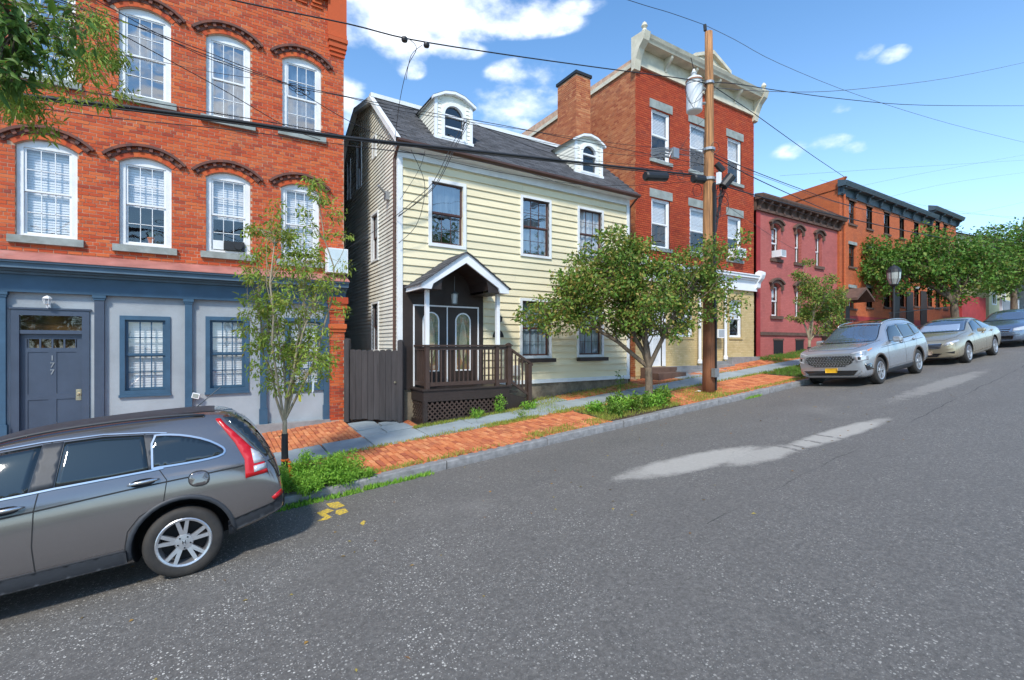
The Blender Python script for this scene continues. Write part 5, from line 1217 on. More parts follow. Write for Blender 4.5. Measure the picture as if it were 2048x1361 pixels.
# ================================================================ pink two storey row house
n4 = 11.9; L4, R4 = WX(1512, n4), WX(1677.5, n4); Z4 = WZ(1520, 408, n4)
B4 = empty('pink_brick_house', ((L4+R4)/2, n4, G(23) + .2), 'two storey pink painted brick row house with a dark bracketed cornice', 'house')
top4 = [RECT(1543, 447, 1561, 517, n4), RECT(1590, 461, 1603, 524, n4), RECT(1631, 474, 1644, 533, n4)]
wz0, wz1 = top4[0][2], top4[0][3]; wd4 = .95
cxs = [(a+b)/2 for (a, b, c, d) in top4]
ow4 = []
for i, cx_ in enumerate(cxs):
    a, b = top4[i][0], top4[i][1]; ow4.append((a, b, wz0, wz1-.1, .12))
zl = RECT(1543, 567, 1562, 632, n4)
for i in (0, 1): ow4.append((ow4[i][0], ow4[i][1], zl[2], zl[3]-.1, .12))
wall_plane('wall', B4, L4+.25, R4, .8, Z4+.1, n4, ow4, m_pink, depth=.3)
part(MB().box(L4, L4+.28, n4-.03, n4+.3, .8, Z4+.1), 'red_party_pier', m_redp, B4)
mb = MB(); mb.quad((L4, n4, Z4+.3), (R4, n4, Z4+.3), (R4, n4+11, Z4-.1), (L4, n4+11, Z4-.1)); mb.quad((L4, n4, 0), (L4, n4+11, 0), (L4, n4+11, Z4), (L4, n4, Z4)); mb.build('roof', m_black, B4)
for q in ow4:
    w_ = window(B4, q, n4, casing=.04, cas_m=m_bstone, sash_m=m_whitec, cols=1, rows=(1, 1), sill=(.12, .14, .08, m_bstone), blind=(m_blind, .35), rec=.14, sash_w=.05)
    s0, s1, z0, z1, r = q; c = (s1-s0)/2; Rr = (c*c+r*r)/(2*r); cx_ = (s0+s1)/2; cz_ = z1+r-Rr; a0 = math.asin(c/Rr)+.12; mb = MB()
    for (ra, rb, pr) in ((.02, .16, .05), (.16, .24, .13)):
        for i in range(8):
            u, v = -a0+2*a0*i/8, -a0+2*a0*(i+1)/8; mb.prism([(cx_+math.sin(u)*(Rr+ra), cz_+math.cos(u)*(Rr+ra)), (cx_+math.sin(v)*(Rr+ra), cz_+math.cos(v)*(Rr+ra)), (cx_+math.sin(v)*(Rr+rb), cz_+math.cos(v)*(Rr+rb)), (cx_+math.sin(u)*(Rr+rb), cz_+math.cos(u)*(Rr+rb))], 'y', n4-pr, n4+.01)
    for x in (s0-.1, s1+.02): mb.box(x, x+.09, n4-.11, n4, z1-.18, z1+.04)
    part(mb, 'window_hood', m_bstone, w_)
ac_unit(ow4[0], n4, .55, 'small white air conditioner in the left upper window of the pink house', .42, .30)
mb = MB(); mb.box(L4-.05, R4+.05, n4-.10, n4+.1, Z4-.32, Z4-.2); mb.box(L4-.05, R4+.05, n4-.03, n4+.1, Z4-.2, Z4+.12); part(mb, 'cornice_frieze', m_bstone, B4)
mb = MB(); mb.prism([(n4, Z4+.12), (n4-.34, Z4+.12), (n4-.4, Z4+.26), (n4-.4, Z4+.32), (n4, Z4+.38)], 'x', L4-.1, R4+.1); part(mb, 'cornice_crown', m_bstone, B4)
for k in range(12):
    x = L4+.12+(R4-L4-.24)*k/11; mb = MB(); mb.prism([(n4-.03, Z4-.3), (n4-.12, Z4-.26), (n4-.14, Z4-.1), (n4-.28, Z4+.02), (n4-.30, Z4+.119), (n4-.03, Z4+.119)], 'x', x-.07, x+.07); part(mb, 'cornice_bracket', m_bstone, B4)
zbt = WZ(1540, 671, n4); part(MB().box(L4+.26, R4, n4-.06, n4-.001, zbt, zbt+.14), 'water_table', m_bstone, B4)
for (a, b) in ((1547, 1566), (1591, 1607)):
    q = RECT(a, 681, b, 701, n4); part(MB().box(q[0], q[1], n4-.01, n4-.001, q[3]-.62, q[3]), 'basement_window', m_dark, B4); part(MB().box(q[0]-.05, q[1]+.05, n4-.03, n4-.002, q[3]+.001, q[3]+.08), 'basement_lintel', m_bstone, B4)
dx = WX(1655, n4); dzz = WALK(dx, n4)+.5; part(MB().box(dx-.45, dx+.45, n4-.01, n4-.001, dzz, dzz+2.2), 'front_door', m_brown, B4)
st = empty('wooden_stoop', (dx, n4-.6, dzz), 'brown wooden stoop with railing in front of the pink house', 'stoop')
for k in range(3): part(MB().box(dx-.6, dx+.6, n4-1.0-.28*k, n4-.75-.28*k if k else n4-.02, dzz-.17*k-.2, dzz-.17*k), 'stoop_step', m_brown, st)
for k in range(8): part(MB().box(dx-.62+k*.16, dx-.59+k*.16, n4-1.0, n4-.97, dzz, dzz+.8), 'baluster', m_brown, st)
part(MB().box(dx-.65, dx+.55, n4-1.02, n4-.95, dzz+.8, dzz+.86), 'handrail', m_brown, st)

# ================================================================ long orange brick row beyond
n5 = 11.8; L5, M5, R5 = WX(1679, n5), WX(1861, n5), WX(1912, n5); Z5 = WZ(1690, 380, n5); 
B5 = empty('long_brick_row', ((L5+R5)/2, n5, G(34) + .2), 'long three storey orange brick row with blue grey cornices stepping uphill', 'building')
top5 = [(1698, 1711, 401, 449), (1733, 1744, 413, 459), (1768, 1779, 423, 467), (1799, 1808, 433, 476), (1828, 1837, 443, 472)]; top5b = [(1855, 1864, 429, 472), (1871, 1879.5, 436, 474), (1887, 1895, 443, 470)]
r1 = RECT(1698, 401, 1711, 447, n5); zt0, zt1 = r1[2], r1[3]
ops5 = []
for (a, b, c, d) in top5: ops5.append((WX(a, n5), WX(b, n5), zt0, zt1, 0))
up2 = .55
for (a, b, c, d) in top5b: ops5.append((WX(a, n5), WX(b, n5), zt0+up2, zt1+up2, 0))
q2 = RECT(1698, 489, 1711, 533, n5); q1 = RECT(1700, 576, 1713, 617, n5)
row2 = [(o[0], o[1], q2[2]+(up2 if i > 4 else 0), q2[3]+(up2 if i > 4 else 0), 0) for i, o in enumerate(ops5)]
row1 = [(o[0], o[1], q1[2]+(up2 if i > 4 else .12*i), q1[3]+(up2 if i > 4 else .12*i), 0) for i, o in enumerate(ops5)]
ops5 = ops5 + row2 + row1; zr5 = WZ(1700, 632, n5)
wall_plane('wall', B5, L5, M5, zr5, Z5, n5, ops5, m_b5, depth=.2); wall_plane('upper_wall', B5, M5, R5, zr5, Z5+up2, n5, ops5, m_b5, depth=.2)
wall_plane('red_base_wall', B5, L5, R5, 1, zr5+.001, n5-.03, [], m_redp); part(MB().box(L5, R5, n5-.03, n5, zr5-.05, zr5), 'base_ledge', m_redp, B5)
wall_plane('side_wall', B5, n5, n5+12, 1, Z5, L5+.001, [], m_b5s, axis='x'); mb = MB(); mb.quad((L5, n5, Z5+.1), (M5, n5, Z5+.1), (M5, n5+12, Z5-.8), (L5, n5+12, Z5-.8)); mb.quad((M5, n5, Z5+up2), (R5, n5, Z5+up2), (R5, n5+12, Z5-.4), (M5, n5+12, Z5-.4)); mb.quad((M5-.01, n5, Z5-.3), (M5-.01, n5+12, Z5-1), (M5-.01, n5+12, Z5), (M5-.01, n5, Z5+up2)); mb.quad((R5, n5, 1), (R5, n5+12, 1), (R5, n5+12, Z5), (R5, n5, Z5+up2)); mb.build('roof', m_b5s, B5)
mb = MB(); mb.prism([(n5-.3, Z5+.5), (n5+12, Z5-.35), (n5+12, Z5-.8), (n5-.0, Z5-.02)], 'x', L5-.04, L5+.15); part(mb, 'parapet_coping', m_b5s, B5)
for i, q in enumerate(ops5):
    w_ = window(B5, q, n5, casing=.05, cas_m=m_brown, sash_m=m_brown, cols=1, rows=(1, 1), sill=(.10, .10, .07, m_bstone), blind=(m_curtd, .3), rec=.08, sash_w=.05)
    mb = MB(); mb.box(q[0]-.08, q[1]+.08, n5-.05, n5+.01, q[3]+.002, q[3]+.16); part(mb, 'lintel', m_bstone if i < 8 else m_stone, w_)
for (a, b, z) in ((L5-.05, M5-.05, Z5), (M5-.25, R5+.1, Z5+up2)):
    mb = MB(); mb.box(a, b, n5-.06, n5+.05, z-.36, z+.02); part(mb, 'cornice_frieze', m_dgreen, B5)
    mb = MB(); mb.prism([(n5, z+.02), (n5-.36, z+.02), (n5-.42, z+.16), (n5-.45, z+.24), (n5, z+.38)], 'x', a-.15, b+.15); part(mb, 'cornice_crown', m_dgreen, B5)
    k = max(3, int((b-a)/1.5)); 
    for i in range(k+1):
        x = a+.1+(b-a-.2)*i/k; mb = MB(); mb.prism([(n5-.06, z-.34), (n5-.14, z-.3), (n5-.2, z-.1), (n5-.32, z-.04), (n5-.32, z+.019), (n5-.06, z+.019)], 'x', x-.08, x+.08); part(mb, 'cornice_bracket', m_dgreen, B5)
# little gabled hood over the entrance at the left end
ex5 = WX(1688, n5); ez5 = WZ(1688, 577, n5-.6); 
mb = MB()
for sg in (-1, 1): mb.prism([(ex5+sg*.95, ez5-.45), (ex5, ez5+.1), (ex5, ez5-.02), (ex5+sg*.95, ez5-.57)], 'y', n5-1.0, n5-.01)
part(mb, 'entrance_hood', m_bstone, B5); part(MB().box(ex5-.5, ex5+.5, n5-.06, n5-.032, ez5-3.1, ez5-.75), 'entrance_door', m_brown, B5)
for k in range(3):
    x = WX(1790+k*28, n5); part(MB().box(x-.5, x+.5, n5-.06, n5-.032, G(x)+.6, G(x)+2.7), 'entrance_door', m_brown, B5)
part(MB().tube([(L5+.3, n5-.1, Z5-.3), (L5+.3, n5-.1, G(L5)+.6)], .05, 6), 'downspout', m_b5, B5)
# ---- houses farther up the street
m_cream = M('pale yellow siding', (.62, .58, .33), .7, .08, 2, .2, 40, sc3=(1, 1, 6)); m_lblue = M('light blue siding', (.50, .55, .62), .7, .08, 2, .2, 40, sc3=(1, 1, 6)); m_asph_r = M('dark asphalt roofing', (.07, .07, .075), .9, .2)
def far_house(name, label, s0, s1, n, h, mat, floors=2):
    z = G((s0+s1)/2); H = empty(name, ((s0+s1)/2, n, z), label, 'house'); ops = []
    k = max(2, int((s1-s0)/2.0))
    for f in range(floors):
        for i in range(k):
            x = s0 + (s1-s0)*(i+.5)/k; ops.append((x-.45, x+.45, z+1.3+f*2.9, z+2.9+f*2.9, 0))
    wall_plane('wall', H, s0, s1, z-1, z+h, n, ops, mat, depth=.15); mb = MB(); mb.quad((s0, n, z-1), (s0, n+9, z-1), (s0, n+9, z+h), (s0, n, z+h)); mb.quad((s1, n, z-1), (s1, n+9, z-1), (s1, n+9, z+h), (s1, n, z+h)); mb.quad((s0, n+9, z-1), (s1, n+9, z-1), (s1, n+9, z+h), (s0, n+9, z+h))
    mb.poly([(s0, n, z+h), (s0, n+9, z+h), (s0, n+4.5, z+h+2)]); mb.poly([(s1, n, z+h), (s1, n+9, z+h), (s1, n+4.5, z+h+2)]); mb.build('side_wall', mat, H)
    mb = MB(); mb.quad((s0-.3, n-.4, z+h-.1), (s1+.3, n-.4, z+h-.1), (s1+.3, n+4.5, z+h+2.1), (s0-.3, n+4.5, z+h+2.1)); mb.quad((s0-.3, n+9.4, z+h-.1), (s1+.3, n+9.4, z+h-.1), (s1+.3, n+4.5, z+h+2.1), (s0-.3, n+4.5, z+h+2.1)); mb.build('roof', m_asph_r, H)
    for i, q in enumerate(ops): window(H, q, n, casing=.08, cas_m=m_whitec, sash_m=m_whitec, cols=1, rows=(1, 1), blind=(m_blind, .4), proud=.03, rec=.0)
    return H, z
H6, z6 = far_house('yellow_siding_house', 'pale yellow sided house with a white porch rail beyond the brick row', 48.5, 55.5, 11.2, 6.0, m_cream)
rl = empty('white_porch_rail', (47.4, 10.6, z6+.3), 'white balustrade in front of the pale yellow house uphill', 'railing')
part(MB().box(45.6, 49.6, 9.9, 9.98, z6+1.25, z6+1.33), 'handrail', m_whitec, rl); part(MB().box(45.6, 49.6, 9.9, 9.98, z6+.3, z6+.36), 'bottom_rail', m_whitec, rl)
for k in range(26): x = 45.65+k*.155; part(MB().box(x, x+.05, 9.92, 9.96, z6+.361, z6+1.249), 'baluster', m_whitec, rl)
for x in (45.6, 49.5): part(MB().box(x-.07, x+.07, 9.86, 10.0, z6-.2, z6+1.5), 'rail_post', m_whitec, rl)
far_house('light_blue_house', 'light blue grey sided house partly behind the parked blue sedan', 57.5, 65, 11.0, 5.6, m_lblue)
far_house('grey_gabled_house', 'far grey house glimpsed between the trees at the top of the street', 68, 76, 11.6, 6, m_lblue)
for k in range(3):
    x = 33.5 + k*3.2
# iron fence in front of the row
fen = empty('iron_area_fence', (36, 10.9, G(36)+.2), 'dark iron railing on a red wall in front of the brick row', 'fence')
for k in range(60): x = 30.6+k*.15; part(MB().box(x-.011, x+.011, 10.89, 10.91, G(x)+.6, G(x)+1.65), 'picket', m_black, fen)
bar((30.5, 10.9, G(30.5)+1.6), (39.6, 10.9, G(39.6)+1.6), .04, .04, 'fence_rail', fen, m_black); bar((30.5, 10.9, G(30.5)+.68), (39.6, 10.9, G(39.6)+.68), .04, .04, 'fence_rail', fen, m_black)
gw = MB(); gw.v = [(40.5, 10.6, G(40.5)-.3), (45.2, 10.6, G(45.2)-.3), (45.2, 10.6, G(45.2)+2.0), (40.5, 10.6, G(40.5)+2.3), (40.5, 10.9, G(40.5)-.3), (45.2, 10.9, G(45.2)-.3), (45.2, 10.9, G(45.2)+2.0), (40.5, 10.9, G(40.5)+2.3)]; gw.f = [(0, 1, 2, 3), (3, 2, 6, 7), (5, 4, 7, 6), (0, 3, 7, 4), (1, 5, 6, 2)]; gw.m = [0]*5
tag(recalc(gw.build('red_garden_wall', m_redp)), 'bright red painted low wall beyond the brick row behind the parked cars', 'wall')
# ================================================================ cars
def paint(name, col, metal=.55, rough=.32):
    m, t, b = new_mat(name); f = noise_n(t, 900, 2); c = mixc(t, mth(t, 'MULTIPLY', f, .08), col, tuple(min(1, x*1.35) for x in col))
    tc = N(t, 'ShaderNodeTexCoord'); d = noise_n(t, 2.5, 5, .7, tc.outputs['Object'])
    t.links.new(c, b.inputs['Base Color']); b.inputs['Metallic'].default_value = metal
    t.links.new(mth(t, 'ADD', rough-.06, mth(t, 'MULTIPLY', d, .08)), b.inputs['Roughness']); b.inputs['Coat Weight'].default_value = .8; b.inputs['Coat Roughness'].default_value = .05; return m
def plain(name, col, rough=.4, metal=0., emis=0, coat=0, alpha=1):
    m, t, b = new_mat(name); b.inputs['Base Color'].default_value = (*col, 1); b.inputs['Roughness'].default_value = rough; b.inputs['Metallic'].default_value = metal; b.inputs['Coat Weight'].default_value = coat; return m
def tyre_mat():
    m, t, b = new_mat('tyre rubber'); tc = N(t, 'ShaderNodeTexCoord'); f = noise_n(t, 5, 5, .6, tc.outputs['Object'])
    t.links.new(ramp(t, f, [(.35, (.016, .015, .015)), (.7, (.045, .038, .032))]), b.inputs['Base Color']); b.inputs['Roughness'].default_value = .75; return m
k_grey = paint('warm grey metallic paint', (.21, .19, .185), .7, .17); k_silver = paint('silver metallic paint', (.44, .45, .47), .6, .27); k_champ = paint('champagne metallic paint', (.50, .42, .29), .65, .28); k_bsil = paint('blue grey metallic paint', (.20, .25, .34), .7, .28)
k_tyre = tyre_mat(); k_rim = plain('alloy rim', (.52, .52, .54), .3, .75); k_dark = plain('dark wheel well', (.01, .01, .01), .9); k_clad = M('grey plastic cladding', (.035, .038, .045), .55, .15, 8, .1, 60)
k_glass = plain('tinted car glass', (.012, .016, .017), .03, 0, coat=1); k_chrome = plain('chrome trim', (.62, .62, .63), .18, .9); k_red = plain('red lamp lens', (.50, .004, .008), .3, coat=.3); k_clear = plain('clear lamp lens', (.55, .56, .58), .1, .3, coat=1)
k_gap = plain('panel gap and crease shadow', (.012, .012, .013), .8); k_plate = plain('yellow plate', (.85, .45, .02), .45); k_wshield = plain('windscreen glass', (.16, .21, .28), .03, .55, coat=1); k_blackg = plain('gloss black', (.012, .012, .013), .15, coat=1); k_amber = plain('amber lens', (.75, .22, .05), .2, coat=1)  # the gap colour also draws the crease shadows on the SUV sides
def eval_mesh(o):
    dg = bpy.context.evaluated_depsgraph_get(); dg.update(); e = o.evaluated_get(dg); return bpy.data.meshes.new_from_object(e)
class Car:
    def __init__(s, name, label, s0, nnear, W, stations, axles, wr, pm, arch_r, gz=None):
        s.W = W; s.root = bpy.data.objects.new(name, None); COL.objects.link(s.root); s.root['_w'] = [0., 0., 0.]
        tag(s.root, label, 'car', 'cars parked along the kerb'); nm = nnear + W/2
        z = (ROAD(s0+axles[0], nnear+.15) + ROAD(s0+axles[0], nnear+W-.15))/2
        s.root.location = (s0, nm, z - SL*axles[0]*1.0 + .0); s.root.rotation_euler = (math.atan2(ROAD(s0, nnear+W-.15)-ROAD(s0, nnear+.15), W-.3), -TH, 0)
        # loft
        v = []; rings = []
        def half(st):
            x, zb, zl, zt, wm, wb, wt = st[:7]; cr = st[7] if len(st) > 7 else .03
            return [(0, zb), (.8*wm, zb), (.965*wm, zb+.07), (wm, zb+.42*(zl-zb)), (.992*wm, zl-.14), (wb, zl), (wb+(wt-wb)*.5, zl+(zt-zl)*.52), (wt, zl+(zt-zl)*.93), (wt*.72, zt+cr*.4), (0, zt+cr)]
        bm = bmesh.new()
        for st in stations:
            h = half(st); ring = [bm.verts.new((st[0], -y, z)) for (y, z) in h] + [bm.verts.new((st[0], y, z)) for (y, z) in h[-2:0:-1]]; rings.append(ring)
        n = len(rings[0])
        for a, b in zip(rings, rings[1:]):
            for i in range(n): j = (i+1) % n; bm.faces.new((a[i], a[j], b[j], b[i]))
        bm.faces.new(rings[0][::-1]); bm.faces.new(rings[-1])
        bmesh.ops.recalc_face_normals(bm, faces=bm.faces)
        me = bpy.data.meshes.new('tmp'); bm.to_mesh(me); bm.free(); o = bpy.data.objects.new('tmp', me); COL.objects.link(o)
        sub = o.modifiers.new('s', 'SUBSURF'); sub.levels = 3; sub.render_levels = 3
        sm = eval_mesh(o); s.bvh = BVHTree.FromPolygons([tuple(q.co) for q in sm.vertices], [tuple(p.vertices) for p in sm.polygons])
        me.materials.append(pm); me.materials.append(k_dark); cut = bmesh.new()
        for ax in axles:
            for sd in (-1, 1):
                r = bmesh.ops.create_cone(cut, cap_ends=True, segments=36, radius1=arch_r, radius2=arch_r, depth=.62, matrix=Matrix.Translation((ax, sd*(W/2-.12), wr+.015)) @ Matrix.Rotation(R_(90), 4, 'X'))
        cm = bpy.data.meshes.new('cut'); cut.to_mesh(cm); cut.free(); cm.materials.append(pm); cm.materials.append(k_dark)
        for p in cm.polygons: p.material_index = 1
        co = bpy.data.objects.new('cut', cm); COL.objects.link(co); b = o.modifiers.new('b', 'BOOLEAN'); b.object = co; b.operation = 'DIFFERENCE'; b.solver = 'EXACT'
        fm = eval_mesh(o); fm.name = 'body'; bpy.data.objects.remove(o); bpy.data.objects.remove(co)
        for p in fm.polygons: p.use_smooth = (p.material_index == 0)
        s.body = bpy.data.objects.new('body', fm); COL.objects.link(s.body); s.body.parent = s.root; s.body['_w'] = [0., 0., 0.]
        s.L = stations[-1][0]; s.H = max(q[3] for q in stations)
    def hit(s, view, a, b):
        W = 3
        if view == 'L': o, d = Vector((a, -W, b)), Vector((0, 1, 0))
        elif view == 'R': o, d = Vector((a, W, b)), Vector((0, -1, 0))
        elif view == 'F': o, d = Vector((-W, a, b)), Vector((1, 0, 0))
        elif view == 'B': o, d = Vector((s.L+W, a, b)), Vector((-1, 0, 0))
        else: o, d = Vector((a, b, 4)), Vector((0, 0, -1))
        loc, nrm, i, dist = s.bvh.ray_cast(o, d)
        if loc is None: loc, nrm, i, dist = s.bvh.find_nearest(o + d*(W if view in 'LR' else W*1.0))
        if nrm.dot(d) > 0: nrm = -nrm
        return loc, nrm, d
    def drape(s, name, poly, mat, view='L', off=.006, thick=.008, parent=None, ml=.07, inset=0, both=False, label=None):
        if both: s.drape(name, poly, mat, {'L': 'R'}[view], off, thick, parent, ml)
        bm = bmesh.new(); vs = [bm.verts.new((p[0], p[1], 0)) for p in poly]; bm.faces.new(vs); bmesh.ops.triangulate(bm, faces=bm.faces)
        for _ in range(5):
            ed = [e for e in bm.edges if e.calc_length() > ml]
            if not ed: break
            bmesh.ops.subdivide_edges(bm, edges=ed, cuts=1); bmesh.ops.triangulate(bm, faces=bm.faces)
        bedge = [(e.verts[0], e.verts[1]) for e in bm.edges if e.is_boundary]
        n = len(bm.verts); bm.verts.index_update(); mb = MB(); top = []; bot = []
        for v in bm.verts:
            loc, nr, d = s.hit(view, v.co.x, v.co.y); top.append(tuple(loc + nr*(off+thick*0))); bot.append(tuple(loc - nr*.01))
        mb.v = top + bot
        ref = s.hit(view, poly[0][0], poly[0][1])[2]
        for f in bm.faces:
            ids = [v.index for v in f.verts]; A, B_, C = (Vector(top[i]) for i in ids[:3])
            if (B_-A).cross(C-A).dot(ref) > 0: ids = ids[::-1]
            mb.f.append(tuple(ids)); mb.m.append(0)
        for (a, b) in bedge: mb.f.append((a.index, b.index, b.index+n, a.index+n)); mb.m.append(0)
        bm.free(); o = mb.build(name, mat, parent or s.root, smooth=True, label=label)
        return o
    def line(s, name, pts, w, mat, view='L', off=.007, parent=None, both=False, closed=False, step=.05):
        if both: s.line(name, pts, w, mat, 'R', off, parent, False, closed, step)
        if closed: pts = list(pts) + [pts[0]]
        dense = []
        for a, b in zip(pts, pts[1:]):
            L_ = math.hypot(b[0]-a[0], b[1]-a[1]); k = max(1, int(L_/step)); dense += [(a[0]+(b[0]-a[0])*i/k, a[1]+(b[1]-a[1])*i/k) for i in range(k)]
        dense.append(pts[-1]); mb = MB(); rows = []
        for i, p in enumerate(dense):
            a, b = dense[max(i-1, 0)], dense[min(i+1, len(dense)-1)]; dx, dz = b[0]-a[0], b[1]-a[1]; L_ = math.hypot(dx, dz) or 1; nx, nz = -dz/L_*w/2, dx/L_*w/2
            r = []
            for sg in (-1, 1):
                loc, nr, d = s.hit(view, p[0]+nx*sg, p[1]+nz*sg); r.append(tuple(loc+nr*off))
            rows.append(r)
        for a, b in zip(rows, rows[1:]): mb.quad(a[0], a[1], b[1], b[0])
        return mb.build(name, mat, parent or s.root, smooth=True)
    def wheel(s, x, side, r, w, rim, nsp, rimm=None, cap=None, double=True):
        rimm = rimm or k_rim; yo = side*(s.W/2 - .02); yc = yo - side*w/2
        c = (x, yc, r); prof = []
        for (rr, yy) in [(rim, -.46), (rim+.02, -.5), (r-.05, -.5), (r-.018, -.46), (r, -.36), (r, .36), (r-.018, .46), (r-.05, .5), (rim+.02, .5), (rim, .46)]: prof.append((rr, yy*w))
        mb = MB(); K = 40
        for (rr, yy) in prof:
            for j in range(K): t = 2*math.pi*j/K; mb.v.append((x+rr*math.cos(t), yc+yy, r+rr*math.sin(t)))
        for k in range(len(prof)-1):
            for j in range(K): a = k*K+j; b = k*K+(j+1) % K; mb.f.append((a, b, b+K, a+K)); mb.m.append(0)
        wh = mb.build('wheel', k_tyre, s.root, smooth=True); recalc(wh)
        # tread grooves
        mb = MB()
        for yy in (-.2, 0, .2): 
            pr = [(r+.001, yy*w-.006), (r+.001, yy*w+.006)]
            for j in range(K): t0, t1 = 2*math.pi*j/K, 2*math.pi*(j+1)/K; mb.quad(*[(x+rr*math.cos(t), yc+y_, r+rr*math.sin(t)) for (t, rr, y_) in ((t0, r+.0008, yy*w-.006), (t1, r+.0008, yy*w-.006), (t1, r+.0008, yy*w+.006), (t0, r+.0008, yy*w+.006))])
        mb.build('tread_groove', k_gap, wh)
        # rim: barrel, lip, spokes, hub
        mb = MB(); P = lambda rr, t, dy: (x+rr*math.cos(t), yo+dy*side, r+rr*math.sin(t))
        for j in range(K):
            t0, t1 = 2*math.pi*j/K, 2*math.pi*(j+1)/K
            for (ra, da), (rb, db) in zip([(rim+.012, -.004), (rim+.002, .004), (rim-.016, -.002), (rim-.022, -.03), (rim-.03, -.13)], [(rim+.002, .004), (rim-.016, -.002), (rim-.022, -.03), (rim-.03, -.13), (0.05, -.135)]):
                mb.quad(P(ra, t0, da), P(ra, t1, da), P(rb, t1, db), P(rb, t0, db), 1 if db < -.13 else 0)
        for k in range(nsp):
            for off in ((-.16, .16) if double else (0,)):
                t = 2*math.pi*k/nsp + math.pi/2 + math.pi*.0; ww = .075 if double else .13
                a0, a1 = t + off*.62, t + off*1.25
                def q(rr, a, half, dy): 
                    return (x+rr*math.cos(a)-half*math.sin(a), yo+dy*side, r+rr*math.sin(a)+half*math.cos(a))
                ri, ro = .055, rim-.018; h0, h1 = .020*(1 if double else 1.5), .017*(1 if double else 1.8)
                A = [q(ri, a0, -h0, -.018), q(ri, a0, h0, -.018), q(ro, a1, h1, -.006), q(ro, a1, -h1, -.006)]; Bk = [q(ri, a0, -h0, -.06), q(ri, a0, h0, -.06), q(ro, a1, h1, -.05), q(ro, a1, -h1, -.05)]
                mb.quad(*A); mb.quad(A[0], A[3], Bk[3], Bk[0]); mb.quad(A[1], Bk[1], Bk[2], A[2])
        for j in range(20):
            t0, t1 = 2*math.pi*j/20, 2*math.pi*(j+1)/20
            mb.quad(P(.085, t0, -.03), P(.085, t1, -.03), P(.075, t1, -.014), P(.075, t0, -.014)); mb.quad(P(.075, t0, -.014), P(.075, t1, -.014), P(.032, t1, -.012), P(.032, t0, -.012)); mb.poly([P(.032, t0, -.008), P(.032, t1, -.008), P(0, 0, -.006)])
        ro = mb.build('rim', [rimm, k_gap], wh); recalc(ro)
        if side < 0:
            for k in range(5):
                t = 2*math.pi*k/5 + math.pi/2 + math.pi/5; cx_, cz_ = x+.056*math.cos(t), r+.056*math.sin(t)
                mb = MB(); mb.v = []; 
                for j in range(6): tt = math.pi*j/3; mb.v.append((cx_+.009*math.cos(tt), yo+.006*1, cz_+.009*math.sin(tt)))
                for j in range(6): tt = math.pi*j/3; mb.v.append((cx_+.009*math.cos(tt), yo+.03, cz_+.009*math.sin(tt)))
                mb.f = [tuple(range(6))] + [(j, (j+1) % 6, 6+(j+1) % 6, 6+j) for j in range(6)]; mb.m = [0]*7; mb.build('wheel_nut', k_blackg, wh)
            if cap: text(cap, .05, (x, yo+.003, r), k_blackg, wh, 'cap_emblem', ext=.002)
        return wh
def circ(cx, cz, r, t0, t1, k=18): return [(cx+r*math.cos(t0+(t1-t0)*i/k), cz+r*math.sin(t0+(t1-t0)*i/k)) for i in range(k+1)]
def smooth_poly(p, it=2):
    for _ in range(it):
        q = []
        for i in range(len(p)):
            a, b = p[i], p[(i+1) % len(p)]; q += [(a[0]*.75+b[0]*.25, a[1]*.75+b[1]*.25), (a[0]*.25+b[0]*.75, a[1]*.25+b[1]*.75)]
        p = q
    return p

# ---- grey SUV at the left
cr = Car('parked_suv', 'warm grey metallic compact SUV with tall red tail lamps, cut by the left edge', -3.716, 5.85, 1.82, [
    (0.00, .32, .66, .70, .62, .58, .48), (0.08, .26, .76, .80, .76, .72, .60), (0.40, .21, .90, .97, .88, .83, .68), (0.95, .20, .99, 1.08, .91, .86, .72), (1.25, .20, 1.02, 1.15, .91, .87, .68),
    (1.55, .20, 1.04, 1.34, .91, .87, .64), (1.95, .20, 1.06, 1.56, .91, .87, .60), (2.35, .20, 1.07, 1.635, .91, .87, .60), (3.00, .20, 1.09, 1.65, .91, .87, .60), (3.50, .20, 1.10, 1.64, .91, .865, .60), (3.85, .24, 1.11, 1.625, .905, .86, .60),
    (4.04, .27, 1.10, 1.59, .90, .85, .62), (4.21, .30, 1.08, 1.46, .89, .835, .63), (4.34, .34, 1.04, 1.26, .875, .81, .66), (4.44, .37, .93, 1.03, .85, .78, .66), (4.52, .42, .72, .76, .78, .70, .55)],
    (.87, 3.535), .345, k_grey, .425)
wa = 3.535
for sd in (-1, 1):
    for x in (.87, wa): cr.wheel(x, sd, .345, .225, .232, 5, cap='H')
q = smooth_poly([(3.31, 1.135), (3.34, 1.445), (3.44, 1.44), (3.61, 1.405), (3.80, 1.33), (3.935, 1.235), (3.965, 1.185), (3.93, 1.145), (3.78, 1.13), (3.55, 1.128)], 1)
q[0] = (3.33, 1.13)
cr.drape('rear_quarter_glass', q, k_glass, both=True, off=.005); cr.line('chrome_trim', q, .018, k_chrome, closed=True, off=.009, both=True)
rd = [(2.60, 1.115), (2.66, 1.50), (2.95, 1.50), (3.27, 1.465), (3.30, 1.125), (2.95, 1.112)]; cr.drape('rear_door_glass', rd, k_glass, both=True, off=.005)
fd = [(1.62, 1.07), (1.82, 1.36), (2.05, 1.47), (2.50, 1.50), (2.42, 1.105)]; cr.drape('front_door_glass', fd, k_glass, both=True, off=.005)
cr.drape('window_pillar', [(2.425, 1.105), (2.505, 1.505), (2.655, 1.505), (2.595, 1.115)], k_clad, both=True, off=.006); cr.drape('window_pillar', [(3.27, 1.465), (3.345, 1.455), (3.325, 1.13), (3.30, 1.125)], k_clad, both=True, off=.006)
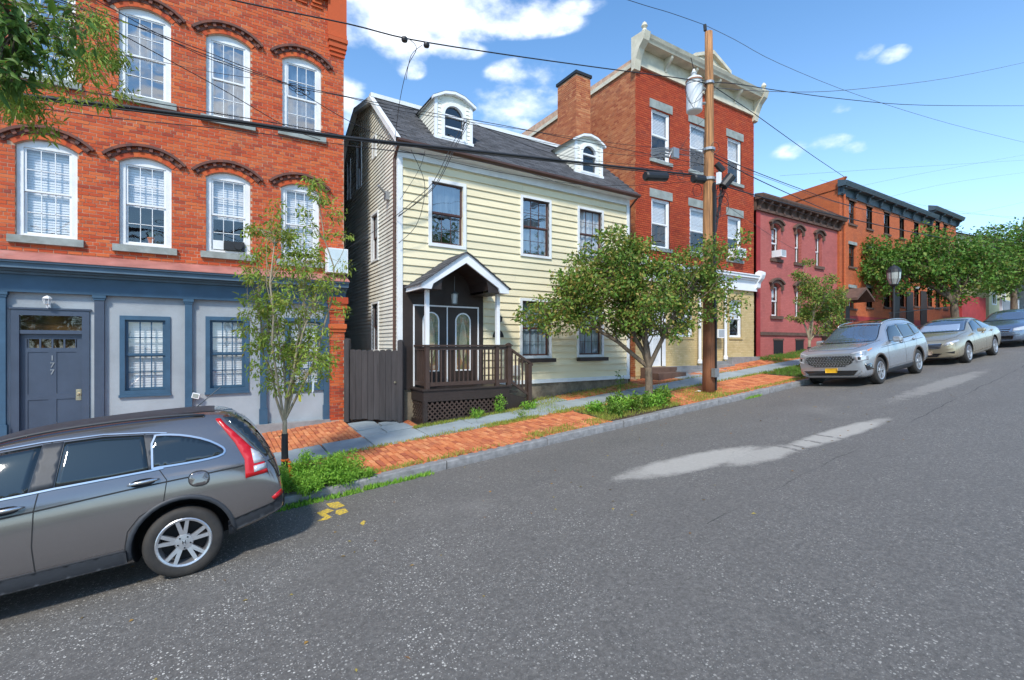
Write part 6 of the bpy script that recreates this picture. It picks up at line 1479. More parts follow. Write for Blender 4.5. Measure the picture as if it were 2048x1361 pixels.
cr.line('chrome_trim', [(1.6, 1.065), (2.42, 1.095), (2.60, 1.103), (3.30, 1.115), (3.42, 1.12)], .016, k_chrome, both=True, off=.01)
cr.line('chrome_trim', [(1.62, 1.09), (1.85, 1.40), (2.05, 1.495), (2.5, 1.523), (2.95, 1.52), (3.3, 1.48), (3.46, 1.452)], .010, k_chrome, both=True, off=.009)
door_r = [(3.27, 1.49), (3.375, 1.13), (3.44, 1.00), (3.40, .80), (3.20, .70), (3.10, .58), (3.07, .44), (3.06, .26)]
for ln in (door_r, [(2.57, 1.52), (2.525, 1.24), (2.46, .94), (2.43, .63), (2.44, .26)], [(1.45, 1.1), (1.40, .8), (1.42, .26)]): cr.line('door_seam', ln, .008, k_gap, both=True, off=.003)
cr.line('crease_shadow', [(1.5, .90), (2.46, .94), (3.13, .975), (3.45, .985), (4.12, 1.0)], .014, k_gap, both=True, off=.003)  # dark ribbon paints the shadow that the body crease throws
mold = [(1.35, .29), (2.22, .29), (3.075, .29), (3.075, .41), (2.22, .41), (1.35, .42)]; cr.drape('lower_cladding', mold, k_clad, both=True, off=.03, ml=.04)
cr.drape('rear_bumper_cladding', [(3.94, .33), (4.10, .37), (4.40, .44), (4.5, .50), (4.5, .62), (4.36, .54), (4.0, .47), (3.93, .45)], k_clad, both=True, off=.008); cr.drape('rear_bumper_cladding', [(-.72, .44), (.72, .44), (.72, .60), (-.72, .60)], k_clad, 'B', off=.01)
for x in (.87, wa):
    ring = circ(x, .355, .425, R_(-8), R_(188)) + circ(x, .355, .468, R_(188), R_(-8)); cr.drape('arch_cladding', ring, k_clad, both=True, off=.012)
cr.drape('mud_flap', [(3.93, .20), (4.0, .16), (3.99, .34), (3.95, .42), (3.93, .40)], k_clad, off=.02)
tl = [(3.90, 1.52), (3.945, 1.52), (3.99, 1.45), (4.08, 1.34), (4.20, 1.18), (4.31, 1.03), (4.345, .88), (4.30, .875), (4.125, .865), (4.135, 1.06), (4.06, 1.25), (3.95, 1.44)]
for vw in ('L', 'R'):
    t_ = cr.drape('tail_lamp', tl, k_red, vw, off=.016); cr.drape('reverse_lens', [(4.20, 1.16), (4.275, 1.10), (4.325, 1.0), (4.215, 1.00)], k_clear, vw, off=.021, parent=t_); cr.drape('reverse_lens', [(4.21, .975), (4.33, .98), (4.33, .925), (4.21, .91)], k_clear, vw, off=.021, parent=t_)
    cr.drape('bumper_reflector', [(4.36, .60), (4.46, .66), (4.475, .61), (4.38, .565)], k_red, vw, off=.012)
[cr.drape('rear_side_glass', [(3.97, 1.54), (4.08, 1.56), (4.21, 1.44), (4.33, 1.27), (4.41, 1.12), (4.35, 1.04), (4.23, 1.19), (4.11, 1.35), (4.02, 1.46)], k_glass, v_, off=.008) for v_ in 'LR']
cr.drape('rear_window', [(-.60, 1.10), (.60, 1.10), (.52, 1.47), (-.52, 1.47)], k_glass, 'B', off=.008)
cr.line('hatch_seam', [(-.80, .80), (-.80, 1.0), (.80, 1.0), (.80, .8), (-.80, .8)], .012, k_gap, 'B', off=.004)
cr.drape('number_plate', [(-.16, .82), (.16, .82), (.16, .97), (-.16, .97)], k_clear, 'B', off=.012); cr.line('chrome_handle', [(-.3, 1.02), (.3, 1.02)], .03, k_chrome, 'B', off=.02)
cr.drape('fuel_door', smooth_poly([(3.62, 1.035), (3.80, 1.03), (3.80, .875), (3.62, .885)], 2), k_grey, off=.004); cr.line('fuel_door_seam', smooth_poly([(3.62, 1.035), (3.80, 1.03), (3.80, .875), (3.62, .885)], 2), .007, k_gap, closed=True, off=.0055)
def handle(car, x0, x1, z, mat):
    pts = []
    for i in range(9):
        t = i/8; x = x0+(x1-x0)*t; loc, nr, d = car.hit('L', x, z + .01*t); pts.append(tuple(loc + nr*(.012 + .035*math.sin(math.pi*min(1, max(0, t)))**.5)))
    car.drape('handle_recess', smooth_poly([(x0+.02, z-.035), (x1-.03, z-.03), (x1-.03, z+.04), (x0+.02, z+.035)], 2), k_gap, off=.002)
    mb = MB(); mb.tube(pts, [.008, .014, .016, .016, .016, .016, .016, .014, .008], 8); mb.build('door_handle', mat, car.root, smooth=True)
handle(cr, 3.13, 3.38, 1.015, k_chrome); handle(cr, 2.15, 2.40, .985, k_chrome)
cr.drape('windscreen', [(-.66, 1.16), (.66, 1.16), (.54, 1.52), (-.54, 1.52)], k_wshield, 'F', off=.006)
cr.drape('roof_panel', [(2.0, -.52), (3.90, -.50), (3.90, .50), (2.0, .52)], k_clad, 'T', off=.006)
for sd in (-1, 1):
    pts = []
    for i in range(15):
        x = 2.0 + 1.8*i/14; loc, nr, d = cr.hit('T', x, sd*.585); pts.append((loc.x, loc.y, loc.z + .012 + .035*math.sin(math.pi*i/14)**.4))
    mb = MB(); mb.tube(pts, .016, 6); mb.build('roof_rail', k_clad, cr.root, smooth=True)
mb = MB(); mb.box(3.80, 3.99, -.50, .50, 1.56, 1.575); mb.build('rear_spoiler', k_clad, cr.root)
mb = MB(); mb.tube([(3.7, .0, 1.64), (3.98, .0, 1.86)], [.008, .004], 6); mb.build('aerial', k_blackg, cr.root)
for sd in (-1, 1):
    mb = MB(); mb.box(-.13, .13, -.09, .09, -.08, .08, T=lambda x, y, z: (1.72+x, sd*(1.0)+y*(1-.3*x), 1.16+z)); o = mb.build('door_mirror', k_grey, cr.root); b_ = o.modifiers.new('b', 'BEVEL'); b_.width = .04; b_.segments = 3
cr.drape('grille', [(-.5, .62), (.5, .62), (.42, .50), (-.42, .50)], k_blackg, 'F', off=.01)
for sd in (-1, 1): cr.drape('headlamp', [(sd*.5, .66), (sd*.78, .74), (sd*.78, .86), (sd*.45, .72)], k_clear, 'F', off=.01)

# ---- silver SUV on the right
sf = Car('parked_suv', 'silver SUV with a wide mesh grille and yellow plate facing down the street', 15.02, 5.80, 1.88, [
    (0.00, .32, .82, .86, .76, .73, .62), (0.06, .25, .93, .97, .87, .84, .72), (0.28, .21, 1.01, 1.06, .93, .89, .78), (0.95, .21, 1.06, 1.15, .95, .905, .78), (1.35, .21, 1.08, 1.19, .95, .905, .74),
    (1.70, .21, 1.09, 1.40, .95, .905, .70), (2.05, .21, 1.10, 1.62, .95, .905, .68), (2.50, .21, 1.11, 1.70, .95, .905, .68), (3.20, .21, 1.13, 1.71, .95, .905, .68), (3.90, .21, 1.15, 1.68, .95, .90, .67), (4.35, .25, 1.16, 1.60, .94, .88, .65),
    (4.58, .29, 1.13, 1.40, .92, .85, .65), (4.70, .34, 1.0, 1.08, .90, .80, .66), (4.76, .40, .80, .84, .82, .74, .60)], (.95, 3.72), .365, k_silver, .43)
for sd in (-1, 1):
    for x in (.95, 3.72): sf.wheel(x, sd, .365, .235, .235, 5, double=True)
sf.root.scale = (.965, .98, 1.03)
sf.drape('front_door_glass', [(1.72, 1.10), (2.02, 1.42), (2.25, 1.52), (2.72, 1.545), (2.72, 1.125)], k_glass, both=True); sf.drape('rear_door_glass', [(2.78, 1.125), (2.78, 1.545), (3.3, 1.53), (3.62, 1.50), (3.66, 1.16)], k_glass, both=True)
sf.drape('rear_quarter_glass', [(3.70, 1.18), (3.68, 1.53), (4.0, 1.50), (4.30, 1.36), (4.20, 1.22)], k_glass, both=True)
sf.line('chrome_trim', [(1.70, 1.085), (2.7, 1.105), (3.66, 1.14), (4.22, 1.20), (4.34, 1.37), (4.02, 1.52), (3.6, 1.56), (2.7, 1.57), (2.25, 1.545), (1.98, 1.43), (1.70, 1.11)], .014, k_chrome, both=True, off=.009)
for ln in ([(1.55, 1.10), (1.50, .8), (1.55, .30)], [(2.75, 1.56), (2.73, .9), (2.75, .30)], [(3.67, 1.5), (3.70, 1.05), (3.60, .85), (3.35, .70), (3.25, .50), (3.22, .30)]): sf.line('door_seam', ln, .008, k_gap, both=True, off=.003)
sf.line('crease_shadow', [(1.1, .98), (2.0, 1.0), (3.2, 1.02), (4.3, 1.06)], .010, k_gap, both=True, off=.002)  # crease shadow again painted as a thin dark ribbon
sf.drape('lower_cladding', [(1.4, .22), (3.28, .22), (3.28, .38), (1.4, .36)], k_clad, both=True, off=.012); sf.line('sill_trim', [(1.42, .40), (3.26, .43)], .025, k_chrome, both=True, off=.016)
for x in (.95, 3.72): sf.drape('arch_cladding', circ(x, .375, .43, R_(-12), R_(192)) + circ(x, .375, .475, R_(192), R_(-12)), M('brown grey cladding', (.11, .085, .07), .6) if x == .95 else bpy.data.materials['brown grey cladding'], both=True, off=.012)
handle(sf, 2.42, 2.64, 1.03, k_silver); handle(sf, 3.36, 3.58, 1.05, k_silver)
wz = [(-.74, 1.17), (.74, 1.17), (.60, 1.585), (0, 1.62), (-.60, 1.585)]; sf.drape('windscreen', wz, k_wshield, 'F', off=.006); sf.line('windscreen_frame', wz, .02, k_blackg, 'F', closed=True, off=.009)
sf.drape('sunroof', [(2.2, -.55), (3.9, -.52), (3.9, .52), (2.2, .55)], k_blackg, 'T', off=.006)
for sd in (-1, 1):
    pts = []
    for i in range(15):
        x = 2.15 + 2.0*i/14; loc, nr, d = sf.hit('T', x, sd*.60); pts.append((loc.x, loc.y, loc.z + .01 + .02*math.sin(math.pi*i/14)**.4))
    mb = MB(); mb.tube(pts, .012, 6); mb.build('roof_rail', k_silver, sf.root, smooth=True)
    mb = MB(); mb.box(-.12, .12, -.10, .10, -.075, .085, T=lambda x, y, z: (1.92+x, sd*(1.06)+y*(1-.3*x), 1.15+z)); o = mb.build('door_mirror', k_silver, sf.root); b_ = o.modifiers.new('b', 'BEVEL'); b_.width = .045; b_.segments = 3
gp = [(-.58, .86), (.58, .86), (.66, .76), (.58, .66), (.40, .57), (-.40, .57), (-.58, .66), (-.66, .76)]
gr_ = sf.drape('grille', gp, k_blackg, 'F', off=.012)
def inpoly(x, y, p):
    c = False
    for i in range(len(p)):
        (x0, y0), (x1, y1) = p[i], p[i-1]
        if (y0 > y) != (y1 > y) and x < (x1-x0)*(y-y0)/(y1-y0)+x0: c = not c
    return c
mb = MB()
for j in range(6):
    for i in range(16):
        y = -.60 + i*.08 + (.04 if j % 2 else 0); z = .60 + j*.048
        if not inpoly(y, z, gp): continue
        pts = []
        for (dy, dz) in ((-.034, 0), (-.015, .017), (.015, .017), (.034, 0), (.015, -.017), (-.015, -.017)): loc, nr, d = sf.hit('F', y+dy, z+dz); pts.append(tuple(loc+nr*.016))
        loc, nr, d = sf.hit('F', y, z)
        for k in range(6):
            a, b = Vector(pts[k]), Vector(pts[(k+1) % 6]); ca = loc+nr*.016; mb.quad(tuple(a), tuple(b), tuple(b+(ca-b)*.26+nr*.008), tuple(a+(ca-a)*.26+nr*.008))
mb.build('grille_mesh', plain('satin silver', (.34, .35, .37), .35, .5), gr_)
for sd in (-1, 1):
    h_ = sf.drape('headlamp', [(sd*.64, .84), (sd*.90, .86), (sd*.905, .72), (sd*.70, .68)], k_clear, 'F', off=.010); sf.drape('lamp_projector', [(sd*.74, .82), (sd*.80, .82), (sd*.80, .74), (sd*.74, .74)], k_blackg, 'F', off=.014, parent=h_)
    sf.drape('running_lamp', [(sd*.56, .915), (sd*.86, .985), (sd*.88, .955), (sd*.60, .89)], k_clear, 'F', off=.010); sf.drape('side_reflector', [(sd*.86, .62), (sd*.92, .62), (sd*.92, .45), (sd*.88, .45)], k_blackg, 'F', off=.012)
sf.drape('turn_lens', [(.30, .975), (.58, 1.02), (.56, .99), (.32, .94)], k_amber, 'L', off=.010)
sf.drape('lower_grille', [(-.72, .46), (.72, .46), (.60, .33), (-.60, .33)], k_blackg, 'F', off=.012); sf.line('bumper_trim', [(-.80, .44), (-.66, .30), (.66, .30), (.80, .44)], .03, k_chrome, 'F', off=.014); sf.drape('bumper_skirt', [(-.82, .27), (.82, .27), (.82, .20), (-.82, .20)], k_clad, 'F', off=.01)
sf.drape('number_plate', [(-.20, .53), (.11, .53), (.11, .41), (-.20, .41)], k_plate, 'F', off=.04)
mb = MB(); mb.tube([tuple(sf.hit('F', -.08, .78)[0] + Vector((-.018, 0, 0))), tuple(sf.hit('F', .0, .82)[0] + Vector((-.018, 0, 0)))], .012, 6); mb.build('emblem', k_chrome, sf.root)
sf.line('bonnet_seam', [(1.40, -.80), (.5, -.76), (.16, -.60), (.12, 0), (.16, .60), (.5, .76), (1.40, .80)], .010, k_gap, 'T', off=.003)
for sg in (-1, 1): sf.line('bonnet_crease', [(1.3, sg*.52), (.7, sg*.44), (.2, sg*.36)], .012, k_silver, 'T', off=.012)

# ---- champagne sedan
ta = Car('parked_sedan', 'champagne silver sedan parked nose to tail behind the silver SUV', 20.95, 5.5, 1.92, [
    (0.00, .30, .66, .70, .72, .69, .56), (0.08, .23, .77, .82, .86, .82, .68), (0.40, .19, .86, .93, .92, .86, .70), (1.00, .18, .94, 1.04, .955, .90, .74), (1.45, .18, .97, 1.08, .96, .90, .70),
    (1.90, .18, .99, 1.30, .96, .90, .64), (2.30, .18, 1.0, 1.47, .96, .90, .59), (2.75, .18, 1.01, 1.53, .96, .90, .59), (3.30, .18, 1.03, 1.52, .96, .89, .58), (3.80, .18, 1.05, 1.38, .955, .88, .58), (4.25, .20, 1.06, 1.17, .95, .86, .66),
    (4.75, .25, 1.05, 1.11, .92, .83, .70), (5.02, .32, .95, 1.02, .87, .78, .66), (5.12, .42, .78, .82, .78, .70, .6)], (1.0, 3.87), .35, k_champ, .405)
for sd in (-1, 1):
    for x in (1.0, 3.87): ta.wheel(x, sd, .35, .235, .24, 5, double=False)
ta.drape('front_door_glass', [(1.85, 1.03), (2.25, 1.33), (2.60, 1.40), (2.82, 1.41), (2.82, 1.045)], k_glass, both=True); ta.drape('rear_door_glass', [(2.88, 1.045), (2.88, 1.41), (3.25, 1.39), (3.65, 1.27), (3.95, 1.10)], k_glass, both=True)
ta.line('chrome_trim', [(1.83, 1.015), (2.85, 1.03), (3.98, 1.085), (3.66, 1.29), (3.27, 1.415), (2.6, 1.43), (2.25, 1.35)], .012, k_chrome, both=True, off=.009)
for ln in ([(1.62, 1.02), (1.55, .6), (1.6, .24)], [(2.85, 1.42), (2.83, .9), (2.85, .24)], [(3.9, 1.08), (3.75, .88), (3.45, .65), (3.40, .24)]): ta.line('door_seam', ln, .008, k_gap, both=True, off=.003)
handle(ta, 2.55, 2.75, .93, k_champ); handle(ta, 3.55, 3.75, .95, k_champ)
ta.line('sill_crease', [(1.5, .32), (3.4, .36)], .03, k_champ, both=True, off=.012)
wz = [(-.72, 1.09), (.72, 1.09), (.58, 1.44), (0, 1.48), (-.58, 1.44)]; ta.drape('windscreen', wz, k_wshield, 'F', off=.006); ta.line('windscreen_frame', wz, .02, k_blackg, 'F', closed=True, off=.009)
ta.drape('hazy_sun_shade', [(-.60, 1.12), (.58, 1.12), (.52, 1.32), (-.52, 1.32)], plain('haze blue sun shade', (.30, .38, .50), .3, .2), 'F', off=.0075)  # sun shade panel, with the bluish haze on the windscreen put into its colour
for (a, b, c, d) in ((-.52, .52, .66, .74),):
    g_ = ta.drape('grille', [(a, d), (b, d), (.44, .58), (-.44, .58)], k_blackg, 'F', off=.01)
    for z in (.61, .655, .70, .74): ta.line('grille_bar', [(-.50, z), (.50, z)], .018, k_chrome, 'F', off=.016, parent=g_)
ta.drape('lower_grille', [(-.50, .42), (.50, .42), (.36, .30), (-.36, .30)], k_blackg, 'F', off=.01); ta.drape('bumper_skirt', [(-.82, .25), (.82, .25), (.82, .18), (-.82, .18)], k_clad, 'F', off=.01)
for sd in (-1, 1):
    ta.drape('headlamp', [(sd*.56, .66), (sd*.62, .77), (sd*.85, .84), (sd*.87, .78)], k_clear, 'F', off=.01); ta.drape('fog_lamp_recess', [(sd*.60, .44), (sd*.82, .48), (sd*.80, .40)], k_gap, 'F', off=.008)
    mb = MB(); mb.box(-.11, .11, -.10, .10, -.065, .07, T=lambda x, y, z: (2.0+x, sd*(1.06)+y*(1-.3*x), 1.06+z)); o = mb.build('door_mirror', k_champ, ta.root); b_ = o.modifiers.new('b', 'BEVEL'); b_.width = .04; b_.segments = 3
ta.drape('number_plate', [(-.24, .50), (.02, .50), (.02, .38), (-.24, .38)], M('worn plate', (.55, .42, .32), .5), 'F', off=.03)
ta.line('bonnet_seam', [(1.45, -.80), (.5, -.76), (.15, -.55), (.12, 0), (.15, .55), (.5, .76), (1.45, .80)], .010, k_gap, 'T', off=.003)
ta.drape('rear_window', [(-.6, 1.1), (.6, 1.1), (.5, 1.4), (-.5, 1.4)], k_glass, 'B', off=.008)
# ---- blue grey sedan at the right edge
bs = Car('parked_sedan', 'blue grey sedan with a chrome barred grille cut by the right edge', 28.3, 5.4, 1.80, [
    (0.00, .32, .66, .70, .64, .60, .5), (0.08, .26, .78, .83, .80, .76, .62), (0.40, .22, .90, .96, .87, .82, .68), (0.95, .21, .97, 1.05, .90, .85, .70), (1.40, .21, 1.0, 1.12, .90, .85, .67),
    (1.85, .21, 1.02, 1.36, .90, .85, .60), (2.25, .21, 1.03, 1.53, .90, .85, .56), (2.9, .21, 1.04, 1.56, .90, .85, .56), (3.5, .21, 1.05, 1.48, .90, .84, .55), (4.0, .22, 1.06, 1.18, .89, .82, .62), (4.5, .28, 1.0, 1.06, .86, .78, .62), (4.65, .38, .8, .84, .78, .7, .55)], (.92, 3.58), .335, k_bsil, .39)
for sd in (-1, 1):
    for x in (.92, 3.58): bs.wheel(x, sd, .335, .22, .215, 5, double=False)
bs.drape('front_door_glass', [(1.78, 1.06), (2.15, 1.38), (2.70, 1.44), (2.70, 1.07)], k_glass, both=True); bs.drape('rear_door_glass', [(2.76, 1.07), (2.76, 1.44), (3.3, 1.38), (3.7, 1.12)], k_glass, both=True)
wz = [(-.68, 1.14), (.68, 1.14), (.55, 1.47), (0, 1.50), (-.55, 1.47)]; bs.drape('windscreen', wz, k_wshield, 'F', off=.006); bs.line('windscreen_frame', wz, .02, k_blackg, 'F', closed=True, off=.009)
g_ = bs.drape('grille', [(-.46, .80), (.46, .80), (.40, .66), (-.40, .66)], k_blackg, 'F', off=.01)
for z in (.67, .735, .80): bs.line('grille_bar', [(-.44, z), (.44, z)], .02, k_chrome, 'F', off=.016, parent=g_)
bs.drape('lower_grille', [(-.55, .52), (.55, .52), (.5, .36), (-.5, .36)], k_blackg, 'F', off=.01); bs.drape('bumper_skirt', [(-.8, .28), (.8, .28), (.8, .21), (-.8, .21)], k_clad, 'F', off=.01); bs.drape('number_plate', [(-.17, .50), (.15, .50), (.15, .40), (-.17, .40)], k_clear, 'F', off=.03)
for sd in (-1, 1):
    bs.drape('headlamp', [(sd*.52, .70), (sd*.54, .81), (sd*.82, .87), (sd*.83, .72)], k_clear, 'F', off=.01)
    mb = MB(); mb.box(-.10, .10, -.09, .09, -.065, .07, T=lambda x, y, z: (1.9+x, sd*(1.0)+y*(1-.3*x), 1.10+z)); o = mb.build('door_mirror', k_bsil, bs.root); b_ = o.modifiers.new('b', 'BEVEL'); b_.width = .04; b_.segments = 3
# ================================================================ trees and plants
CR, SR = math.cos(R_(YAW)), math.sin(R_(YAW))
L_green = leaf_mat('mid green leaves', [(.11, .23, .035), (.17, .30, .04), (.24, .36, .055), (.07, .16, .028), (.34, .37, .07), (.42, .27, .08), (.20, .33, .05)])
L_dark = leaf_mat('dark green leaves', [(.06, .14, .025), (.09, .19, .03), (.13, .24, .04), (.06, .11, .022), (.20, .30, .05)])
L_bright = leaf_mat('fresh green leaves', [(.11, .22, .03), (.15, .28, .035), (.19, .33, .04), (.09, .18, .03), (.25, .34, .06)], .35)
L_yel = leaf_mat('yellow green leaves', [(.21, .34, .05), (.29, .42, .06), (.37, .46, .07), (.14, .26, .04), (.44, .38, .08)], .4)
L_big = leaf_mat('tree crown leaves', [(.06, .16, .025), (.11, .24, .03), (.16, .31, .045), (.07, .17, .025), (.21, .31, .05), (.26, .21, .05)])
L_weed = leaf_mat('weed leaves', [(.17, .40, .04), (.23, .48, .05), (.32, .54, .07), (.13, .30, .035)], .35)
L_grass = leaf_mat('grass blades', [(.24, .36, .05), (.33, .40, .06), (.44, .42, .08), (.17, .30, .04), (.52, .42, .11)], .3, .7)
L_lawn = leaf_mat('verge grass', [(.10, .24, .03), (.14, .28, .04), (.18, .30, .05), (.08, .18, .03)], .3, .7)
L_dead = leaf_mat('fallen leaves', [(.42, .26, .05), (.30, .16, .05), (.22, .12, .06), (.45, .36, .08), (.14, .09, .05)], .1, .8)
m_wrap = M('black trunk wrap', (.02, .021, .024), .7, .2, 10, .3, 40); m_pale = M('pale young bark', (.33, .27, .18), .8, .2, 12, .3, 30, sc3=(3, 3, .6))
def leaf_mesh(name, P, D, U, ln, wd, mat, parent, kind=None, fold=.25):
    """leaves as folded diamonds: P base points, D directions, U normals"""
    n = len(P); D = D/np.linalg.norm(D, axis=1, keepdims=True); S = np.cross(D, U); S /= np.linalg.norm(S, axis=1, keepdims=True) + 1e-9; Nn = np.cross(S, D)
    ln = ln[:, None]; wd = wd[:, None]
    a = P; b = P + D*ln*.45 + S*wd*.5 + Nn*wd*fold; c = P + D*ln - Nn*ln*.12; d = P + D*ln*.45 - S*wd*.5 + Nn*wd*fold
    V = np.stack([a, b, c, d], axis=1).reshape(-1, 3); o3 = np.array([V[:, 0].mean(), V[:, 1].mean(), V[:, 2].min()]); V = V - o3
    me = bpy.data.meshes.new(name); me.vertices.add(4*n); me.vertices.foreach_set('co', V.ravel()); F = n*2
    me.loops.add(F*3); me.polygons.add(F); idx = np.arange(n)*4
    tri = np.stack([idx, idx+1, idx+2, idx, idx+2, idx+3], axis=1).ravel()
    me.loops.foreach_set('vertex_index', tri.astype(np.int32)); me.polygons.foreach_set('loop_start', (np.arange(F)*3).astype(np.int32)); me.polygons.foreach_set('loop_total', np.full(F, 3, np.int32))
    me.materials.append(mat); me.update(); me.validate(); return place(name, me, tuple(float(q) for q in o3), parent, kind)
def cloud(centers, rad, n, size, wr=.5, droop=.2, up=.6, size_var=.35):
    C = np.array(centers); R = np.array(rad); w = R**1.6; k = rng.choice(len(C), n, p=w/w.sum()); g = rng.normal(size=(n, 3)); g /= np.linalg.norm(g, axis=1, keepdims=True); r = rng.random(n)**.5
    P = C[k] + g*(r*R[k])[:, None]*np.array([1, 1, .75]); D = g*.6 + rng.normal(size=(n, 3))*.7; D[:, 2] -= droop
    U = rng.normal(size=(n, 3))*.6; U[:, 2] += up; ln = size*(1+size_var*rng.normal(size=n)).clip(.45, 1.8); return P, D, U, ln, ln*wr
def blob_tree(name, label, base, trunk_h, r0, k, ax, ay, blobs, nclus, nleaf, size, mat, bark=None, wr=.55, droop=.2, crad=.30, group=None, limbs=4, lean=(0, 0), depth=.8, wrap=False, seed=1, twr=1.0, shell=.45, maxd=1.7, fork=None, nbr=None, dshift=0.):
    """ax, ay: where the base shows in the photograph; blobs in the same measure, k = that measure per metre"""
    rs = np.random.default_rng(seed); root = empty(name, base, label, 'tree', group); bark = bark or m_bark
    def W(px, py, d=0): u = (px-ax)/k; return np.array([base[0] + CR*u + SR*d, base[1] - SR*u + CR*d, base[2] + (ay-py)/k])
    B = []; vol = []
    for (px, py, rx, ry) in blobs: B.append((W(px, py), rx/k, ry/k)); vol.append(rx*ry*min(rx/k*depth, maxd))
    vol = np.array(vol)/sum(vol); cl = []
    for i in range(nclus):
        b = B[rs.choice(len(B), p=vol)]; g = rs.normal(size=3); g /= np.linalg.norm(g); r = rs.random()**shell
        u, v, w = g[0]*b[1]*r, g[1]*min(b[1]*depth, maxd)*r, g[2]*b[2]*r; cl.append(b[0] + np.array([CR*u + SR*(v+dshift), -SR*u + CR*(v+dshift), w]))
    cl = np.array(cl); top = np.array([base[0]+lean[0], base[1]+lean[1], base[2]+trunk_h])
    t = MB(); bp = np.array(base); pts = [tuple(bp + (top-bp)*q + np.array([.03*math.sin(q*9+seed), .03*math.cos(q*7), 0])*r0*8*q*(1-q)) for q in (-.02, .03, .12, .35, .6, .85, 1)]
    t.tube(pts, [r0*1.55, r0*1.3, r0*1.05, r0*.95, r0*.88, r0*.85, r0*.8], 12)
    # limbs by grouping the clumps
    cen = cl[rs.choice(len(cl), limbs, replace=False)].copy()
    for _ in range(8):
        lab = np.argmin(((cl[:, None]-cen[None])**2).sum(2), axis=1)
        for j in range(limbs):
            if (lab == j).any(): cen[j] = cl[lab == j].mean(0)
    def curve(a, b, ra, rb, n=7, bend=.12, sides=6):
        a, b = np.array(a), np.array(b); L_ = np.linalg.norm(b-a); off = rs.normal(size=3)*bend*L_; off[2] += .14*L_; P_ = []
        for i in range(n): q = i/(n-1); P_.append(a*(1-q)**2 + 2*q*(1-q)*((a+b)/2+off) + b*q*q + rs.normal(size=3)*.012*L_*(0 < i < n-1))
        t.tube([tuple(p) for p in P_], [ra+(rb-ra)*i/(n-1) for i in range(n)], sides, cap=False); return P_
    tw = MB()
    for j in range(limbs):
        mem = cl[lab == j]
        if not len(mem): continue
        P_ = curve(top - np.array([0, 0, trunk_h*.04*(j % 3)]), cen[j], r0*.62*twr, r0*.22*twr, 8)
        for c in mem:
            P2 = np.array(P_[2:]); q = P2[rs.choice(len(P2), p=(lambda w: w/w.sum())(1/(.05+((P2-c)**2).sum(1))))]
            curve(q, c, r0*.17*twr, r0*.05*twr, 6, .10, 4)
            for _ in range(2): e = c + rs.normal(size=3)*crad*.6; t.tube([tuple(c), tuple((c+e)/2 + rs.normal(size=3)*.02), tuple(e)], [r0*.05*twr, r0*.035*twr, r0*.02*twr], 3, cap=False)
    t.build('trunk', bark, root, smooth=True)
    if wrap:
        w = MB(); w.tube([pts[1], pts[2], pts[3], pts[4], tuple(bp+(top-bp)*.78)], [r0*1.5, r0*1.3, r0*1.25, r0*1.2, r0*1.15], 12); w.build('trunk_wrap', m_wrap, root)
    P, D, U, ln, wd = cloud(cl, crad*(.7+.6*rs.random(len(cl))), nleaf, size, wr, droop)
    leaf_mesh('crown', P, D, U, ln, wd, mat, root); return root
tb = WALK(TREE_S, TREE_N)
T1 = blob_tree('street_tree', 'broad low street tree with a forked trunk in front of the yellow house', (TREE_S, TREE_N, tb), .95, .105, 78., 1297, 812,
    [(1260, 590, 130, 85), (1130, 622, 85, 42), (1075, 645, 45, 24), (1230, 505, 75, 48), (1180, 515, 40, 50), (1390, 560, 75, 75), (1440, 500, 55, 40), (1505, 468, 22, 14), (1345, 640, 60, 50), (1262, 655, 75, 36), (1320, 510, 60, 45), (1455, 590, 40, 40), (1200, 560, 90, 60)],
    240, 27000, .085, L_green, crad=.32, limbs=7, lean=(.05, .05), seed=3, wr=.62, shell=.38, depth=.8, dshift=.3)
SAP = blob_tree('young_street_tree', 'slender young street tree with thin yellow green leaves behind the grey SUV', (1.02, 8.5, WALK(1.0, 8.5)), .98, .042, 126., 567, 948,
    [(585, 690, 90, 85), (560, 590, 88, 80), (600, 500, 70, 80), (632, 370, 26, 60), (630, 360, 24, 50), (665, 420, 30, 60), (515, 440, 28, 60), (575, 430, 40, 60), (505, 510, 30, 90), (655, 560, 38, 100), (560, 450, 50, 50), (510, 640, 40, 60), (640, 690, 40, 60)],
    250, 7500, .07, L_yel, bark=m_pale, crad=.15, limbs=7, seed=5, wr=.34, droop=.7, wrap=True, twr=.85, maxd=.8)
SM = blob_tree('young_street_tree', 'small leafy street tree on the verge just left of the silver SUV', (17.6, 8.6, WALK(17.6, 8.6)), 1.05, .055, 57.7, 1618, 743,
    [(1640, 600, 46, 48), (1612, 560, 22, 40), (1655, 645, 42, 30), (1602, 640, 25, 30), (1630, 545, 14, 20), (1672, 610, 22, 30)], 90, 8000, .075, L_green, bark=m_pale, crad=.2, limbs=5, seed=8, wr=.5, wrap=True)
T4 = blob_tree('street_tree', 'large spreading green tree over the silver sedan hiding the brick row', (33.4, 9.0, WALK(33.4, 9.0)), 1.9, .20, 37.9, 1925, 700,
    [(1800, 530, 65, 42), (1880, 522, 70, 48), (1765, 565, 42, 34), (1950, 530, 55, 48), (1900, 578, 70, 32), (1790, 600, 35, 30), (1985, 560, 45, 45), (1745, 525, 25, 18), (1850, 560, 80, 35), (1925, 610, 40, 24)], 210, 17000, .15, L_big, crad=.6, limbs=7, seed=11, wr=.6, depth=.7, maxd=3, lean=(-.2, 0))
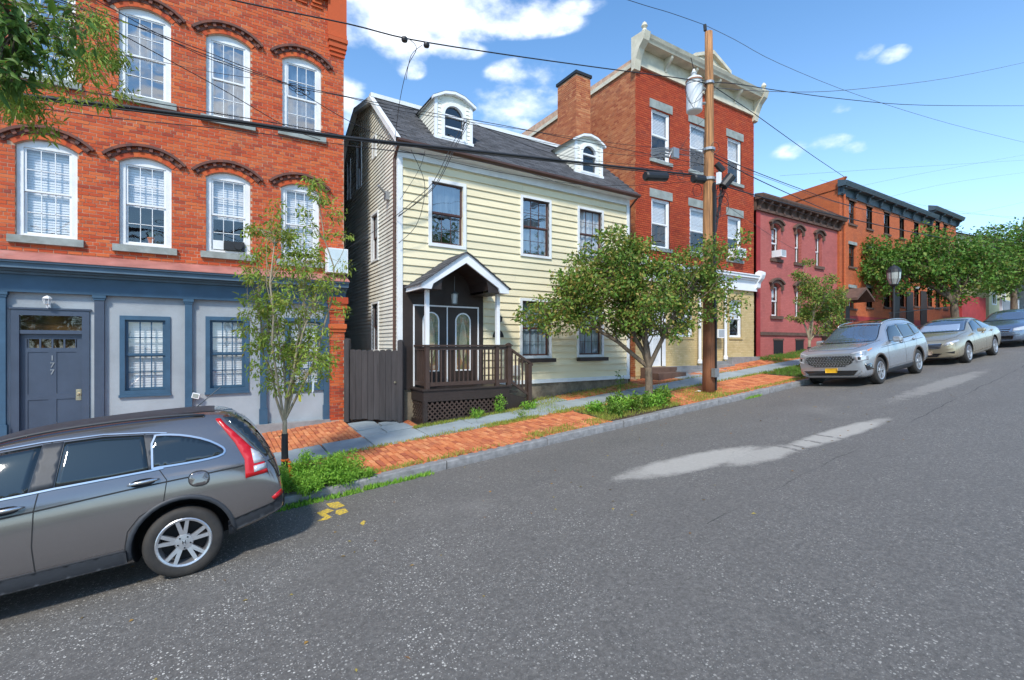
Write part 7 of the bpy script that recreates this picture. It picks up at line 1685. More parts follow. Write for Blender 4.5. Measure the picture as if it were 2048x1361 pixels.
T5 = blob_tree('street_tree', 'tall tree at the right edge in front of the light blue house', (45.5, 9.3, WALK(45.5, 9.3)), 2.4, .2, 30.2, 2052, 680,
    [(2015, 520, 48, 38), (2060, 560, 60, 60), (2020, 590, 40, 36), (2100, 520, 60, 60), (2000, 500, 22, 14)], 130, 9000, .17, L_big, crad=.75, limbs=5, seed=14, wr=.6, maxd=3)
for i, (s, n, h, sd_) in enumerate([(56, 9.5, 7, 21), (64, 8.8, 7.5, 22), (53, 16, 9, 23), (70, 15, 9, 24), (80, 10, 8, 25)]):
    z = G(s)
    blob_tree('background_tree', ['dense green tree farther up the street behind the right edge tree', 'second far street tree uphill of the light blue house', 'tree in the yards behind the pale yellow house', 'far tree rising behind the grey gabled house', 'last tree at the top of the hill'][i], (s, n, z), 2.5, .2, 10., 0, 0,
        [(0, -h*10*.62, 28, 22), (12, -h*10*.5, 20, 16), (-12, -h*10*.55, 20, 16), (0, -h*10*.8, 18, 14)], 60, 3500, .26, L_big, crad=1.0, limbs=4, seed=sd_, maxd=3)
# a tree behind the roofs
blob_tree('backyard_tree', 'tall tree in the back yard whose top shows between the chimney and the dormers', (17.3, 25, G(17)+.3), 5, .25, 10., 0, 0, [(0, -118, 14, 16), (-4, -95, 26, 20), (5, -80, 30, 20)], 50, 4500, .2, L_bright, crad=.9, limbs=4, seed=31, maxd=3)
# across the street, behind the viewer: they stand in the window reflections
for i, (s, n) in enumerate([(-7.5, -11.2), (3.5, -12.0), (14.5, -11.4), (27, -11.8)]):
    if i == 0: far0 = blob_tree('street_tree', 'full green street tree on the far side behind the camera', (s, n, G(s)), 1.9, .17, 10., 0, 0, [(0, -45, 26, 18), (-14, -38, 18, 14), (14, -40, 18, 14), (3, -58, 18, 12)], 70, 5000, .16, L_dark, crad=.7, limbs=5, seed=41, group='trees across the street')
    else:
        c = copy_tree(far0); c.location = (s, n, G(s)); c['_w'] = [s, n, G(s)]; c['label'] = ['', 'second green street tree across the street behind the camera', 'third green street tree across the street behind the camera', 'fourth green street tree across the street uphill of the camera'][i]; c.rotation_euler.z = i*1.3; c.scale = (1.35, 1.35, 1.5)
# branch of a tree beyond the left edge hanging over the parked SUV
TL = empty('overhanging_tree', (-5.4, 8.4, WALK(-5.4, 8.4)), 'dark leafy branches with pale drooping sprays hanging into the top left corner', 'tree')
t = MB(); t.tube([(-5.4, 8.4, -.45), (-5.35, 8.35, 1.5), (-5.2, 8.2, 3.4), (-4.6, 7.8, 4.9)], [.17, .14, .12, .10], 12)
def VP(px, py, dep): d = camdir(px, py); c_ = (d.x*SR + d.y*CR); return np.array([d.x/c_*dep, d.y/c_*dep, CAM_Z + d.z/c_*dep])
hub = np.array([-4.6, 7.8, 4.9]); cl = []; cy = []
for (px, py, rx, ry, dep, n_) in [(0, 60, 45, 60, 4.0, 16), (40, 110, 40, 50, 4.1, 14), (75, 40, 50, 40, 4.2, 13), (-100, 40, 110, 120, 4.1, 30), (10, 150, 22, 25, 4.0, 6), (55, 165, 14, 14, 4.2, 3)]:
    c0 = VP(px, py, dep); kk = 960/dep
    for _ in range(n_): g = rng.normal(size=3)*.55; cl.append(c0 + np.array([CR*g[0]*rx/kk, -SR*g[0]*rx/kk, g[2]*ry/kk]) + np.array([SR, CR, 0])*g[1]*.25)
for (px, py, rx, ry, dep, n_) in [(150, 40, 55, 55, 5.0, 12), (195, 110, 35, 45, 5.0, 8), (60, 210, 35, 22, 4.6, 7), (15, 195, 25, 20, 4.6, 4), (150, 150, 40, 25, 5.0, 5), (225, 150, 18, 20, 5.0, 3), (110, 90, 40, 30, 4.8, 6), (70, 235, 8, 18, 4.6, 3)]:
    c0 = VP(px, py, dep); kk = 960/dep
    for _ in range(n_): g = rng.normal(size=3)*.6; cy.append(c0 + np.array([CR*g[0]*rx/kk, -SR*g[0]*rx/kk, g[2]*ry/kk]) + np.array([SR, CR, 0])*g[1]*.3)
def arc_(a, b, r0, r1, n=9, lift=.35):
    a, b = np.array(a), np.array(b); P_ = []
    for i in range(n): q = i/(n-1); m_ = (a+b)/2 + np.array([0, 0, lift]); P_.append(tuple(a*(1-q)**2 + 2*q*(1-q)*m_ + b*q*q))
    t.tube(P_, [r0+(r1-r0)*i/(n-1) for i in range(n)], 5, cap=False); return P_
l1 = arc_(hub, VP(-80, 30, 4.1), .07, .02); l2 = arc_(hub, VP(40, 60, 4.1), .05, .012); l3 = arc_(hub, VP(130, 20, 4.9), .05, .01, lift=.5)
for c in cl: b = l1 if c[0] < VP(-30, 0, 4)[0] else l2; q = min(b[3:], key=lambda p: np.linalg.norm(np.array(p)-c)); t.tube([q, tuple((np.array(q)+c)/2 + np.array([0, 0, .05])), tuple(c)], [.008, .006, .003], 4, cap=False)
for c in cy: q = min(l3[4:] + l2[6:], key=lambda p: np.linalg.norm(np.array(p)-c)); t.tube([q, tuple((np.array(q)+c)/2 + np.array([0, 0, .12])), tuple(c)], [.006, .004, .002], 4, cap=False)
t.build('trunk', m_bark, TL, smooth=True)
P, D, U, ln, wd = cloud(cl, np.full(len(cl), .16), 1050, .11, .30, .75, .5); leaf_mesh('crown', P, D, U, ln, wd, L_dark, TL)
P, D, U, ln, wd = cloud(cy, np.full(len(cy), .14), 2800, .065, .24, .95, .5); leaf_mesh('drooping_sprays', P, D, U, ln, wd, L_yel, TL, label=None) if False else leaf_mesh('drooping_sprays', P, D, U, ln, wd, L_yel, TL)
# orange tape and white ribbon on the sapling
tp = MB(); x, y, z = 1.02, 8.45, WALK(1.0, 8.5); tp.tube([(x, y, z+.34), (x, y, z+.36)], .066, 12); tp.quad((x+.03, y-.06, z+.34), (x+.075, y-.06, z+.34), (x+.11, y-.10, z+.02), (x+.05, y-.08, z+.0)); o = tp.build('marker_tape', plain('orange tape', (.75, .16, .02), .5)); tag(o, 'orange marker tape tied low on the wrapped sapling trunk', 'tape')
wr_ = VP(625, 745, 7.7); rb = MB(); rb.quad(tuple(wr_), tuple(wr_ + np.array([.03, 0, 0])), tuple(wr_ + np.array([.02, 0, -.30])), tuple(wr_ + np.array([-.01, 0, -.34]))); o = rb.build('tree_ribbon', m_whitec); tag(o, 'white plastic ribbon hanging from a low sapling branch', 'ribbon')
wr_ = VP(597, 790, 7.6); rb = MB(); rb.quad(tuple(wr_), tuple(wr_ + np.array([.04, 0, 0])), tuple(wr_ + np.array([.04, 0, -.12])), tuple(wr_ + np.array([0, 0, -.10]))); o = rb.build('tree_tag', plain('yellow tag', (.8, .65, .05), .5)); tag(o, 'yellow tag hanging from the sapling fork', 'tag')

def grass(name, label, spots, n, h, mat, wid=.006, zf=WALK, spread=.05, cat=None):
    """spots: (s0,s1,n0,n1,weight)"""
    w = np.array([q[4]*abs(q[1]-q[0])*max(abs(q[3]-q[2]), .05) for q in spots]); k = rng.choice(len(spots), n, p=w/w.sum()); sp = np.array([q[:4] for q in spots])[k]
    s = sp[:, 0] + (sp[:, 1]-sp[:, 0])*rng.random(n); y = sp[:, 2] + (sp[:, 3]-sp[:, 2])*rng.random(n)
    cl_ = (np.sin(s*7.1)+np.sin(s*3.3+1)+np.sin(y*9+s*2))/3; keep = cl_ + rng.random(n)*1.3 > .35; s, y = s[keep], y[keep]; m = len(s)
    P = np.stack([s, y, np.array([zf(a, b) for a, b in zip(s, y)])-.01], axis=1); D = rng.normal(size=(m, 3))*.45; D[:, 2] = 1; U = rng.normal(size=(m, 3)); ln = h*(.5+rng.random(m)); o = leaf_mesh(name, P, D, U, ln, np.full(m, wid), mat, None, 'stuff', .1); tag(o, label); return o
grass('joint_grass', 'dry yellow green grass growing in the pavement joints', [(2.0, 24, 9.33, 9.48, 1.4), (-6, 7.6, 7.88, 7.97, .9), (2.2, 4.2, 7.85, 8.1, .5), (10.2, 16, 7.88, 8.05, 1.0), (3.9, 6.9, 10.28, 10.46, 2.2), (6.9, 11.6, 10.5, 11.2, .25), (5.2, 8, 9.25, 9.5, 1.4), (6.9, 11.6, 10.42, 10.5, .8), (5.5, 7.8, 7.95, 8.3, .7), (12, 20, 10.4, 10.5, .6), (11.0, 12.6, 8.1, 9.2, .35)], 17000, .07, L_grass, .012)
grass('bank_grass', 'patchy grass and weeds on the bare soil in front of the foundation', [(6.9, 11.6, 10.6, 11.25, .35), (6.3, 7.8, 9.5, 10.5, .4), (7.6, 10.1, 7.95, 9.3, 1.6), (9.8, 12.2, 8.0, 8.5, .7)], 7000, .08, L_grass, .009)
grass('verge_grass', 'bright green grass verge beside the silver SUV', [(16.0, 19.3, 7.92, 9.4, 1), (19.3, 27, 10.6, 11.8, .8), (20, 30, 7.95, 9.0, .5)], 16000, .11, L_lawn, .016)
grass('gutter_weeds', 'low weeds in the gutter along the kerb', [(2.05, 3.2, 7.55, 7.72, 1), (.4, 2.0, 7.5, 7.74, .5), (12.3, 13.0, 7.6, 7.74, .6)], 2600, .07, L_weed, .02, zf=ROAD)
def weed(name, label, s, n, h, r, leaves, size, mat, zf=WALK, wr=.4, stems=14):
    z = zf(s, n); root = empty(name, (s, n, z), label, 'plant'); m = MB(); tips = []
    for i in range(stems):
        a = random.uniform(0, 6.28); rr = r*random.uniform(.1, 1)**.5; hh = h*random.uniform(.6, 1)*(1-.35*(rr/r)**2); b = (s+rr*.55*math.cos(a), n+rr*.55*math.sin(a), z-.02); e = (s+rr*math.cos(a), n+rr*math.sin(a), z+hh); mid = tuple((p+q)/2 for p, q in zip(b, e)); m.tube([b, (mid[0], mid[1], mid[2]+.03), e], [.005, .004, .002], 4, cap=False)
        for q in (.35, .55, .75, .92, 1.0): tips.append(np.array(b)*(1-q) + np.array(e)*q)
    m.build('stems', mat, root); P, D, U, ln, wd = cloud(tips, np.full(len(tips), .085), leaves, size, wr, -.2, .8); leaf_mesh('leaves', P, D, U, ln, wd, mat, root); return root
WG = 'weeds growing at the kerb'
k_ = [(1.05, 8.05, .42, .32, 'ferny bright green weed nearest the grey SUV bumper'), (1.42, 8.1, .50, .36, 'tallest ferny weed bush at the kerb by the sapling'), (1.85, 8.15, .44, .32, 'rightmost ferny weed of the clump beside the sapling'), (1.25, 7.78, .30, .26, 'weed spilling over the kerb behind the grey SUV'), (1.75, 7.8, .26, .24, 'low weed over the kerb edge next to the yellow road marks'), (2.1, 7.84, .14, .14, 'small weed tuft on the kerb beyond the sapling clump')]
for (s, n, h, r, lb) in k_: weed('weed_bush', lb, s, n, h, r, 2600 if h > .2 else 600, .042, L_weed, wr=.35, stems=22)
for i, (s, n, h, r) in enumerate([(8.1, 8.25, .34, .24), (8.5, 8.5, .42, .26), (8.9, 8.3, .48, .26), (9.35, 8.2, .40, .25), (9.75, 8.35, .46, .25), (10.05, 8.6, .34, .2), (8.7, 8.9, .40, .24), (7.9, 8.8, .26, .2)]):
    weed('weed_plant', ['leftmost broad weed under the street tree', 'second leafy weed left of the tree trunk', 'bushy weed just left of the tree trunk', 'weed in front of the tree trunk near the kerb', 'bushy weed right of the tree trunk', 'small weed between the tree and the pole', 'weed behind the others toward the flagstones', 'low weed at the brick edge left of the tree'][i], s, n, h, r, 420, .075, L_weed if i % 2 else L_bright, wr=.38, stems=12)
weed('weed_stalk', 'tall thin weed stalk near the yellow house corner', 10.1, 10.2, .75, .10, 130, .06, L_bright, stems=3); weed('weed_stalk', 'single upright weed between the flagstones before the stairs', 6.2, 9.45, .32, .06, 70, .05, L_bright, stems=3)
weed('weed_plant', 'creeping weed climbing the porch lattice at the stairs', 6.15, 10.36, .55, .12, 260, .05, L_weed, stems=9); weed('weed_plant', 'leafy weed at the foot of the stair post', 7.0, 10.2, .18, .25, 300, .06, L_weed, stems=10); weed('weed_plant', 'grassy weed tuft along the porch front', 5.5, 10.33, .2, .22, 260, .07, L_weed, stems=10, wr=.2)
# fallen leaves
n_ = 240; s = rng.uniform(-1, 16, n_); y = rng.choice([1, 0], n_)*rng.uniform(3, 7.6, n_); y = np.where(y > 0, y, rng.uniform(8, 10.6, n_)); zz = np.array([(ROAD(a, b) + .006) if b < 7.7 else (WALK(a, b) + .015) for a, b in zip(s, y)])
P = np.stack([s, y, zz], axis=1); D = rng.normal(size=(n_, 3)); D[:, 2] = .05; U = rng.normal(size=(n_, 3))*.25; U[:, 2] = 1; o = leaf_mesh('fallen_leaves', P, D, U, rng.uniform(.025, .06, n_), rng.uniform(.015, .035, n_), L_dead, None, 'stuff', .15); tag(o, 'small fallen leaves scattered over road and pavement')
# ================================================================ utility pole, cables, lamp
m_wood = M('weathered pole wood', (.44, .21, .085), .8, .45, 3, .6, 20, sc3=(9, 9, .35), dirt=((.10, .055, .03), .75), bdist=.02); m_woodt = m_wood
_t = m_wood.node_tree; _b = _t.nodes['Principled BSDF']; _src = _b.inputs['Base Color'].links[0].from_socket; _g = N(_t, 'ShaderNodeNewGeometry'); _sp = N(_t, 'ShaderNodeSeparateXYZ'); _t.links.new(_g.outputs['Position'], _sp.inputs[0])
_k = mth(_t, 'MULTIPLY', mth(_t, 'SUBTRACT', mth(_t, 'ADD', 4.6, mth(_t, 'MULTIPLY', noise_n(_t, 2, 4), 1.6)), _sp.outputs[2]), .55, clamp=True)      # creosote left in the lower shaft
_t.links.new(mixc(_t, mth(_t, 'MULTIPLY', _k, .8), _src, (.19, .065, .03)), _b.inputs['Base Color'])
PS, PN = 11.93, 8.52; pz = WALK(PS, PN); kp = 960/(PS*SR + PN*CR); ptop = pz + .0 + (785-65)/kp
pole = empty('utility_pole', (PS, PN, pz), 'tall weathered wooden utility pole by the kerb carrying the cables', 'pole')
mb = MB(); n_ = 14; mb.tube([(PS + .02*math.sin(i*.7), PN, pz - .1 + (ptop-pz+.1)*i/n_) for i in range(n_+1)], [.185 - .08*i/n_ for i in range(n_+1)], 16); mb.build('pole_shaft', m_wood, pole, smooth=True)
def PZ(py): return pz + (785-py)/kp
def on_pole(u, py, d=0): return (PS + CR*u/kp + SR*d, PN - SR*u/kp + CR*d, PZ(py))      # u: offset to the right of the shaft, in the picture's measure
part(MB().tube([on_pole(-3, 95), on_pole(-7, 60)], .02, 6).tube([on_pole(-7, 62), on_pole(-8, 50)], .045, 8), 'pin_insulator', m_black, pole)
for py in (170, 303, 362): part(MB().tube([on_pole(0, py), on_pole(0, py-5)], .145 + .0002*(py-170), 14), 'pole_band', m_gray, pole)
part(MB().box(-.03, .03, -.03, .03, 0, (640-370)/kp*1.0, T=lambda x, y, z: (PS-.02+x, PN-.19+y, PZ(640)+z)), 'ground_conduit', m_black, pole); part(MB().tube([on_pole(10, 780, -.15), on_pole(10, 640, -.15), on_pole(8, 480, -.14)], .03, 6), 'riser_pipe', m_black, pole)
part(MB().box(-.09, .09, -.06, .06, -.12, .12, T=lambda x, y, z: (PS-.05+x, PN-.24+y, PZ(745)+z)), 'junction_box', m_gray, pole)
mb = MB()
for i in range(12):
    a = i*2.4; mb.tube([on_pole(10+random.uniform(-3, 10), 340+i*3, -.1), on_pole(18+random.uniform(-6, 14), 365+random.uniform(-10, 20), -.15), on_pole(12+random.uniform(-6, 12), 400+random.uniform(-15, 40), -.1), on_pole(8+random.uniform(-2, 6), 440+random.uniform(-10, 30), -.12)], .010, 5)
for (u, py, r) in ((20, 415, 15), (24, 400, 10), (-60, 355, 6), (14, 380, 12), (-27, 385, 9), (8, 300, 8)): mb.tube([on_pole(u + r*math.cos(t_), py + r*1.4*math.sin(t_), -.15) for t_ in np.linspace(0, 6.28, 15)], .008, 4, cap=False)
part(mb, 'cable_tangle', m_black, pole, kind='stuff')
part(MB().tube([on_pole(22, 378, -.2), on_pole(38, 358, -.2)], .13, 10), 'cable_drum', m_black, pole); part(MB().box(-.05, .05, -.05, .05, -.16, .16, T=lambda x, y, z: tuple(Vector(on_pole(14, 362, -.2)) + Vector((x, y, z)))), 'fuse_box', m_whitec, pole); part(MB().tube([on_pole(12, 330, -.1), on_pole(26, 346, -.1)], .09, 8), 'splice_can', m_black, pole)
# transformer hung on the left of the pole
tx, ty, _ = on_pole(-29, 200); tz0, tz1 = PZ(225), PZ(158)
tr = empty('transformer', (tx, ty, tz0), 'pale grey cylindrical transformer hung on the left side of the utility pole', 'transformer'); m_tr = M('pale grey enamel', (.66, .68, .68), .4, .06, 4, .05, dirt=((.35, .25, .18), .3))
mb = MB(); mb.lathe([(.19, tz0), (.215, tz0+.03), (.215, tz1-.12), (.235, tz1-.11), (.235, tz1-.06), (.20, tz1), (.08, tz1+.05), (0, tz1+.06)], tx, ty, 24); o = part(mb, 'tank', m_tr, tr)
mb = MB(); mb.lathe([(.238, tz1-.105), (.242, tz1-.085), (.238, tz1-.062)], tx, ty, 24); part(mb, 'lid_band', M('rusty band', (.28, .12, .06), .8), tr)
mb = MB(); mb.lathe([(.06, tz1+.03), (.085, tz1+.08), (.05, tz1+.11), (.085, tz1+.15), (.05, tz1+.19), (.03, tz1+.26)], tx-.02, ty, 12); part(mb, 'bushing', m_tr, tr)
part(MB().tube([(tx, ty, tz1-.3), (PS, PN, tz1-.3)], .04, 6).tube([(tx, ty, tz0+.25), (PS, PN, tz0+.25)], .04, 6), 'mounting_arm', m_gray, tr); part(MB().tube([(tx-.02, ty, tz1+.25), (tx-.15, ty, tz1+.55)], .01, 5), 'lead', m_black, tr)
m_cable = plain('black cable', (.016, .016, .018), .55); m_cable2 = plain('weathered grey cable', (.10, .10, .11), .6)
cab_n = 0
def cable(pts, r, label, n=8.5, mat=None, group='cables strung from the utility pole', smooth=4):
    """pts: (px, py[, n]) as seen in the photograph, each at its own distance n from the viewer's side"""
    P_ = []
    for p in pts:
        if len(p) == 3 and p[2] == 'pole': P_.append(np.array(on_pole(p[0]-1417, p[1]))); continue
        nn = p[2] if len(p) == 3 else n; P_.append(np.array([WX(p[0], nn), nn, WZ(p[0], p[1], nn)]))
    Q = []
    for i in range(len(P_)-1):
        a = P_[max(i-1, 0)]; b, c = P_[i], P_[i+1]; d = P_[min(i+2, len(P_)-1)]
        for j in range(smooth):
            t_ = j/smooth; Q.append(.5*((2*b) + (-a+c)*t_ + (2*a-5*b+4*c-d)*t_*t_ + (-a+3*b-3*c+d)*t_**3))
    Q.append(P_[-1]); mb = MB(); mb.tube([tuple(q) for q in Q], r, 6); o = mb.build('overhead_cable', mat or m_cable, None, smooth=True); tag(o, label, 'cable', group); return o
cable([(-420, 122), (0, 185), (240, 213), (480, 244), (700, 276), (1000, 308), (1290, 340), (1405, 352, 'pole')], .027, 'thickest black cable bundle crossing the brick wall and yellow roof to the pole')
cable([(-420, 130), (0, 190), (240, 219), (480, 249), (700, 280), (1000, 312), (1290, 344), (1405, 356, 'pole')], .012, 'second black cable lashed just under the thickest bundle')
cable([(-300, 190), (0, 208), (240, 238), (480, 262), (700, 292), (850, 310)], .006, 'thin wire sagging below the thick bundle on the brick wall')
cable([(-300, 60), (0, 150), (300, 205), (573, 250), (800, 290), (1100, 322), (1405, 345, 'pole')], .007, 'thin wire running just above the thick bundle')
cable([(573, 168, 10.3), (800, 215, 9.8), (1000, 250, 9.4), (1200, 290, 9), (1410, 330, 'pole')], .007, 'wire from the window splice passing behind the dormers to the pole')
cable([(-100, -60, 8.8), (300, 62, 9.2), (611, 183, 10.3)], .006, 'upper left wire ending at the window splice')
cable([(800, 300, 10.9), (1000, 345, 10.4), (1200, 372, 9.8), (1405, 362, 'pole')], .007, 'wire sagging below the yellow house gutter to the pole')
cable([(-500, -260), (100, -90), (462, 0), (695, 48), (820, 79), (1000, 108), (1200, 136), (1380, 160), (1414, 170, 'pole')], .012, 'upper black cable crossing the sky above the yellow house to the pole')
cable([(900, -120), (1255, 0), (1340, 26), (1408, 50, 'pole')], .007, 'top wire running up left from the pole tip')
cable([(1408, 50, 'pole'), (1470, 80, 8.6), (1560, 128, 8.6), (1720, 192, 8.6), (1900, 248, 8.6), (2048, 285, 8.6)], .007, 'top wire running down right from the pole tip', mat=m_cable2)
cable([(1417, 165, 'pole'), (1470, 168, 8.5), (1560, 182, 8.5), (1700, 200, 8.5), (1850, 211, 8.5), (2060, 212, 8.5)], .012, 'black cable sagging right from the pole across the sky')
cable([(1417, 175, 'pole'), (1560, 184, 8.5), (1700, 180, 8.3), (1900, 156, 8.0), (2060, 123, 7.8)], .009, 'cable rising to the upper right from the pole', mat=m_cable2)
cable([(1422, 170, 'pole'), (1500, 222, 9.0), (1560, 265, 9.6), (1630, 315, 10.3), (1690, 355, 11.3)], .012, 'service cable from the pole to the corner of the long brick row')
cable([(1420, 305, 'pole'), (1500, 340, 8.6), (1600, 378, 8.7), (1700, 412, 8.8), (1850, 448, 9.0), (2000, 480, 9.0)], .011, 'upper black cable running right below the transformer')
cable([(1420, 310, 'pole'), (1500, 352, 8.6), (1600, 398, 9.4), (1690, 436, 11.0)], .014, 'cable dropping from the pole to the pink house cornice')
cable([(1425, 365, 'pole'), (1500, 388, 8.6), (1600, 415, 8.7), (1700, 438, 8.8), (1850, 470, 9.0), (2000, 497, 9.0)], .019, 'thick lower bundle running right past the pink house')
cable([(1425, 345, 'pole'), (1520, 400, 8.8), (1600, 425, 10), (1665, 450, 11.3)], .006, 'thin service wire to the top of the pink house')
cable([(1430, 330, 'pole'), (1520, 352, 8.6), (1640, 396, 8.8), (1760, 428, 9.0)], .006, 'thin wire between the upper and lower cables right of the pole', mat=m_cable2)
cable([(1430, 395, 'pole'), (1480, 430, 9), (1540, 470, 10), (1590, 500, 11.5)], .006, 'loose service wire slanting down across the deep red wall')
for i, (a, b, c) in enumerate([((1560, 352, 9), (1800, 336, 9), (2060, 320, 9)), ((1690, 420, 9.5), (1880, 370, 9), (2060, 344, 9)), ((1905, 425, 12), (1940, 427, 9), (2060, 402, 9)), ((1905, 425, 12), (1960, 430, 9), (2060, 436, 9)), ((1640, 360, 9.5), (1850, 412, 9.2), (2060, 442, 9)), ((1690, 380, 11), (1820, 352, 10), (2060, 308, 9))]):
    cable([a, b, c], .004, ['faint thin wire above the long brick row', 'faint wire rising right from the brick row cornice', 'thin wire from the far cornice up to the right edge', 'thin wire nearly level from the far cornice to the right edge', 'thin wire slanting down over the brick row windows', 'highest faint wire over the brick row'][i], mat=m_cable2, group='thin wires over the brick row')
# house service drops, left
cable([(-200, -150, 8.6), (145, -2, 8.8), (245, 42, 9.2), (424, 115, 9.8), (573, 168, 10.3), (611, 180, 10.4), (695, 195, 10.6), (800, 222, 10.8), (930, 243, 11.1)], .007, 'service wire from upper left to the first dormer')
cable([(-200, -120, 8.6), (141, 8, 8.8), (229, 61, 9.2), (340, 122, 9.7), (451, 183, 10.2), (573, 254, 10.8), (640, 280, 9.5)], .007, 'service wire slanting down to the thick bundle over the third window')
cable([(-100, -150, 8.6), (191, 0, 9.0), (329, 75, 9.6), (424, 120, 10.0), (573, 170, 10.3)], .006, 'second slanting wire crossing the top floor windows')
cable([(60, 100, 12.3), (248, 111, 11.8), (424, 145, 11), (573, 166, 10.4)], .005, 'nearly level thin wire across the top floor of the brick building')
cable([(573, 168, 10.3), (611, 191, 10.5), (695, 241, 10.8), (790, 286, 11.0)], .007, 'wire from the splice down to the gutter corner of the yellow house')
mb = MB()
for (cx_, cy_, r) in ((590, 178, 13), (600, 185, 10), (612, 182, 8)): mb.tube([(WX(cx_+r*math.cos(a), 10.4), 10.4, WZ(600, cy_+r*.6*math.sin(a), 10.4)) for a in np.linspace(0, 6.28, 13)], .007, 4, cap=False)
tag(mb.build('wire_splice', m_cable), 'tangled wire splice in front of the last top floor window', 'splice')
for i, (sx, sy) in enumerate([(0, 0), (5, 3), (9, 2)]): cable([(930+sx, 243+sy, 11.1), (903+sx, 292+sy, 10.9), (868+sx, 362+sy, 10.9), (830+sx, 400+sy, 11.0), (797, 428+sy*2, 11.1)], .008, ['leftmost of three service wires dropping from the dormer to the corner board', 'middle of three service wires dropping from the dormer', 'rightmost of three service wires dropping from the dormer'][i])
cable([(797, 428, 11.1), (760, 455, 11.6), (700, 495, 12.0)], .007, 'wire running on from the corner board into the gap')
for i, (y0, y1, y2) in enumerate([(243, 262, 300), (246, 282, 306), (240, 300, 330)]): cable([(930, y0, 11.1), (1100, y1+6, 10.6), (1270, y1+30, 9.6), (1412, y2, 'pole')], .006, ['upper service wire from dormer to pole', 'middle service wire from dormer to pole', 'lowest sagging service wire from dormer to pole'][i])
cable([(820, 80, 8.5), (833, 98, 8.6), (815, 135, 9.2), (800, 200, 10), (790, 276, 11.0)], .006, 'thin drop wire from the upper cable to the yellow house corner')
cable([(845, 90, 8.5), (822, 112, 8.6), (812, 160, 8.9)], .005, 'short loop hanging under the upper cable splice')
cable([(822, 300, 10.9), (848, 360, 10.9), (846, 410, 10.9), (830, 455, 11.0), (797, 487, 11.15)], .007, 'loop of wire hanging in front of the upper left clapboards')
cable([(850, 302, 10.9), (838, 340, 10.9), (800, 400, 11.1)], .005, 'thin wire beside the hanging loop'); cable([(700, 292, 8.5), (1000, 330, 9.5), (1150, 374, 11.1), (1262, 376, 11.1)], .005, 'thin wire along the eave of the yellow house')
for (px, py) in ((809, 80), (853, 91)): 
    w = np.array([WX(px, 8.45), 8.45, WZ(px, py, 8.45)]); part_ = MB(); part_.lathe([(.0, w[2]-.05), (.05, w[2]-.03), (.06, w[2]), (.05, w[2]+.04), (0, w[2]+.05)], w[0], w[1], 10); o = part_.build('cable_clamp', m_black); tag(o, ['left', 'right'][px > 830] + ' black clamp on the upper cable above the yellow house', 'clamp', 'clamps on the upper cable')
for (a, b, py, lb) in ((1290, 1333, 352, 'long black splice case hanging on the thick bundle left of the pole'), (1386, 1408, 357, 'short black splice case next to the pole')):
    x0, x1 = WX(a, 8.45), WX(b, 8.45); z0, z1 = WZ(a, py, 8.45), WZ(b, py+3, 8.45); o = MB().tube([(x0, 8.45, z0), (x0+.04, 8.45, z0), (x1-.04, 8.45, z1), (x1, 8.45, z1)], [.09, .12, .12, .09], 12).build('splice_case', m_black); tag(o, lb, 'splice case', 'splice cases on the cable bundle')
# pale bundle of old cable and a grey box on the span beside the pole
bz = lambda px, py, n_=8.6: (WX(px, n_), n_, WZ(px, py, n_)); mb = MB()
for i in range(9): mb.tube([bz(1303+random.uniform(-3, 3), 298+i*2.2), bz(1320, 294+i*2.4+random.uniform(-3, 3)), bz(1338, 297+i*2.2+random.uniform(-2, 2)), bz(1345, 302+random.uniform(-3, 3))], .012, 4)
o = mb.build('cable_coil', m_gray); tag(o, 'pale grey coil of cable in front of the left top storey window', 'cable coil')
o = MB().box(-.11, .11, -.05, .05, -.13, .13, T=lambda x, y, z: tuple(Vector(bz(1350, 307)) + Vector((x, y, z)))).build('cable_box', m_gray); tag(o, 'small grey box between the cable coil and the pole', 'junction box')
cable([(1345, 303, 8.6), (1375, 312, 8.6), (1412, 305, 'pole')], .010, 'pale cable joining the coil to the pole', mat=m_cable2); cable([(1310, 310, 8.6), (1365, 300, 8.6), (1412, 318, 'pole')], .008, 'second pale cable beside the coil', mat=m_cable2); cable([(1360, 300, 8.6), (1385, 262, 8.5), (1412, 235, 'pole')], .006, 'wire rising from the grey box to the transformer')
for i, (a, b) in enumerate([((1395, 168), (1386, 215)), ((1404, 166), (1380, 206))]): cable([(1416, 168, 'pole'), (a[0]-2, a[1]+30, 8.35), (b[0], b[1], 8.3), (1372, 170, 8.35), (1416, 160, 'pole')], .006, ['wire loop across the face of the transformer', 'second wire loop across the transformer'][i])
# mast insulator at the first dormer
w = bz(930, 243, 11.1); o = MB().tube([w, (w[0]+.05, 11.35, w[2]-.12)], .02, 6).lathe([(0, w[2]-.06), (.05, w[2]-.03), (.05, w[2]+.03), (0, w[2]+.06)], w[0], w[1], 8).build('service_bracket', m_gray); tag(o, 'cable bracket on the right cheek of the first dormer', 'bracket')
# electric fittings and conduits on the yellow side wall
w = (YL-.06, 11.9, 6.1); o = MB().box(YL-.12, YL, 11.85, 12.0, 5.95, 6.15).tube([(YL-.1, 11.9, 6.1), (YL-.35, 11.7, 6.2)], .03, 6).build('wall_flood_lamp', m_gray); tag(o, 'grey flood lamp high on the side wall of the yellow house', 'light')
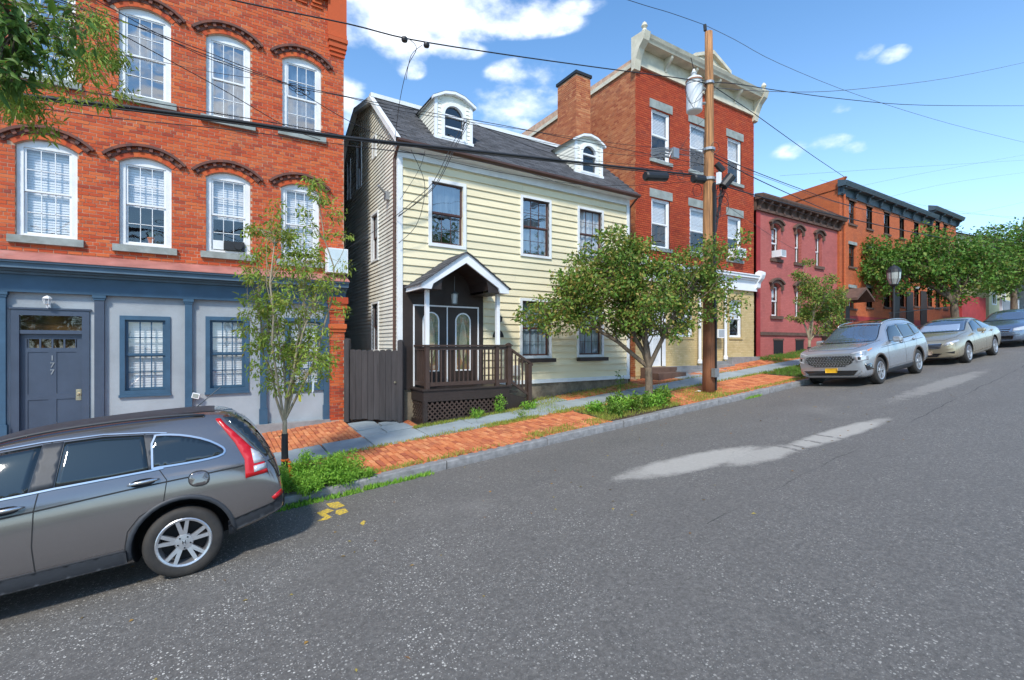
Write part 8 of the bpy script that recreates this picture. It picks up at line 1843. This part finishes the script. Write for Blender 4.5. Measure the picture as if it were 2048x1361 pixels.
# street lamp
ls, ln_ = 23.8, 8.35; lz = WALK(ls, ln_); kk = 960/(ls*SR+ln_*CR); SLm = empty('street_lamp', (ls, ln_, lz), 'black post lamp with a globe lantern standing before the brick row', 'street lamp'); hl = (735-530)/kk
zt_ = WZ(1790, 530, ln_); hl = zt_ - lz
part(MB().lathe([(.15, lz-.05), (.15, lz+.25), (.10, lz+.35), (.07, lz+.6), (.045, lz+.75), (.038, zt_-1.0), (.055, zt_-.95), (.04, zt_-.9)], ls, ln_, 14), 'lamp_post', m_black, SLm)
part(MB().lathe([(.10, zt_-.90), (.16, zt_-.82), (.05, zt_-.80)], ls, ln_, 14).lathe([(.26, zt_-.33), (.24, zt_-.22), (.12, zt_-.08), (.03, zt_-.04), (.03, zt_), (0, zt_+.02)], ls, ln_, 14), 'lantern_cap', m_black, SLm)
part(MB().lathe([(.13, zt_-.82), (.22, zt_-.60), (.24, zt_-.33)], ls, ln_, 14), 'lantern_globe', plain('smoky lamp glass', (.34, .35, .33), .15, coat=1), SLm)
mb = MB()
for k in range(6): t_ = math.pi*k/3; mb.tube([(ls+.135*math.cos(t_), ln_+.135*math.sin(t_), zt_-.82), (ls+.228*math.cos(t_), ln_+.228*math.sin(t_), zt_-.60), (ls+.248*math.cos(t_), ln_+.248*math.sin(t_), zt_-.33)], .012, 4)
part(mb, 'lantern_ribs', m_black, SLm)
# litter
def litter(px, py, lb, on_walk=True, sz=.09):
    d = camdir(px, py); zc_ = CAM_Z - (.06 if on_walk else -.1); t_ = zc_/(-d.z + SL*d.x); s, n = d.x*t_, d.y*t_; z = WALK(s, n) if on_walk else ROAD(s, n)
    mb = MB(); r = random.Random(px)
    pts = [(s+sz*math.cos(a)*r.uniform(.6, 1.3), n+sz*.6*math.sin(a)*r.uniform(.6, 1.3), z+.006+r.uniform(0, .045)) for a in np.linspace(0, 5.7, 9)]; c_ = (s, n, z+.05)
    for a, b in zip(pts, pts[1:]+pts[:1]): mb.poly([a, b, c_])
    o = mb.build('litter', m_whitec); tag(o, lb, 'litter')
litter(682, 838, 'crumpled white paper at the foot of the gate'); litter(1397, 783, 'crushed white cup beside the utility pole', sz=.12); litter(1641, 769, 'white scrap on the road under the silver SUV nose', False, .08)
for o in list(bpy.data.objects):
    if '_w' in o: del o['_w']
